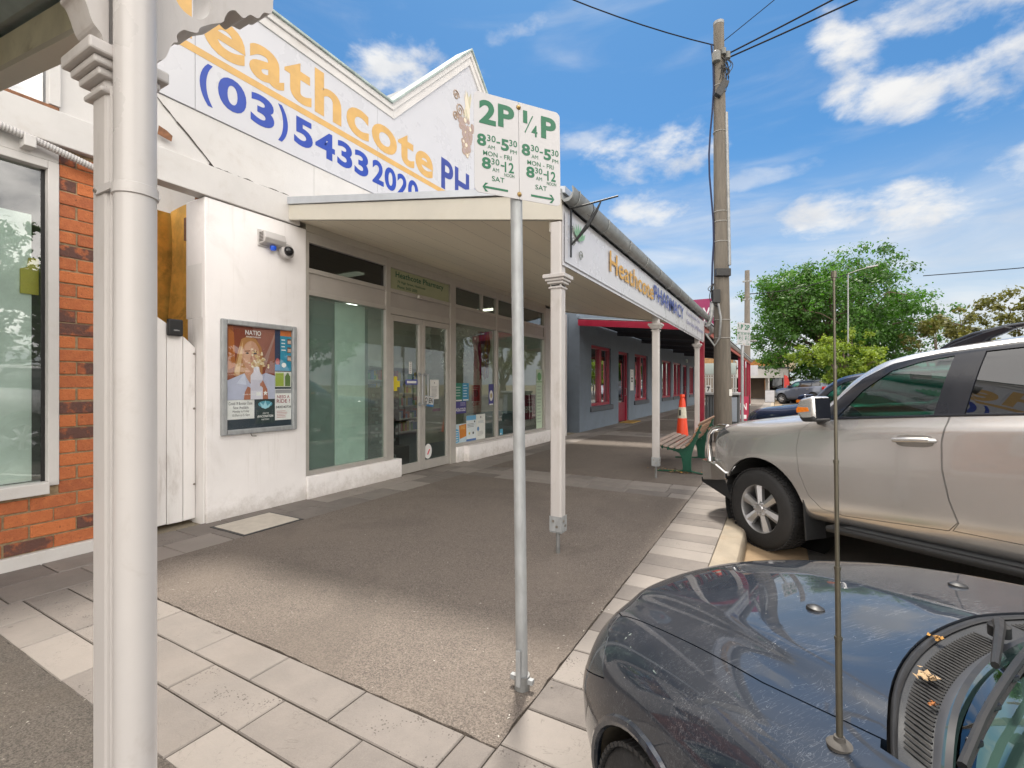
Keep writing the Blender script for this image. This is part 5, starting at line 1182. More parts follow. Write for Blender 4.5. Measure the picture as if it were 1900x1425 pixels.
wire('overhead_cable', 'pale cable from the far pole to the tree street lamp', fq_ + Z_ * 8.0, (4.46, 42.7, 9.6), .3, .03)
wire('overhead_cable', 'long thin cable crossing the sky right of the big tree', (9, 44, 9.2), (40, 40, 9.6), .4, .03)
fb = thing('white_corner_shop', 'white shop with dark roof edge at the far end of the street', 'shop', (-2, 53, 0))
Y0 = 52.0
g = MB(); g.box((-6.5, Y0 + 2.6, -.2), (-2.9, Y0 + 9, 3.3)); g.box((-1.2, Y0 + 2.6, -.2), (.6, Y0 + 9, 3.3)); g.box((-2.9, Y0 + 2.6, 2.3), (-1.2, Y0 + 9, 3.3)); g.build('wall', M['white'], fb)
g = MB(); g.box((-6.5, Y0, 2.05), (.8, Y0 + .1, 2.95)); g.box((-6.5, Y0 + .1, 2.85), (.8, Y0 + 2.6, 2.95)); g.build('verandah_fascia', M['white'], fb)
MB().box((-6.6, Y0 - .06, 2.95), (.9, Y0 + 2.7, 3.08)).build('roof_edge', M['blue_sill'], fb)
g = MB()
for k in range(24): g.prism([(0, 0), (.24, 0), (.12, -.2)], (-6.4 + k * .3, Y0 + 2.0, 2.3), X_, Z_, (0, .03, 0))
g.build('scalloped_valance', M['black'], fb)
g = MB(); g.box((-2.85, Y0 + 2.9, 0), (-1.25, Y0 + 3.0, 2.3)); g.build('doorway', mat('warm_doorway', (.10, .07, .05), .8), fb)
g = MB(); g.box((-5.2, Y0 + 2.55, .7), (-3.4, Y0 + 2.6, 2.1)); g.box((-.9, Y0 + 2.55, .8), (.4, Y0 + 2.6, 2.1)); g.build('window', M['glass_dark'], fb)
g = MB()
for x in (-6.2, -3.2, -.9, .6): g.box((x, Y0 + .1, 0), (x + .12, Y0 + .22, 2.1))
g.build('verandah_post', M['white'], fb)
MB().box((-3.2, Y0 + 2.3, .8), (-2.7, Y0 + 2.4, 1.7)).build('timber_board', colm((.35, .17, .06)), fb)
t = thing('ochre_upper_house', 'small orange building showing above the white corner shop', 'building', (-3, 66, 0)); MB().box((-3.2, 66, 0), (.2, 70, 4.4)).build('wall', mat('ochre_boards', (.48, .20, .07), .8), t); MB().box((-.4, 65.9, 3.0), (1.8, 70, 4.2)).build('side_wall', mat('cream_boards', (.55, .48, .32), .8), t); MB().box((-3.4, 65.8, 4.4), (2.0, 70.2, 4.55)).build('roof', M['galv_dull'], t)
t = thing('lattice_fence', 'pale lattice fence panel past the blue building', 'fence', (-4.5, 38, 0)); g = MB()
for k in range(16): g.box((-5.3 + k * .17, 38, 0), (-5.22 + k * .17, 38.04, 2.1))
for z in (.3, 1.1, 1.9, 2.1): g.box((-5.3, 38.05, z), (-2.6, 38.09, z + .08))
g.build('pickets', flat('pale_fence', (.55, .56, .55)), t); MB().box((-5.3, 37.97, 2.2), (-2.7, 38.0, 3.0)).build('sign_panel', flat('pale_green_panel_paint', (.45, .52, .50)), t)
t = thing('timber_hut', 'brown timber gabled stall roof past the lattice fence', 'stall', (-4.5, 41, 0)); MB().prism([(-6.2, 2.9), (-2.6, 2.9), (-4.4, 4.6)], (0, 41, 0), X_, Z_, (0, 2, 0)).build('roof', mat('timber_shingle', (.32, .18, .08), .8, var=.3, scale=8), t); MB().box((-5.8, 41.2, 0), (-3, 42.8, 2.9)).build('wall', mat('hut_wall', (.20, .15, .11), .8), t)
t = thing('red_flag_banner', 'red upright flag banner by the far pavement', 'flag', (.35, 44, 0)); MB().tube([(.35, 44, 0), (.35, 44, 2.4)], .02, 6).build('pole', M['galv_dull'], t); MB().prism([(0, 0), (.34, .12), (.40, 1.1), (.26, 1.6), (0, 1.7)], (.35, 44, .5), X_, Z_, (0, .02, 0)).build('banner', mat('red_banner', (.6, .05, .04), .6, var=.1), t)
t = thing('sandwich_board', 'white pavement board by the far kerb', 'a-frame sign', (-.6, 43, 0)); MB().box((-.95, 43, .03), (-.3, 43.05, .95)).build('board', M['sign_white'], t); MB().box((-.97, 43.05, 0), (-.28, 43.1, .98)).build('frame', M['black'], t)

# ================================================================== TREES
def leaf_mat(name, a, b, tr):
    m = bpy.data.materials.new(name); m.use_nodes = True; t = NT(m.node_tree); p = m.node_tree.nodes['Principled BSDF']
    at = t.new('ShaderNodeAttribute', _attribute_name='rnd').outputs['Fac']
    c = t.mix(at, a, b); t.put(p.inputs['Base Color'], c); p.inputs['Roughness'].default_value = .55
    tl = t.new('ShaderNodeBsdfTranslucent'); t.put(tl.inputs[0], t.mix(1.0, c, tr, 'MULTIPLY'))
    mx = t.new('ShaderNodeMixShader'); mx.inputs[0].default_value = .35
    o = m.node_tree.nodes['Material Output']; t.l.new(p.outputs[0], mx.inputs[1]); t.l.new(tl.outputs[0], mx.inputs[2]); t.l.new(mx.outputs[0], o.inputs[0])
    return m
barkm = mat('bark', (.12, .09, .065), .9, var=.3, scale=8, bump=.5)
def tree(name, label, base, h, rx, rz_, zc, nclump, nleaf, ls, m, seed, group=None, flat_top=1.0):
    rr = random.Random(seed); t = thing(name, label, 'tree', base, group); b = Vector(base)
    w = MB(); tr = h * .028
    w.tube([b - Z_ * .2, b + Z_ * (h * .2), b + Vector((.1, .05, h * .42)), b + Vector((-.05, 0, h * .7))], [tr * 1.35, tr, tr * .7, tr * .3], 10)
    cl = []; lobes = []
    for k in range(max(6, nclump // 11)):
        while True:
            p = Vector((rr.uniform(-1, 1), rr.uniform(-1, 1), rr.uniform(-.9, 1)))
            if .3 < p.length < 1: break
        p = p.normalized() * (p.length ** .5) * .78
        lobes.append((p, rr.uniform(.22, .40), rr.random()))
        c_ = b + Vector((p.x * rx, p.y * rx, zc + p.z * rz_))
        s = b + Z_ * rr.uniform(h * .18, h * .42); mid = s.lerp(c_, .5) + Vector((0, 0, h * .04))
        w.tube([s, mid, c_], [tr * .5, tr * .3, tr * .1], 7)
    for k in range(nclump):
        p, lr, q = lobes[k % len(lobes)]
        d = Vector((rr.gauss(0, .55), rr.gauss(0, .55), rr.gauss(0, .5)))
        if d.length > 1.1: d = d.normalized() * 1.1
        e = p + d * lr
        c_ = b + Vector((e.x * rx, e.y * rx, zc + e.z * rz_))
        cl.append((c_, rr.uniform(.05, .12) * rx, .55 * q + .45 * rr.random()))
        if k % 5 == 0:
            l0 = b + Vector((p.x * rx, p.y * rx, zc + p.z * rz_)); w.tube([l0, c_], [tr * .12, tr * .04], 5)
    w.build('trunk', barkm, t, smooth=True)
    g = MB(); vs = []; fs = []; rs = []
    for (c_, r_, q) in cl:
        n = int(nleaf / nclump * rr.uniform(.6, 1.4))
        for k in range(n):
            d = Vector((rr.gauss(0, .6), rr.gauss(0, .6), rr.gauss(0, .42)))
            if d.length > 1.5: d = d * (1.5 / d.length)
            p = c_ + d * r_
            nrm = (d.normalized() + Vector((rr.uniform(-.8, .8), rr.uniform(-.8, .8), rr.uniform(-.2, 1.2)))).normalized(); a = nrm.orthogonal().normalized(); a = Matrix.Rotation(rr.uniform(0, 6.28), 3, nrm) @ a; e = nrm.cross(a); s = ls * rr.uniform(.5, 1.5)
            o = len(vs); vs += [p - a * s, p + e * s * .55, p + a * s - nrm * s * .2, p - e * s * .55]; fs.append([o, o + 1, o + 2, o + 3]); rs.append(min(1, max(0, q * .6 + rr.random() * .4)))
    g.v = [tuple(v) for v in vs]; g.f = fs; g.m = [0] * len(fs); g.r = rs
    g.build('crown', m, t)
    return t
dg = leaf_mat('deep_green_leaf', (.007, .032, .004), (.085, .205, .022), (1.2, 1.6, .5))
yg = leaf_mat('lime_leaf', (.085, .16, .01), (.26, .34, .03), (1.3, 1.3, .4))
og = leaf_mat('olive_leaf', (.07, .08, .015), (.19, .18, .035), (1.2, 1.2, .5))
tree('broadleaf_tree', 'big dark green broadleaf tree filling the middle of the street end', (4.2, 53, -.1), 13.4, 8.3, 6.0, 7.2, 700, 64000, .125, dg, 3)
tree('young_tree', 'lime green young tree in front of the big dark tree', (4.3, 43.7, -.1), 5.8, 3.3, 2.6, 3.3, 130, 11000, .085, yg, 5)
tree('young_tree', 'sparse yellow green tree low at the far pavement edge', (.8, 56, -.1), 5.6, 2.8, 2.3, 3.0, 110, 9000, .095, yg, 8)
tree('street_tree', 'thin olive tree showing above the silver car roof', (10.5, 47.2, -.1), 6.2, 2.5, 1.9, 4.5, 60, 3600, .10, og, 11)
tree('street_tree', 'yellow olive tree at the right above the roof rack', (12.3, 38.8, -.1), 6.8, 3.6, 2.4, 4.6, 110, 9000, .10, og, 14)
tree('bushy_tree', 'low green bush behind the far parked cars', (8.0, 60, -.1), 6, 4.8, 2.8, 2.8, 160, 11000, .13, dg, 17)
# across the road (seen in the shop windows and car panels)
for i, (x, y, h) in enumerate(((15, 2, 9), (16, 9, 7.5), (15.5, -7, 8.5), (16, 17, 8))):
    tree('roadside_tree', ['broad tree opposite the parking sign', 'rounded tree opposite the pharmacy doors', 'leafy tree opposite the brick shop', 'leafy tree opposite the bench'][i] + ' across the road', (x, y, 0), h, h * .42, h * .34, h * .6, 170, 9000, .12, dg, 30 + i)
for i, (x, y, h) in enumerate(((21, -12, 11), (22, -3, 10), (22.5, 6, 11), (22, 14, 10), (21, 23, 11))):
    tree('roadside_tree', ['tall back tree at the far left across the road', 'tall back tree opposite the parking sign', 'tall back tree opposite the pharmacy', 'tall back tree opposite the bench', 'tall back tree opposite the blue building'][i], (x, y, 0), h, h * .46, h * .36, h * .55, 170, 9000, .15, dg, 50 + i)
hs = thing('opposite_house', 'white gabled house across the road', 'house', (27, 4, 0))
MB().box((26, -3, 0), (34, 9, 3.6)).build('wall', M['white'], hs); MB().prism([(-3.6, 3.6), (9.6, 3.6), (3, 6.8)], (25.5, 0, 0), Y_, Z_, (9, 0, 0)).build('roof', M['galv_dull'], hs)
g = MB()
for y in (-1.5, 2, 6): g.box((25.97, y, 1), (26.0, y + 1.4, 2.4))
g.build('window', M['glass_dark'], hs)
# ================================================================== CARS
def pchip(x, y, xi):
    x = np.asarray(x, float); y = np.asarray(y, float); xi = np.asarray(xi, float)
    h = np.diff(x); d = np.diff(y, axis=0) / h[:, None]; m = np.zeros_like(y)
    for i in range(1, len(x) - 1):
        w1, w2 = 2 * h[i] + h[i - 1], h[i] + 2 * h[i - 1]
        ok = d[i - 1] * d[i] > 0
        with np.errstate(divide='ignore', invalid='ignore'):
            v = (w1 + w2) / (w1 / d[i - 1] + w2 / d[i])
        m[i] = np.where(ok, np.nan_to_num(v), 0)
    m[0], m[-1] = d[0], d[-1]
    k = np.clip(np.searchsorted(x, xi, side='right') - 1, 0, len(x) - 2)
    t = ((xi - x[k]) / h[k])[:, None]; hk = h[k][:, None]
    return (2 * t**3 - 3 * t**2 + 1) * y[k] + (t**3 - 2 * t**2 + t) * hk * m[k] + (-2 * t**3 + 3 * t**2) * y[k + 1] + (t**3 - t**2) * hk * m[k + 1]

def loft(stations, curv, nx, nr, dense=None, rp=None, kz=lambda x, z: 1):
    """stations: list of (x, ring [(y,z)...]) from front to rear; curv(x): plan bow. Returns closed mesh"""
    st = sorted(stations, key=lambda s: s[0]); xs = np.array([s[0] for s in st])
    A = np.array([[c for p in s[1] for c in p] for s in st])
    xi = np.interp(np.linspace(0, 1, nx), *dense) if dense else np.linspace(xs[0], xs[-1], nx)
    B = pchip(xs, A, xi).reshape(nx, -1, 2)
    n = B.shape[1]; par = np.arange(n) if rp is None else np.array(rp, float)
    pi = np.linspace(par[0], par[-1], nr)
    vs = []; 
    for i in range(nx):
        q = pchip(par, B[i], pi); c = curv(xi[i])
        L = [(xi[i] - c * kz(xi[i], z) * y * y, y, z) for y, z in q]
        L[0] = (L[0][0], 0, L[0][2]); L[-1] = (L[-1][0], 0, L[-1][2])
        vs += L + [(x, -y, z) for x, y, z in L[-2:0:-1]]
    N = 2 * nr - 2; fs = []
    for i in range(nx - 1):
        for k in range(N):
            fs.append((i * N + k, i * N + (k + 1) % N, (i + 1) * N + (k + 1) % N, (i + 1) * N + k))
    for i0 in (0, nx - 1):     # caps as strips across
        o = i0 * N
        for k in range(nr - 1):
            a, b = o + k, o + k + 1; c_, d_ = o + (N - k - 1 if k + 1 < nr else 0), o + (N - k) % N
            c2 = o + (N - (k + 1)) % N; d2 = o + (N - k) % N
            ids = [a, b, c2, d2]; u = []
            for q in ids:
                if q not in u: u.append(q)
            if len(u) >= 3: fs.append(tuple(u))
    me = bpy.data.meshes.new('loft'); me.from_pydata(vs, [], fs)
    bm = bmesh.new(); bm.from_mesh(me); bmesh.ops.recalc_face_normals(bm, faces=bm.faces); bm.to_mesh(me); bm.free()
    return me
def ev(me, mods):
    o = bpy.data.objects.new('t', me); C.objects.link(o)
    for typ, kw in mods:
        m = o.modifiers.new('m', typ)
        for k, v in kw.items(): setattr(m, k, v)
    bpy.context.view_layer.update()
    r = bpy.data.meshes.new_from_object(o.evaluated_get(bpy.context.evaluated_depsgraph_get()))
    bpy.data.objects.remove(o); return r
def mesh_of(mb):
    me = bpy.data.meshes.new('c'); me.from_pydata([tuple(v) for v in mb.v], [], mb.f)
    bm = bmesh.new(); bm.from_mesh(me); bmesh.ops.recalc_face_normals(bm, faces=bm.faces); bm.to_mesh(me); bm.free(); return me
def boolop(me, cut, op='DIFFERENCE'):
    c = bpy.data.objects.new('cut', cut); C.objects.link(c)
    r = ev(me, [('BOOLEAN', dict(operation=op, object=c, solver='EXACT'))])
    bpy.data.objects.remove(c); return r
def shell(me, off0, th):
    """closed shell: outer surface moved inward by off0, thickness th"""
    me2 = me.copy()
    if off0:
        co = np.empty(len(me2.vertices) * 3); me2.vertices.foreach_get('co', co)
        no = np.array([v.normal[:] for v in me2.vertices]).ravel()
        me2.vertices.foreach_set('co', co - no * off0); me2.update()
    return ev(me2, [('SOLIDIFY', dict(thickness=th, offset=-1, use_even_offset=False, use_quality_normals=True))])
def sideprism(poly, y0, y1):
    return MB().prism(poly, (0, y0, 0), X_, Z_, (0, y1 - y0, 0))
def topprism(poly, z0, z1):
    return MB().prism(poly, (0, 0, z0), X_, Y_, (0, 0, z1 - z0))
def fix_normals(me, src, bvh):
    me.shade_smooth(); me.update()
    vn = [v.normal.copy() for v in src.vertices]; out = []
    for p in me.polygons:
        for li in p.loop_indices:
            co = me.vertices[me.loops[li].vertex_index].co
            loc, nrm, fi, d = bvh.find_nearest(co, .004)
            if loc is None or nrm.dot(p.normal) < .75: out.append(p.normal[:]); continue
            sp_ = src.polygons[fi]; W_ = 0; n = Vector((0, 0, 0))
            for vi in sp_.vertices:
                w = 1 / ((src.vertices[vi].co - loc).length ** 2 + 1e-7); n += vn[vi] * w; W_ += w
            out.append((n / W_).normalized()[:])
    me.normals_split_custom_set(out)
def putmesh(me, name, m, parent, src=None, bvh=None):
    me.materials.clear(); me.materials.append(m); me.name = name
    me.polygons.foreach_set('material_index', [0] * len(me.polygons))
    if src: fix_normals(me, src, bvh)
    else:
        me.shade_smooth(); me.set_sharp_from_angle(angle=R(35))
    o = bpy.data.objects.new(name, me); C.objects.link(o); o.parent = parent; BASE[o.name] = BASE[parent.name]; return o
def union(*mbs):
    r = MB()
    for m in mbs: r.add(m.v, m.f)
    return r
def wheel(parent, x, y, rad, w, rimr, side, nspk=6, name='wheel'):
    """side=+1 outer face towards +y"""
    t = MB(); s = side
    pr = [(rimr, -w / 2), (rimr + .02, -w / 2 - .0), (rad - .05, -w / 2 - .006), (rad - .012, -w / 2 + .018), (rad, -w / 2 + .045), (rad, w / 2 - .045), (rad - .012, w / 2 - .018), (rad - .05, w / 2 + .006), (rimr + .02, w / 2), (rimr, w / 2), (rimr - .005, w / 2 - .02), (rimr - .005, -w / 2 + .02)]
    t.lathe(pr + [pr[0]], (x, y, rad), 56, 'y', cap=False)
    n = 64
    for k in range(n):
        a = 2 * math.pi * k / n
        for j, (yy, da) in enumerate(((-.36, 0), (-.13, .5), (.13, 0), (.36, .5))):
            b = a + da * 2 * math.pi / n; m3 = Matrix.Rotation(-b, 3, 'Y')
            t.obox(Vector((x, y + yy * w, rad)) + m3 @ Vector((rad - .001, 0, 0)), (.012, w * .20, rad * .062), m3)
    o = t.build(name, M['rubber'], parent, smooth=True); 
    g = MB(); yo = y + s * (w / 2 - .012)
    g.lathe([(rimr + .004, -w / 2), (rimr + .012, -w / 2 + .006), (rimr - .004, -w / 2 + .012), (rimr - .012, 0), (rimr - .014, w / 2 - .03), (rimr - .006, w / 2 - .008), (rimr + .012, w / 2 - .004), (rimr + .004, w / 2)], (x, y, rad), 56, 'y', cap=False)
    rr_ = rimr - .012
    for k in range(nspk):
        a = 2 * math.pi * k / nspk + .35; ca, sa = math.cos(a), math.sin(a); ra = Vector((ca, 0, sa)); ta = Vector((-sa, 0, ca))
        c_ = Vector((x, yo, rad)); O = Y_ * s
        def P(r, t_, d): return c_ + ra * r + ta * t_ - O * d
        for sg, w0, w1 in ((1, .030, .052), (-1, .026, .040)):
            vs = [P(.05, 0, -.004), P(.05, sg * w0, .014), P(rr_, sg * w1, .028), P(rr_, 0 + .012, .004), P(.05, 0, .05), P(.05, sg * w0, .05), P(rr_, sg * w1, .06), P(rr_, .012, .06)]
            g.add(vs, [(0, 1, 2, 3), (4, 7, 6, 5), (0, 4, 5, 1), (1, 5, 6, 2), (2, 6, 7, 3), (3, 7, 4, 0)])
    g.lathe([(0, s * .012), (.036, s * .010), (.042, s * .0), (.075, -s * .006), (.078, -s * .05), (0, -s * .05)], (x, yo, rad), 28, 'y')
    for k in range(6):
        a = 2 * math.pi * k / 6; g.lathe([(0, s * .014), (.010, s * .012), (.011, -s * .01), (0, -s * .01)], (x + .058 * math.cos(a), yo, rad + .058 * math.sin(a)), 8, 'y')
    rim = g.build('rim', M['alloy'], o, smooth=True)
    d = MB(); d.lathe([(0, 0), (rimr - .04, 0), (rimr - .04, .02), (0, .02)], (x, y - s * .03, rad), 32, 'y'); d.build('brake_disc', mat('brake_dark', (.05, .045, .04), .6, .5) if 'bk' not in CW else CW['bk'], o)
    return o

def carpaint(name, col, metal, rough, coat=1.0, flake=.0, dirt=None, scratches=False):
    m = bpy.data.materials.new(name); m.use_nodes = True; t = NT(m.node_tree); p = m.node_tree.nodes['Principled BSDF']
    co = t.new('ShaderNodeTexCoord').outputs['Object']
    n = t.noise(co, 2.0, 6, .6); c = t.mix(1.0, col, t.ramp(n, .2, .8, .94, 1.06), 'MULTIPLY')
    if dirt:
        d = t.math('MULTIPLY', t.ramp(t.noise(co, 1.6, 4, .6, .2), .1, .9), .07); gn = t.new('ShaderNodeNewGeometry'); sn = t.new('ShaderNodeSeparateXYZ'); t.l.new(gn.outputs['Normal'], sn.inputs[0]); d = t.math('MULTIPLY', d, t.ramp(sn.outputs[2], .55, .95, .12, 1.0)); c = t.mix(d, c, dirt)
        c = t.mix(t.math('MULTIPLY', t.math('GREATER_THAN', t.noise(co, 110, 2, .5), .775), .6), c, (.5, .48, .44))
    p.inputs['Metallic'].default_value = metal; t.put(p.inputs['Roughness'], rough)
    p.inputs['Coat Weight'].default_value = coat; p.inputs['Coat Roughness'].default_value = .035; p.inputs['Coat IOR'].default_value = 1.55
    if scratches:
        tot = None
        for k, (rx_, rz_, sx, th) in enumerate(((.3, .9, 26, .030), (-.5, .3, 30, .026), (.2, -.7, 24, .024), (.9, .2, 22, .020))):
            mp = t.new('ShaderNodeMapping'); t.l.new(co, mp.inputs[0]); mp.inputs['Rotation'].default_value = (rx_, .2 * k, rz_); mp.inputs['Scale'].default_value = (sx, 1.4, sx)
            s = t.noise(mp.outputs[0], 3.0, 2, .5, .6); l = t.math('LESS_THAN', t.math('ABSOLUTE', t.math('SUBTRACT', s, .5)), th * .30)
            l = t.math('MULTIPLY', l, t.ramp(t.noise(co, 5.0 + k, 3, .5), .50, .64))
            tot = l if tot is None else t.math('MAXIMUM', tot, l)
        c = t.mix(t.math('MULTIPLY', tot, .14), c, (.42, .43, .46))
        haze = t.ramp(t.noise(co, 2.2, 6, .65), .3, .8, .01, .04)
        t.put(p.inputs['Coat Roughness'], haze)
    t.put(p.inputs['Base Color'], c)
    return m
carglass = glass('car_glass', (.40, .74, .66), .95)
carglass_dark = glass('tinted_car_glass', (.07, .12, .15), 1.0)
trim = mat('gloss_black_trim', (.012, .014, .02), .18, var=.05)
plas = mat('grey_black_plastic', (.018, .019, .021), .55, var=.12, scale=20, bump=.2, bscale=200)
inner = mat('cabin_dark', (.035, .04, .04), .8, var=.1)
seatm = mat('seat_cloth', (.10, .115, .11), .85, var=.15, scale=20)
CW['bk'] = mat('brake_dark', (.05, .045, .04), .6, .5)
amber = mat('amber_lens', (.75, .20, .02), .15, var=.2, scale=60)
lampm = mat('lamp_chrome', (.6, .62, .63), .12, .8, var=.3, scale=18)
lampg = glass('lamp_cover', (.75, .8, .8), 1.6)
lampd = mat('headlamp_dark', (.09, .095, .10), .06, .5, var=.5, scale=14)
redlens = mat('red_lens', (.4, .01, .01), .15)

def grip(me, bvh, side, x, z):
    hit = bvh.ray_cast(Vector((x, side * 1.6, z)), Vector((0, -side, 0)))
    return hit[0].y if hit[0] is not None else side * .9

def build_suv():
    st = [(.95, [(0, .52), (.48, .52), (.62, .56), (.67, .66), (.68, .82), (.67, .96), (.63, 1.05), (.50, 1.10), (.30, 1.12), (0, 1.13)]),
          (.90, [(0, .47), (.58, .47), (.72, .52), (.77, .64), (.78, .82), (.77, .98), (.72, 1.08), (.58, 1.135), (.32, 1.155), (0, 1.165)]),
          (.78, [(0, .43), (.66, .43), (.81, .48), (.86, .62), (.87, .82), (.86, 1.0), (.82, 1.11), (.66, 1.175), (.36, 1.195), (0, 1.205)]),
          (.5, [(0, .38), (.72, .38), (.88, .45), (.925, .62), (.935, .85), (.92, 1.05), (.87, 1.165), (.70, 1.225), (.4, 1.245), (0, 1.25)]),
          (0, [(0, .36), (.74, .36), (.90, .44), (.94, .62), (.95, .88), (.935, 1.09), (.885, 1.19), (.72, 1.27), (.4, 1.29), (0, 1.295)]),
          (-.42, [(0, .36), (.74, .36), (.90, .44), (.935, .62), (.942, .88), (.93, 1.11), (.893, 1.222), (.735, 1.318), (.40, 1.335), (0, 1.34)]),
          (-.60, [(0, .36), (.74, .36), (.90, .44), (.935, .62), (.94, .88), (.93, 1.12), (.895, 1.235), (.745, 1.42), (.42, 1.445), (0, 1.455)]),
          (-.83, [(0, .36), (.74, .36), (.90, .44), (.935, .62), (.938, .88), (.93, 1.13), (.895, 1.243), (.735, 1.585), (.45, 1.635), (0, 1.655)]),
          (-1.10, [(0, .36), (.74, .36), (.90, .44), (.935, .62), (.935, .88), (.93, 1.135), (.895, 1.25), (.715, 1.70), (.47, 1.745), (0, 1.775)]),
          (-1.35, [(0, .36), (.74, .36), (.90, .44), (.935, .62), (.935, .88), (.93, 1.14), (.895, 1.255), (.70, 1.745), (.48, 1.79), (0, 1.82)]),
          (-1.9, [(0, .36), (.74, .36), (.90, .44), (.935, .62), (.935, .88), (.93, 1.145), (.895, 1.262), (.69, 1.765), (.49, 1.815), (0, 1.848)]),
          (-2.8, [(0, .36), (.74, .36), (.90, .44), (.935, .62), (.945, .88), (.93, 1.15), (.89, 1.27), (.68, 1.755), (.48, 1.80), (0, 1.835)]),
          (-3.4, [(0, .40), (.72, .40), (.87, .48), (.91, .64), (.915, .88), (.90, 1.15), (.86, 1.28), (.66, 1.715), (.46, 1.76), (0, 1.79)]),
          (-3.68, [(0, .46), (.70, .46), (.83, .52), (.87, .66), (.87, .88), (.855, 1.15), (.82, 1.28), (.64, 1.62), (.44, 1.66), (0, 1.68)]),
          (-3.82, [(0, .48), (.66, .48), (.79, .54), (.83, .66), (.83, .88), (.81, 1.12), (.77, 1.24), (.64, 1.36), (.42, 1.39), (0, 1.41)]),
          (-3.88, [(0, .52), (.60, .52), (.72, .58), (.76, .68), (.76, .88), (.74, 1.08), (.70, 1.18), (.56, 1.26), (.36, 1.28), (0, 1.30)])]
    cv = lambda x: float(np.interp(x, [-3.88, -3.4, -2.6, -1.4, -1.0, -.5, .2, .6, .95], [-.12, -.06, 0, .04, .12, .2, .20, .20, .24]))
    st = [(x, [(y, z - .03 * min(1, max(0, (z - 1.70) / .1))) for y, z in r]) for x, r in st]
    body = loft(st, cv, 130, 46, dense=([0, .12, .55, .8, 1], [-3.88, -3.5, -1.2, -.3, .95]))
    bvh = BVHTree.FromPolygons([v.co for v in body.vertices], [tuple(p.vertices) for p in body.polygons])
    root = thing('parked_car', 'silver four wheel drive with polished bull bar parked nose in at the kerb', 'car', (0, 0, 0), local=True)
    paint = carpaint('silver_paint', (.60, .59, .585), .72, .27)
    sh = shell(body, 0, .022)
    DLO = [(-.62, 1.25), (-.80, 1.43), (-.98, 1.575), (-1.2, 1.672), (-1.5, 1.715), (-1.9, 1.727), (-2.8, 1.715), (-3.30, 1.67), (-3.42, 1.30), (-2.6, 1.282), (-1.6, 1.272), (-.9, 1.258)]
    wins = [[(-.82, 1.272), (-1.0, 1.475), (-1.2, 1.615), (-1.4, 1.665), (-1.595, 1.683), (-1.525, 1.282)], [(-1.70, 1.285), (-1.765, 1.69), (-2.55, 1.69), (-2.60, 1.292)], [(-2.70, 1.296), (-2.66, 1.685), (-3.22, 1.645), (-3.33, 1.312)]]
    dl = mesh_of(sideprism(DLO, -1.2, 1.2))
    ws_poly = [(-.50, 0), (-.53, .3), (-.60, .58), (-.66, .635), (-1.10, .575), (-1.13, .3), (-1.14, 0), (-1.13, -.3), (-1.10, -.575), (-.66, -.635), (-.60, -.58), (-.53, -.3)]
    wsp = mesh_of(topprism(ws_poly, 1.30, 2.1))
    arches = union(*[MB().lathe([(0, sy * .52), (.50, sy * .52), (.50, sy * 1.2), (0, sy * 1.2)], (ax, 0, .385), 48, 'y') for ax in (0, -2.79) for sy in (1, -1)])
    ar = mesh_of(arches)
    hood_poly = [(.66, 0), (.64, .3), (.55, .55), (.40, .66), (-.40, .70), (-.48, .55), (-.42, .3), (-.40, 0), (-.42, -.3), (-.48, -.55), (-.40, -.70), (.40, -.66), (.55, -.55), (.64, -.3)]
    door_f = [(-.63, 1.262), (-.50, 1.16), (-.465, 1.0), (-.48, .78), (-.55, .60), (-.66, .50), (-.85, .475), (-1.58, .515), (-1.64, .58), (-1.60, .72), (-1.575, .92), (-1.585, 1.10), (-1.625, 1.279), (-1.2, 1.272)]
    door_r = [(-1.627, 1.279), (-1.587, 1.10), (-1.577, .92), (-1.602, .72), (-1.642, .58), (-1.60, .52), (-2.2, .51), (-2.32, .62), (-2.42, .82), (-2.60, .97), (-2.64, 1.10), (-2.63, 1.290), (-2.1, 1.284)]
    def grow(p, d):
        cx = sum(a for a, b in p) / len(p); cz = sum(b for a, b in p) / len(p)
        r = []
        n = len(p); ar_ = sum(p[i][0] * p[(i + 1) % n][1] - p[(i + 1) % n][0] * p[i][1] for i in range(n)); sg = 1 if ar_ > 0 else -1
        for i in range(n):
            a, b, c = Vector(p[i - 1]), Vector(p[i]), Vector(p[(i + 1) % n]); e1 = (b - a).normalized(); e2 = (c - b).normalized()
            n1 = Vector((e1.y, -e1.x)) * sg; n2 = Vector((e2.y, -e2.x)) * sg; m_ = (n1 + n2).normalized(); r.append(tuple(b + m_ * (d / max(.5, m_.dot(n1)))))
        return r
    head = [(.38, 1.12), (.54, 1.16), (.72, 1.15), (1.05, 1.06), (1.05, .92), (.80, .93), (.70, .99), (.58, 1.06)]
    hp = mesh_of(union(sideprism(head, .44, 1.2), sideprism(head, -1.2, -.44)))
    tail = [(-3.50, 1.02), (-3.52, 1.25), (-4, 1.25), (-4, 1.0)]
    tp = mesh_of(union(sideprism(tail, .58, 1.2), sideprism(tail, -1.2, -.58)))
    rwp = mesh_of(MB().prism([(-.58, 1.32), (.58, 1.32), (.50, 1.66), (-.50, 1.66)], (-3.55, 0, 0), Y_, Z_, (-.6, 0, 0)))
    b1 = boolop(sh, dl); b1 = boolop(b1, wsp); b1 = boolop(b1, ar); b1 = boolop(b1, hp); b1 = boolop(b1, tp); b1 = boolop(b1, rwp)
    doors = union(*[sideprism(p, s * .6, s * 1.2) for p in (door_f, door_r) for s in (1, -1)])
    b1 = boolop(b1, mesh_of(doors)); b1 = boolop(b1, mesh_of(topprism(hood_poly, 1.10, 1.6)))
    putmesh(b1, 'body', paint, root, body, bvh)
    bars = ev(sh, [])
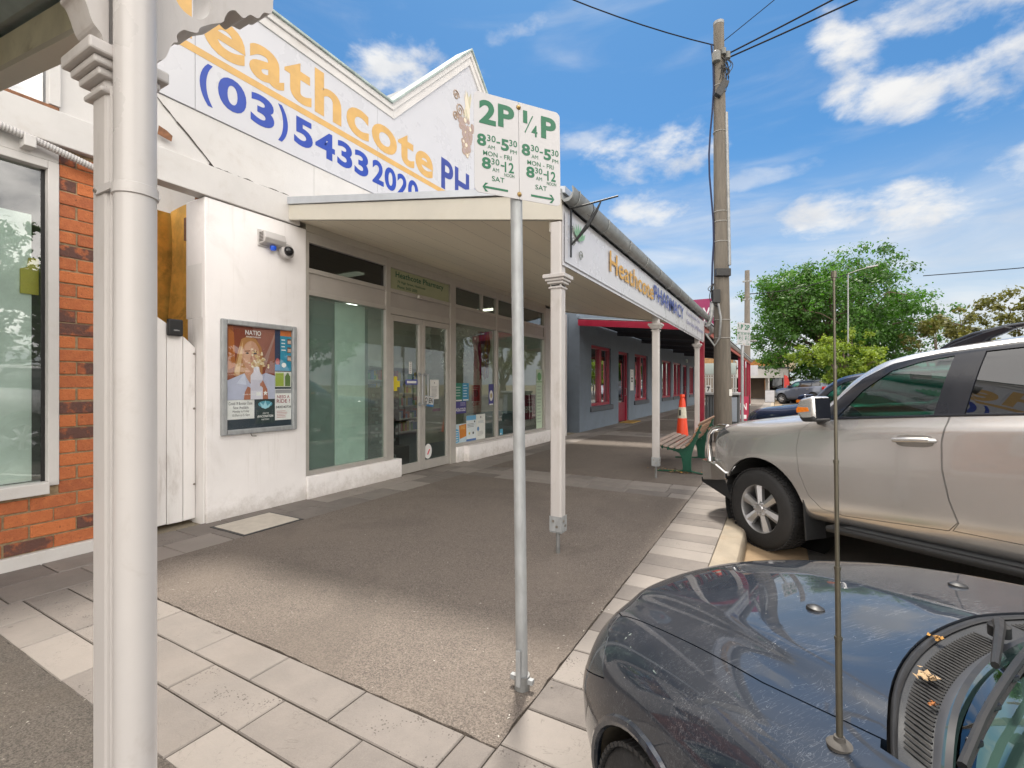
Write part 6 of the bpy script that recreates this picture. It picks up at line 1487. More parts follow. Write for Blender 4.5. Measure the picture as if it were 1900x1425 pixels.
    hd = boolop(sh, mesh_of(topprism(grow(hood_poly, -.005), 1.10, 1.6)), 'INTERSECT'); putmesh(hd, 'bonnet', paint, root, body, bvh)
    pil = boolop(shell(body, .0015, .02), dl, 'INTERSECT'); pil = boolop(pil, mesh_of(union(*[sideprism(w_, -1.2, 1.2) for w_ in wins])))
    putmesh(pil, 'window_surround', trim, root, body, bvh)
    thin = shell(body, .008, .004)
    for i, w_ in enumerate(wins):
        for s in (1, -1):
            gl = boolop(thin, mesh_of(sideprism(grow(w_, .006), s * .4, s * 1.2)), 'INTERSECT'); putmesh(gl, 'side_window', carglass if i == 0 else carglass_dark, root)
    gl = boolop(thin, mesh_of(topprism(ws_poly, 1.30, 2.1)), 'INTERSECT'); putmesh(gl, 'windscreen', carglass, root)
    gl = boolop(thin, rwp, 'INTERSECT'); putmesh(gl, 'rear_window', carglass_dark, root)
    for nm, poly, hx in (('front_door', door_f, -1.42), ('rear_door', door_r, -2.36)):
        for s in (1, -1):
            d = boolop(sh, mesh_of(sideprism(grow(poly, -.004), s * .6, s * 1.2)), 'INTERSECT')
            do = putmesh(d, 'door', paint, root, body, bvh)
            hz = 1.105; yy = abs(grip(None, bvh, s, hx, hz))
            h = MB(); h.tube([(hx + .125, s * (yy - .002), hz - .004), (hx + .115, s * (yy + .03), hz), (hx, s * (yy + .040), hz + .004), (hx - .11, s * (yy + .03), hz + .003), (hx - .125, s * (yy - .002), hz)], [.014, .017, .018, .018, .016], 12); h.build('handle', paint, do, smooth=True)
            rc = MB()
            def rcf(a, b):
                x = hx + .13 * (2 * a - 1); z = hz - .005 + .042 * (2 * b - 1) * math.sqrt(max(0, 1 - (2 * a - 1) ** 4)); return (x, s * (abs(grip(None, bvh, s, x, z)) + .0012), z)
            rc.grid(rcf, 16, 6); rc.build('handle_recess', mat('recess_silver', (.30, .285, .27), .4, .5) if 'rs' not in CW else CW['rs'], do, smooth=True)
    # belt moulding
    for s in (1, -1):
        g = MB(); pts = [(x, s * (abs(grip(None, bvh, s, x, z)) + .003), z) for x, z in ((-.66, 1.254), (-.9, 1.259), (-1.2, 1.266), (-1.6, 1.275), (-2.1, 1.281), (-2.6, 1.287), (-3.4, 1.301))]
        g.tube(pts, .009, 6); g.build('belt_moulding', trim, root, smooth=True)
    # lamps
    l_ = boolop(sh, hp, 'INTERSECT'); l_ = boolop(l_, mesh_of(topprism([(-2, -.05), (2, -.05), (2, .05), (-2, .05)], 0, 2)))
    for s in (1, -1):
        q = boolop(sh, mesh_of(sideprism(grow(head, -.004), s * .445, s * 1.2)), 'INTERSECT'); ho = putmesh(q, 'headlight', lampd, root)
        g = MB(); g.lathe([(.07, 0), (.075, .01), (.055, .03), (0, .04)], (.615, s * .66, 1.06), 18, 'x'); g.build('projector_lens', trim, ho, smooth=True)
        q = boolop(sh, mesh_of(sideprism(grow(tail, -.004), s * .59, s * 1.2)), 'INTERSECT'); putmesh(q, 'tail_light', redlens, root)
    # wheel wells, underbody
    g = MB()
    for ax in (0, -2.79):
        for s in (1, -1):
            g.grid(lambda a, b: (ax + .497 * math.cos(math.pi * (1.25 * a - .12)), s * (.5 + .40 * b), .385 + .497 * math.sin(math.pi * (1.25 * a - .12))), 28, 2)
            g.lathe([(0, s * .50), (.497, s * .50)], (ax, 0, .385), 30, 'y')
    g.box((.6, -.6, .40), (-3.6, .6, .46)); g.build('wheel_well', mat('well_black', (.012, .012, .012), .95), root)
    for ax in (0, -2.79):
        for s in (1, -1): wheel(root, ax, s * .815, .388, .255, .232, s)
    # mud flap, side step, bull bar
    for s in (1, -1):
        MB().box((-.50, s * .70, .20), (-.485, s * .93, .55)).build('mud_flap', plas, root, bevel=.004)
        g = MB(); g.prism([(0, 0), (.16, 0), (.17, .03), (.16, .05), (0, .055)], (-2.22, s * .80, .33), Y_ * s, Z_, (1.50, 0, 0)); so = g.build('side_step', plas, root, bevel=.008)
        g = MB()
        for k in range(9): g.box((-2.1, s * (.83 + k * .012), .385), (-.85, s * (.834 + k * .012), .391))
        g.build('tread_strip', mat('step_tread', (.09, .095, .10), .5, .3) if 'tr' not in CW else CW['tr'], so)
        m_ = MB(); mx_, my_, mz_ = -.74, s * 1.02, 1.335
        m_.prism([(-.075, -.095), (.045, -.095), (.098, -.03), (.092, .05), (.055, .095), (-.075, .115)], (mx_, my_ - .095, mz_), X_, Z_, (0, .19, 0)); mo = m_.build('door_mirror', paint, root, smooth=True, bevel=.032, seg=4)
        MB().box((mx_ - .0785, my_ - .08, mz_ - .075), (mx_ - .0752, my_ + .075, mz_ + .095)).build('mirror_glass', trim, mo)
        a_ = MB(); a_.prism([(-.03, -.012), (.086, -.020), (.090, .012), (.075, .028), (-.02, .020)], (mx_, my_ + s * .0945, mz_), X_, Z_, (0, s * .003, 0)); a_.build('indicator', amber, mo, bevel=.001)
        a_ = MB(); a_.prism([(-.072, -.098), (.043, -.098), (.078, -.052), (-.072, -.045)], (mx_, my_ - .0965, mz_), X_, Z_, (0, .193, 0)); a_.build('mirror_base', plas, mo, bevel=.018, seg=3)
        a_ = MB(); a_.tube([(mx_ - .0, my_ - s * .06, mz_ - .075), (mx_ + .03, s * .93, mz_ - .10), (mx_ + .05, s * .87, 1.25)], [.035, .03, .025], 10); a_.build('mirror_arm', plas, mo, smooth=True)
        # roof rail
        yr = .575
        pts = [(-1.42, 1.755), (-1.50, 1.79), (-1.62, 1.825), (-1.8, 1.845), (-2.4, 1.85), (-3.0, 1.832), (-3.2, 1.80), (-3.30, 1.75)]
        g = MB(); g.tube([(x, s * yr, z) for x, z in pts], [.012, .017, .019, .018, .018, .018, .016, .012], 10); g.build('roof_rail', trim, root, smooth=True)
        g = MB(); g.prism([(-1.40, 1.74), (-1.52, 1.79), (-1.68, 1.835), (-1.80, 1.855), (-1.86, 1.83), (-1.72, 1.785), (-1.66, 1.74)], (0, s * yr - .024, 0), X_, Z_, (0, .048, 0)); g.build('rail_foot', trim, root, bevel=.012)
    g = MB()
    pth = [(.43, .945, .62, .70), (.56, .955, .60, .775), (.63, .955, .595, .795), (.80, .93, .575, .80), (.93, .82, .565, .80), (1.02, .62, .56, .80), (1.06, .35, .56, .80), (1.07, 0, .56, .80)]
    pp_ = pth + [(x, -y, a_, b_) for x, y, a_, b_ in pth[-2::-1]]
    n = len(pp_); inn = [(x - .05 - .12 * min(1, max(0, (x - .6) / .4)), y * (.80 + .12 * min(1, max(0, (x - .6) / .4)))) for x, y, a_, b_ in pp_]
    vs = [(x, y, a_) for x, y, a_, b_ in pp_] + [(x, y, b_) for x, y, a_, b_ in pp_] + [(inn[i][0], inn[i][1], pp_[i][3]) for i in range(n)] + [(inn[i][0], inn[i][1], pp_[i][2]) for i in range(n)]
    fs = [(i, i + 1, n + i + 1, n + i) for i in range(n - 1)] + [(n + i, n + i + 1, 2 * n + i + 1, 2 * n + i) for i in range(n - 1)] + [(2 * n + i, 2 * n + i + 1, 3 * n + i + 1, 3 * n + i) for i in range(n - 1)] + [(3 * n + i, 3 * n + i + 1, i + 1, i) for i in range(n - 1)] + [(0, n, 2 * n, 3 * n), (n - 1, 4 * n - 1, 3 * n - 1, 2 * n - 1)]
    g.add(vs, fs); bb_ = g.build('bull_bar', M['chrome'], root, bevel=.012)
    g = MB()
    for s in (1, -1):
        g.tube([(.99, s * .66, .78), (1.0, s * .66, .95), (.985, s * .655, 1.08), (.94, s * .63, 1.145), (.86, s * .60, 1.17), (.74, s * .60, 1.16)], .034, 14)
        g.tube([(1.05, s * .36, .78), (1.05, s * .36, 1.12)], .028, 12)
    g.tube([(.955, .655, 1.13), (1.04, .45, 1.14), (1.07, .2, 1.14), (1.07, -.2, 1.14), (1.04, -.45, 1.14), (.955, -.655, 1.13)], .034, 14)
    g.build('hoop', M['chrome'], bb_, smooth=True)
    g = MB(); g.prism([(.40, .40), (.86, .55), (.86, .60), (.62, .62), (.48, .60)], (0, -.90, 0), X_, Z_, (0, 1.80, 0)); g.build('lower_valance', plas, root)
    g = MB(); g.box((.80, -.42, .82), (.945, .42, 1.07)); 
    gr = g.build('grille', trim, root)
    # cabin
    g = MB(); g.prism([(-.62, 1.05), (-.62, 1.26), (-.80, 1.30), (-1.02, 1.28), (-1.06, 1.12), (-1.0, .8), (-.75, .6)], (0, -.78, 0), X_, Z_, (0, 1.56, 0)); g.build('dashboard', inner, root, bevel=.03)
    g = MB()
    ctr = Vector((-1.15, -.38, 1.16)); m3 = Matrix.Rotation(R(-65), 3, 'Y')
    g.tube([ctr + m3 @ Vector((.19 * math.cos(k * .2618), .19 * math.sin(k * .2618), 0)) for k in range(25)], .016, 8); g.tube([ctr, ctr + Vector((.25, 0, -.08))], .05, 8); g.tube([ctr + m3 @ Vector((0, .18, 0)), ctr + m3 @ Vector((0, -.18, 0))], .02, 6)
    g.build('steering_wheel', inner, root, smooth=True)
    for x, ys_ in ((-1.75, (.38, -.38)), (-2.65, (.38, -.38))):
        for y in ys_:
            g = MB(); g.box((x - .28, y - .25, .55), (x + .28, y + .25, .78)); g.prism([(-.28, .7), (-.14, .7), (-.30, 1.32), (-.42, 1.32)], (x, y - .24, 0), X_, Z_, (0, .48, 0)); g.box((x - .46, y - .13, 1.36), (x - .36, y + .13, 1.54)); g.build('seat', seatm, root, bevel=.03)
    MB().box((-.9, -.12, 1.58), (-.93, .12, 1.65)).build('rear_view_mirror', inner, root, bevel=.01)
    MB().box((-.65, -.72, .48), (-3.5, .72, .52)).build('cabin_floor', inner, root)
    g = MB()
    for s in (1, -1): g.box((-.7, s * .80, .5), (-3.4, s * .83, 1.22))
    g.build('door_lining', inner, root)
    MB().box((-.42, -.62, 1.29), (-.64, .62, 1.32)).build('cowl', plas, root)
    return root
CW['rs'] = mat('recess_silver', (.30, .285, .27), .4, .5); CW['tr'] = mat('step_tread', (.09, .095, .10), .5, .3)

def place(o, ox, oy, head_deg, pitch, z, roll=0):
    o.location = (ox, oy, z); o.rotation_euler = (R(roll), R(pitch), R(head_deg))
suv = build_suv()
hd_ = math.atan2(.688, -.725)
place(suv, -.15 + .943 * .688, 5.18 + .943 * .725, math.degrees(hd_), 4.3, -.142)
def recolour(src, name, col, label, pos, head, pitch, scale=1.0, group='other parked cars'):
    c = copy_tree(src, swap={src_p: name}); relabel(c, label, group); c.location = pos; c.rotation_euler = (0, R(pitch), R(head)); c.scale = (scale,) * 3; return c
src_p = bpy.data.materials['silver_paint']
def drop(o, names):
    for ch in list(o.children_recursive):
        if ch.name.split('.')[0] in names: bpy.data.objects.remove(ch)
navy = carpaint('navy_paint', (.012, .022, .06), .3, .25); steel = carpaint('steel_blue_paint', (.10, .12, .17), .5, .3); redp_ = carpaint('red_paint', (.38, .01, .01), .1, .25); whitep = carpaint('white_car_paint', (.72, .72, .72), 0, .3)
def nosepos(nx, ny, L, sc):   # origin so that the nose tip reaches (nx, ny)
    return (nx + .725 * L * sc, ny - .688 * L * sc)
for mt, lab, (nx, ny), sc, z in ((navy, 'dark navy four wheel drive parked just beyond the silver one', (-.10, 10.25), .95, -.10), (steel, 'steel blue four wheel drive parked far down the kerb', (0.15, 45), 1.0, -.12)):
    p = nosepos(nx, ny, .95, sc); c = recolour(suv, mt, None, lab, (p[0], p[1], z), math.degrees(hd_), 2.5, sc); drop(c, ('bull_bar', 'hoop'))
for mt, lab, x, y, hdg in ((redp_, 'red four wheel drive parked across the road', 11.0, 9.5, 90), (whitep, 'white four wheel drive parked across the road', 11.5, 1.5, 90)):
    c = recolour(suv, mt, None, lab, (x, y, roadz(x)), hdg, 0); drop(c, ('bull_bar', 'hoop'))
def build_sedan():
    # ring: floor c, floor edge, sill, mid, shoulder, upper side, fender crown, shut line, valley, ridge, inner, centre
    def ring(a): return a
    st = [(.92, [(0, .42), (.34, .42), (.50, .45), (.555, .51), (.56, .565), (.55, .61), (.50, .645), (.42, .662), (.36, .668), (.30, .676), (.2, .68), (0, .685)]),
          (.87, [(0, .31), (.54, .31), (.70, .35), (.775, .45), (.785, .55), (.765, .635), (.72, .69), (.62, .722), (.54, .732), (.46, .745), (.32, .75), (0, .757)]),
          (.76, [(0, .24), (.64, .24), (.80, .29), (.865, .44), (.875, .58), (.855, .69), (.79, .758), (.69, .785), (.60, .795), (.515, .815), (.35, .818), (0, .825)]),
          (.5, [(0, .21), (.70, .21), (.86, .27), (.905, .44), (.91, .61), (.885, .74), (.805, .822), (.70, .848), (.605, .856), (.525, .882), (.35, .884), (0, .892)]),
          (.2, [(0, .20), (.70, .20), (.865, .27), (.912, .44), (.918, .62), (.895, .775), (.815, .868), (.70, .894), (.61, .902), (.535, .926), (.35, .928), (0, .94)]),
          (-.1, [(0, .20), (.70, .20), (.865, .27), (.912, .44), (.918, .62), (.895, .795), (.818, .898), (.70, .924), (.615, .931), (.545, .952), (.35, .958), (0, .972)]),
          (-.30, [(0, .20), (.70, .20), (.865, .27), (.912, .44), (.916, .62), (.892, .80), (.82, .912), (.695, .944), (.61, .952), (.54, .967), (.35, .98), (0, .994)]),
          (-.36, [(0, .20), (.70, .20), (.865, .27), (.912, .44), (.916, .62), (.892, .805), (.82, .918), (.69, .955), (.61, .967), (.53, .983), (.35, .998), (0, 1.012)]),
          (-.65, [(0, .20), (.70, .20), (.865, .27), (.912, .44), (.915, .62), (.89, .815), (.81, .95), (.65, 1.09), (.58, 1.12), (.50, 1.145), (.34, 1.165), (0, 1.185)]),
          (-.98, [(0, .20), (.70, .20), (.865, .27), (.912, .44), (.914, .62), (.888, .82), (.80, .97), (.59, 1.30), (.53, 1.335), (.46, 1.355), (.33, 1.375), (0, 1.395)]),
          (-1.25, [(0, .20), (.70, .20), (.865, .27), (.912, .44), (.913, .62), (.886, .825), (.79, .98), (.565, 1.375), (.51, 1.405), (.45, 1.422), (.33, 1.44), (0, 1.455)]),
          (-1.8, [(0, .20), (.70, .20), (.865, .27), (.912, .44), (.913, .62), (.886, .83), (.79, .99), (.56, 1.395), (.51, 1.425), (.45, 1.442), (.33, 1.46), (0, 1.475)]),
          (-2.35, [(0, .20), (.70, .20), (.865, .27), (.912, .44), (.913, .62), (.886, .835), (.79, 1.0), (.56, 1.36), (.51, 1.392), (.45, 1.408), (.33, 1.425), (0, 1.44)]),
          (-2.8, [(0, .22), (.70, .22), (.86, .29), (.905, .45), (.91, .63), (.882, .84), (.79, 1.0), (.58, 1.22), (.53, 1.245), (.46, 1.26), (.33, 1.275), (0, 1.285)]),
          (-3.15, [(0, .26), (.68, .26), (.84, .33), (.885, .47), (.89, .65), (.865, .85), (.79, .985), (.64, 1.055), (.57, 1.065), (.5, 1.07), (.33, 1.078), (0, 1.085)]),
          (-3.6, [(0, .32), (.62, .32), (.78, .39), (.83, .5), (.835, .66), (.81, .85), (.76, .955), (.64, 1.02), (.57, 1.03), (.5, 1.035), (.33, 1.045), (0, 1.05)]),
          (-3.78, [(0, .36), (.56, .36), (.70, .42), (.75, .52), (.76, .66), (.74, .82), (.70, .91), (.60, .96), (.54, .97), (.46, .975), (.33, .98), (0, .985)]),
          (-3.84, [(0, .44), (.46, .44), (.58, .48), (.64, .56), (.65, .66), (.63, .78), (.60, .84), (.5, .87), (.46, .875), (.4, .88), (.3, .885), (0, .89)])]
    cv = lambda x: float(np.interp(x, [-3.84, -3.2, -2.2, -1.5, -.95, -.6, -.3, .3, .92], [-.25, -.12, 0, .06, .26, .38, .48, .47, .50]))
    body = loft(st, cv, 150, 64, dense=([0, .25, .42, .55, 1], [-3.84, -1.6, -.9, -.45, .92]), rp=[0, .7, 1.1, 1.6, 2.1, 2.7, 3.2, 3.8, 4.2, 4.6, 5.2, 6.4],
                kz=lambda x, z: 1 - float(np.interp(x, [.2, .6], [0, 1])) * float(np.interp(z, [.3, .58, .74], [.22, .20, 0])))
    bvh = BVHTree.FromPolygons([v.co for v in body.vertices], [tuple(p.vertices) for p in body.polygons])
    root = thing('dark_sedan', 'dark blue sedan with dusty scratched bonnet and tall aerial in the foreground', 'car', (0, 0, 0), local=True)
    paint = carpaint('midnight_paint', (.008, .013, .022), .0, .42, 1.0, dirt=(.26, .255, .28), scratches=True)
    paint.node_tree.nodes['Principled BSDF'].inputs['Specular IOR Level'].default_value = .15
    sh = shell(body, 0, .02)
    def zat(x, y):
        h = bvh.ray_cast(Vector((x, y, 2.2)), Vector((0, 0, -1))); return h[0].z if h[0] is not None else .9
    # plan curves: bonnet rear edge and windscreen base
    def xb(y): return -.165 - .57 * y * y       # bonnet rear edge
    def xw(y): return -.300 - .46 * y * y       # windscreen base
    ysm = [-.655 + 1.31 * k / 24 for k in range(25)]
    hoodp = [(xb(y), y) for y in ysm] + [(-.15, .695), (.2, .705), (.50, .71), (.64, .66)] + [(.835 - .5 * y * y + .0, y) for y in (.58, .45, .3, .15, 0, -.15, -.3, -.45, -.58)] + [(.64, -.66), (.50, -.71), (.2, -.705), (-.15, -.695)]
    cowlp = [(xw(y) - .03, y * 1.05) for y in ysm] + [(xb(y) + .0, y * 1.035) for y in ysm[::-1]]
    def grow2(p, d):
        r = []; n = len(p); ar_ = sum(p[i][0] * p[(i + 1) % n][1] - p[(i + 1) % n][0] * p[i][1] for i in range(n)); sg = 1 if ar_ > 0 else -1
        for i in range(n):
            a, b, c = Vector(p[i - 1]), Vector(p[i]), Vector(p[(i + 1) % n]); e1 = (b - a).normalized(); e2 = (c - b).normalized()
            n1 = Vector((e1.y, -e1.x)) * sg; n2 = Vector((e2.y, -e2.x)) * sg; m_ = (n1 + n2).normalized(); r.append(tuple(b + m_ * (d / max(.5, m_.dot(n1)))))
        return r
    wsp_ = [(xw(y), y) for y in ysm] + [(-1.0, .56), (-1.10, .45), (-1.15, .25), (-1.165, 0), (-1.15, -.25), (-1.10, -.45), (-1.0, -.56)]
    # headlights, arches, glass
    ar = mesh_of(union(*[MB().lathe([(0, sy * .52), (.372, sy * .52), (.372, sy * 1.2), (0, sy * 1.2)], (ax, 0, .325), 56, 'y') for ax in (0, -2.75) for sy in (1, -1)]))
    DLO = [(-.80, .995), (-1.02, 1.235), (-1.2, 1.335), (-1.5, 1.365), (-2.1, 1.36), (-2.45, 1.28), (-2.78, 1.06), (-2.5, 1.02)]
    head = [(.30, .70), (.42, .765), (.60, .75), (1.2, .70), (1.2, .60), (.6, .58)]
    hp = mesh_of(union(sideprism(head, .42, 1.2), sideprism(head, -1.2, -.42)))
    rw = [(-2.42, -.45), (-2.42, .45), (-2.98, .54), (-3.02, 0), (-2.98, -.54)]
    b1 = sh
    for c in (mesh_of(topprism(hoodp, .66, 1.4)), mesh_of(topprism(cowlp, .8, 1.4)), mesh_of(topprism(wsp_, .8, 1.8)), ar, mesh_of(sideprism(DLO, -1.2, 1.2)), hp, mesh_of(topprism(rw, 1.0, 1.8))): b1 = boolop(b1, c)
    door_f = [(-.62, .93), (-.58, .75), (-.60, .5), (-.68, .33), (-1.70, .33), (-1.72, .6), (-1.70, .95)]
    door_r = [(-1.705, .95), (-1.725, .6), (-1.705, .33), (-2.3, .33), (-2.42, .55), (-2.55, .72), (-2.56, .95)]
    b1 = boolop(b1, mesh_of(union(*[sideprism(p, s * .6, s * 1.2) for p in (door_f, door_r) for s in (1, -1)])))
    putmesh(b1, 'body', paint, root, body, bvh)
    hd = boolop(sh, mesh_of(topprism(grow2(hoodp, -.0045), .66, 1.4)), 'INTERSECT'); bo = putmesh(hd, 'bonnet', paint, root, body, bvh)
    under = shell(body, .03, .01); u = boolop(under, mesh_of(topprism(grow2(hoodp, .03), .6, 1.4)), 'INTERSECT'); putmesh(u, 'shut_channel', M['dark'], root)
    def hdr(y): return -1.165 + .42 * y * y + (0.02 if abs(y) > .5 else 0)
    def wsf(u, v):
        s_ = 2 * u - 1; y = s_ * (.66 - .09 * v); x = (xw(s_ * .66) + .006) * (1 - v) + (hdr(s_ * .57) - .006) * v; return (x, y, zat(x, y) - .006)
    MB().grid(wsf, 48, 30).build('windscreen', glass('windscreen_glass', (.56, .74, .68), .8), root, smooth=True)
    MB().grid(lambda u, v: (lambda x, y: (x, y, zat(x, y) - .006))(-2.40 - .62 * v, (2 * u - 1) * (.455 + .09 * v)), 24, 16).build('rear_window', carglass_dark, root, smooth=True)
    pil = boolop(shell(body, .0015, .02), mesh_of(sideprism(DLO, -1.2, 1.2)), 'INTERSECT')
    wn = [[(-.86, 1.005), (-1.06, 1.215), (-1.25, 1.31), (-1.66, 1.335), (-1.66, 1.01)], [(-1.74, 1.01), (-1.74, 1.335), (-2.1, 1.32), (-2.42, 1.24), (-2.66, 1.06)]]
    pil = boolop(pil, mesh_of(union(*[sideprism(w_, -1.2, 1.2) for w_ in wn]))); putmesh(pil, 'window_surround', trim, root, body, bvh)
    edge = (([-1.67, -.85], [1.0, .995], [-1.67, -1.25, -1.06, -.85], [1.345, 1.32, 1.225, 1.0]), ([-2.68, -1.73], [1.05, 1.0], [-2.68, -2.42, -2.1, -1.73], [1.06, 1.25, 1.33, 1.345]))
    for xb_, zb_, xt_, zt_ in edge:
        for s in (1, -1):
            def sw(u, v):
                x = xb_[0] + (xb_[-1] - xb_[0]) * u; z0 = float(np.interp(x, xb_, zb_)); z1 = float(np.interp(x, xt_, zt_)); z = z0 + (z1 - z0) * v
                return (x, s * (abs(grip(None, bvh, s, x, z)) - .009), z)
            MB().grid(sw, 24, 14).build('side_window', carglass_dark, root, smooth=True)
    for p, hx in ((door_f, -1.55), (door_r, -2.32)):
        for s in (1, -1):
            d = boolop(sh, mesh_of(sideprism(grow2(p, -.004), s * .6, s * 1.2)), 'INTERSECT'); do = putmesh(d, 'door', paint, root, body, bvh)
            yy = abs(grip(None, bvh, s, hx, .82)); h = MB(); h.tube([(hx + .1, s * (yy - .002), .82), (hx + .08, s * (yy + .03), .82), (hx - .08, s * (yy + .03), .82), (hx - .1, s * (yy - .002), .82)], .014, 10); h.build('handle', paint, do, smooth=True)
    for s in (1, -1):
        q = boolop(sh, mesh_of(sideprism(grow2(head, -.004), s * .425, s * 1.2)), 'INTERSECT'); putmesh(q, 'headlight', mat('dark_lamp', (.06, .07, .08), .06, .3, var=.3, scale=12) if 'dl' not in CW else CW['dl'], root)
    tl = boolop(sh, mesh_of(union(sideprism([(-3.5, .75), (-3.5, .92), (-4.1, .92), (-4.1, .72)], .5, 1.2))), 'INTERSECT')
    putmesh(tl, 'tail_light', redlens, root)
    # arch lips, wells, wheels
    for ax in (0, -2.75):
        for s in (1, -1):
            pts = []
            for k in range(29):
                a = math.pi * (k / 28 * 1.16 - .08); x, z = ax + .376 * math.cos(a), .325 + .376 * math.sin(a)
                h = bvh.ray_cast(Vector((x, s * 1.6, z)), Vector((0, -s, 0)))
                if h[0] is not None: pts.append((x, h[0].y - s * .004, z))
            g = MB(); g.tube(pts, .016, 8); g.build('arch_lip', paint, root, smooth=True)
            wheel(root, ax, s * .80, .322, .215, .20, s, 5)
    g = MB()
    for ax in (0, -2.75):
        for s in (1, -1):
            g.grid(lambda a, b: (ax + .37 * math.cos(math.pi * (1.25 * a - .12)), s * (.48 + .40 * b), .325 + .37 * math.sin(math.pi * (1.25 * a - .12))), 28, 2); g.lathe([(0, s * .48), (.37, s * .48)], (ax, 0, .325), 30, 'y')
    g.box((.5, -.55, .24), (-3.5, .55, .28)); g.build('wheel_well', mat('muddy_well', (.035, .028, .018), .95, var=.4, scale=20), root)
    MB().grid(lambda a, b: (.75 - .5 * (1.5 * b - .75) ** 2 - .0, 1.5 * b - .75, .22 + .2 * a), 4, 12).build('bumper_lower', plas, root, smooth=True)
    # scuttle with louvres
    def cw_(u, v, dz=0.0):
        y = -.675 + 1.35 * u; x = xb(y) - .012 + (xw(y) - xb(y)) * v
        return (x, y, zat(xb(y) + .02, y) - .012 - .006 * math.sin(v * math.pi) + dz + v * .004)
    g = MB(); g.grid(lambda u, v: cw_(u, v), 60, 6); cp = g.build('cowl_panel', plas, root, smooth=True)
    g = MB(); g.grid(lambda u, v: cw_(u, -.12 + .14 * v, .004 + .005 * math.sin(v * 3.14)), 60, 4); g.build('bonnet_seal', M['black'], cp, smooth=True)
    g = MB(); N = 96
    for k in range(N):
        u0 = .035 + .93 * k / N
        if abs(u0 - .5) < .05: continue
        w_ = .0052
        a, b, c_, d = cw_(u0, .16, .0012), cw_(u0 + w_, .16, .0012), cw_(u0 + w_ + .006, .62, .0012), cw_(u0 + .006, .62, .0012)
        g.add([a, b, c_, d], [(0, 1, 2, 3)])
    lo = g.build('louvre_slot', M['dark'], cp); lo['kind'] = 'stuff'
    g = MB()
    for k in range(N):
        u0 = .035 + .93 * (k + .55) / N
        if abs(u0 - .5) < .05: continue
        g.tube([cw_(u0, .15, .001), cw_(u0 + .003, .4, .0035), cw_(u0 + .006, .63, .001)], .0022, 5)
    lo = g.build('louvre_rib', plas, cp, smooth=True); lo['kind'] = 'stuff'
    g = MB(); g.grid(lambda u, v: cw_(u, .66 + .36 * v, .003 + .008 * math.sin(v * 3.14)), 60, 5); g.build('cowl_rail', mat('faded_grey_rail', (.045, .048, .056), .5, var=.1), cp, smooth=True)
    g = MB(); g.grid(lambda u, v: ((lambda y: (xw(y) - .012 * v, y, zat(xw(y) - .02, y) + .002))(-.69 + 1.38 * u)), 60, 2); g.build('screen_seal', M['black'], root, smooth=True)
    # wipers
    def scr(y, back, lift): x = xw(y) - back; return (x, y, zat(x, y) + lift)
    for y0, y1 in ((.10, .66), (-.58, -.02)):
        g = MB(); a = (y0 - .02); g.lathe([(0, 0), (.022, 0), (.022, .025), (.012, .035), (0, .036)], scr(a, -.045, -.005), 14)
        g.tube([scr(a, -.045, .028), scr(a + .10, .0, .045), scr(a + .30, .05, .045)], [.013, .010, .007], 8)
        g.tube([scr(y0 + t * (y1 - y0), .055 + .035 * math.sin(3.1 * t) - .03 * t, .030 + .006 * math.sin(3.1 * t)) for t in [j / 10 for j in range(11)]], .0075, 8)
        wi = g.build('wiper', M['black'], root, smooth=True)
        g = MB(); g.tube([scr(y0 + t * (y1 - y0), .055 + .035 * math.sin(3.1 * t) - .03 * t, .014) for t in [j / 10 for j in range(11)]], .005, 6); g.build('wiper_blade', M['rubber'], wi)
        for t in (.12, .3, .5, .7, .88):
            p = Vector(scr(y0 + t * (y1 - y0), .055 + .035 * math.sin(3.1 * t) - .03 * t, .026)); MB().obox(p, (.016, .022, .012), Matrix.Identity(3)).build('wiper_clip', trim, wi, bevel=.003)
    # washer jets and aerial
    for y in (.30, -.30):
        g = MB(); c_ = (.06, y, zat(.06, y)); g.lathe([(.022, -.002), (.02, .006), (.010, .012), (0, .013)], c_, 14); g.v = [(c_[0] + (x - c_[0]) * 1.3, yy, z) for x, yy, z in g.v]; g.build('washer_jet', M['black'], bo, smooth=True)
    mx_, my_ = -.372, .728; mz_ = zat(mx_, my_)
    g = MB(); g.lathe([(.021, -.004), (.022, .003), (.018, .007), (.010, .010), (.009, .017), (0, .018)], (mx_, my_, mz_), 24); mb_ = g.build('aerial_base', mat('worn_rubber', (.06, .055, .05), .7), root, smooth=True)
    up = Vector((-.008, -.02, 1)).normalized(); b_ = Vector((mx_, my_, mz_))
    br = mat('aerial_steel', (.12, .11, .085), .4, .7, var=.15, scale=20)
    g = MB(); s_ = 0
    for L_, r_ in ((.20, .0056), (.13, .0047), (.20, .0038), (.18, .0030), (.17, .0022)):
        g.tube([b_ + up * s_, b_ + up * (s_ + L_)], r_, 10); g.tube([b_ + up * (s_ + L_ - .006), b_ + up * (s_ + L_)], r_ + .0012, 10); s_ += L_
    g.tube([b_ + up * s_, b_ + up * (s_ + .012)], .005, 8); g.build('aerial_mast', br, root, smooth=True)
    # cabin
    g = MB(); g.grid(lambda u, v: ((lambda y: (xw(y) - .04 - .5 * v, y, zat(xw(y) - .03, y) - .045 + .03 * math.sin(v * 2.5)))(-.66 + 1.32 * u)), 30, 8); g.build('dashboard_top', mat('dash_grey', (.07, .08, .08), .7, var=.1), root, smooth=True)
    MB().box((-.75, -.7, .6), (-.85, .7, .94)).build('dashboard_face', inner, root)
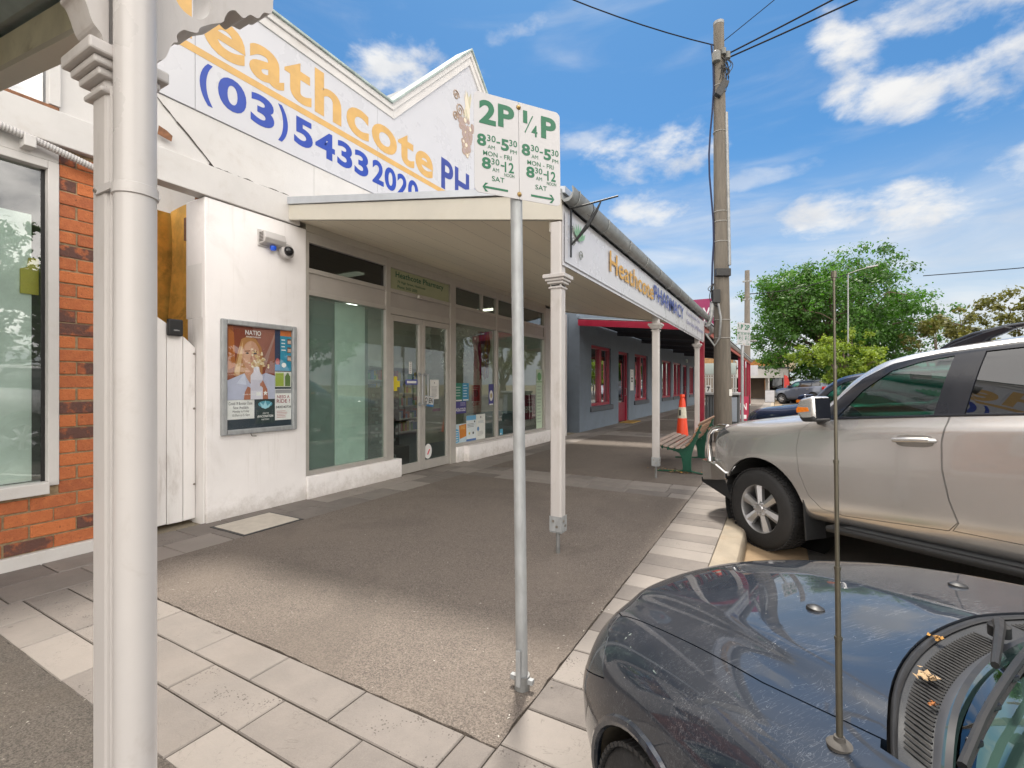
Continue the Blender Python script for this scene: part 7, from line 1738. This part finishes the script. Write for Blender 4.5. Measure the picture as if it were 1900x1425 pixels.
    g = MB(); ctr = Vector((-1.05, -.36, .88)); m3 = Matrix.Rotation(R(-65), 3, 'Y'); g.tube([ctr + m3 @ Vector((.18 * math.cos(k * .2618), .18 * math.sin(k * .2618), 0)) for k in range(25)], .015, 8); g.tube([ctr, ctr + Vector((.22, 0, -.08))], .05, 8); g.build('steering_wheel', inner, root, smooth=True)
    for x in (-1.6, -2.45):
        for y in (.36, -.36):
            g = MB(); g.box((x - .26, y - .24, .3), (x + .26, y + .24, .5)); g.prism([(-.26, .45), (-.12, .45), (-.28, 1.05), (-.4, 1.05)], (x, y - .23, 0), X_, Z_, (0, .46, 0)); g.build('seat', seatm, root, bevel=.03)
    MB().box((-.6, -.7, .26), (-3.2, .7, .3)).build('cabin_floor', inner, root)
    for s in (1, -1):
        m_ = MB(); m_.lathe([(0, -.06), (.05, -.055), (.075, -.02), (.08, .0), (.075, .03), (.068, .045), (0, .045)], (0, 0, 0), 20, 'x'); m_.v = [(-1.0 + x, s * 1.0 + y * 1.3, 1.02 + z) for x, y, z in m_.v]; m_.tube([(-1.0, s * .9, 1.0), (-.98, s * .82, .98)], .03, 8); m_.build('door_mirror', paint, root, smooth=True)
    return root, zat, cw_
CW['dl'] = mat('dark_lamp', (.06, .07, .08), .06, .3, var=.3, scale=12)
sed, zat_, cow_ = build_sedan()
place(sed, .376, 1.823, 135.0, 2.2, -.150)
# dry leaves on the scuttle
bpy.context.view_layer.update()
MW = sed.matrix_world.copy()
def dryleaf(label, u, v, size, seed, col):
    rr = random.Random(seed); p = MW @ Vector(cow_(u, v, .012)); g = MB()
    for k in range(16):
        a = rr.uniform(0, 6.28); d = Vector((math.cos(a), math.sin(a), rr.uniform(-.3, .6))) * size * .55; e = Vector((-math.sin(a), math.cos(a), rr.uniform(-.5, .6))) * size * .4; q = p + Vector((rr.gauss(0, .38), rr.gauss(0, .38), .05 + .3 * rr.random())) * size
        g.add([q - d * .5, q + e * .5 + Z_ * size * .22, q + d * .5, q - e * .5, q + Z_ * size * .12], [(0, 1, 4), (1, 2, 4), (2, 3, 4), (3, 0, 4)])
    tag(g.build('dry_leaf', col), label, 'leaf', 'dry leaves on the dark sedan')
lc = mat('dry_leaf_brown', (.36, .25, .14), .8, var=.35, scale=40)
dryleaf('large crumpled tan leaf on the louvres of the dark sedan', 0.80, .32, .027, 4, lc)
dryleaf('small amber leaf further across the louvres of the dark sedan', 0.66, .05, .018, 6, mat('dry_leaf_amber', (.42, .22, .05), .8, var=.3, scale=40))
dryleaf('tiny dark orange leaf low on the louvres of the dark sedan', .865, .55, .012, 7, mat('dry_leaf_orange', (.36, .13, .03), .8, var=.3, scale=40))
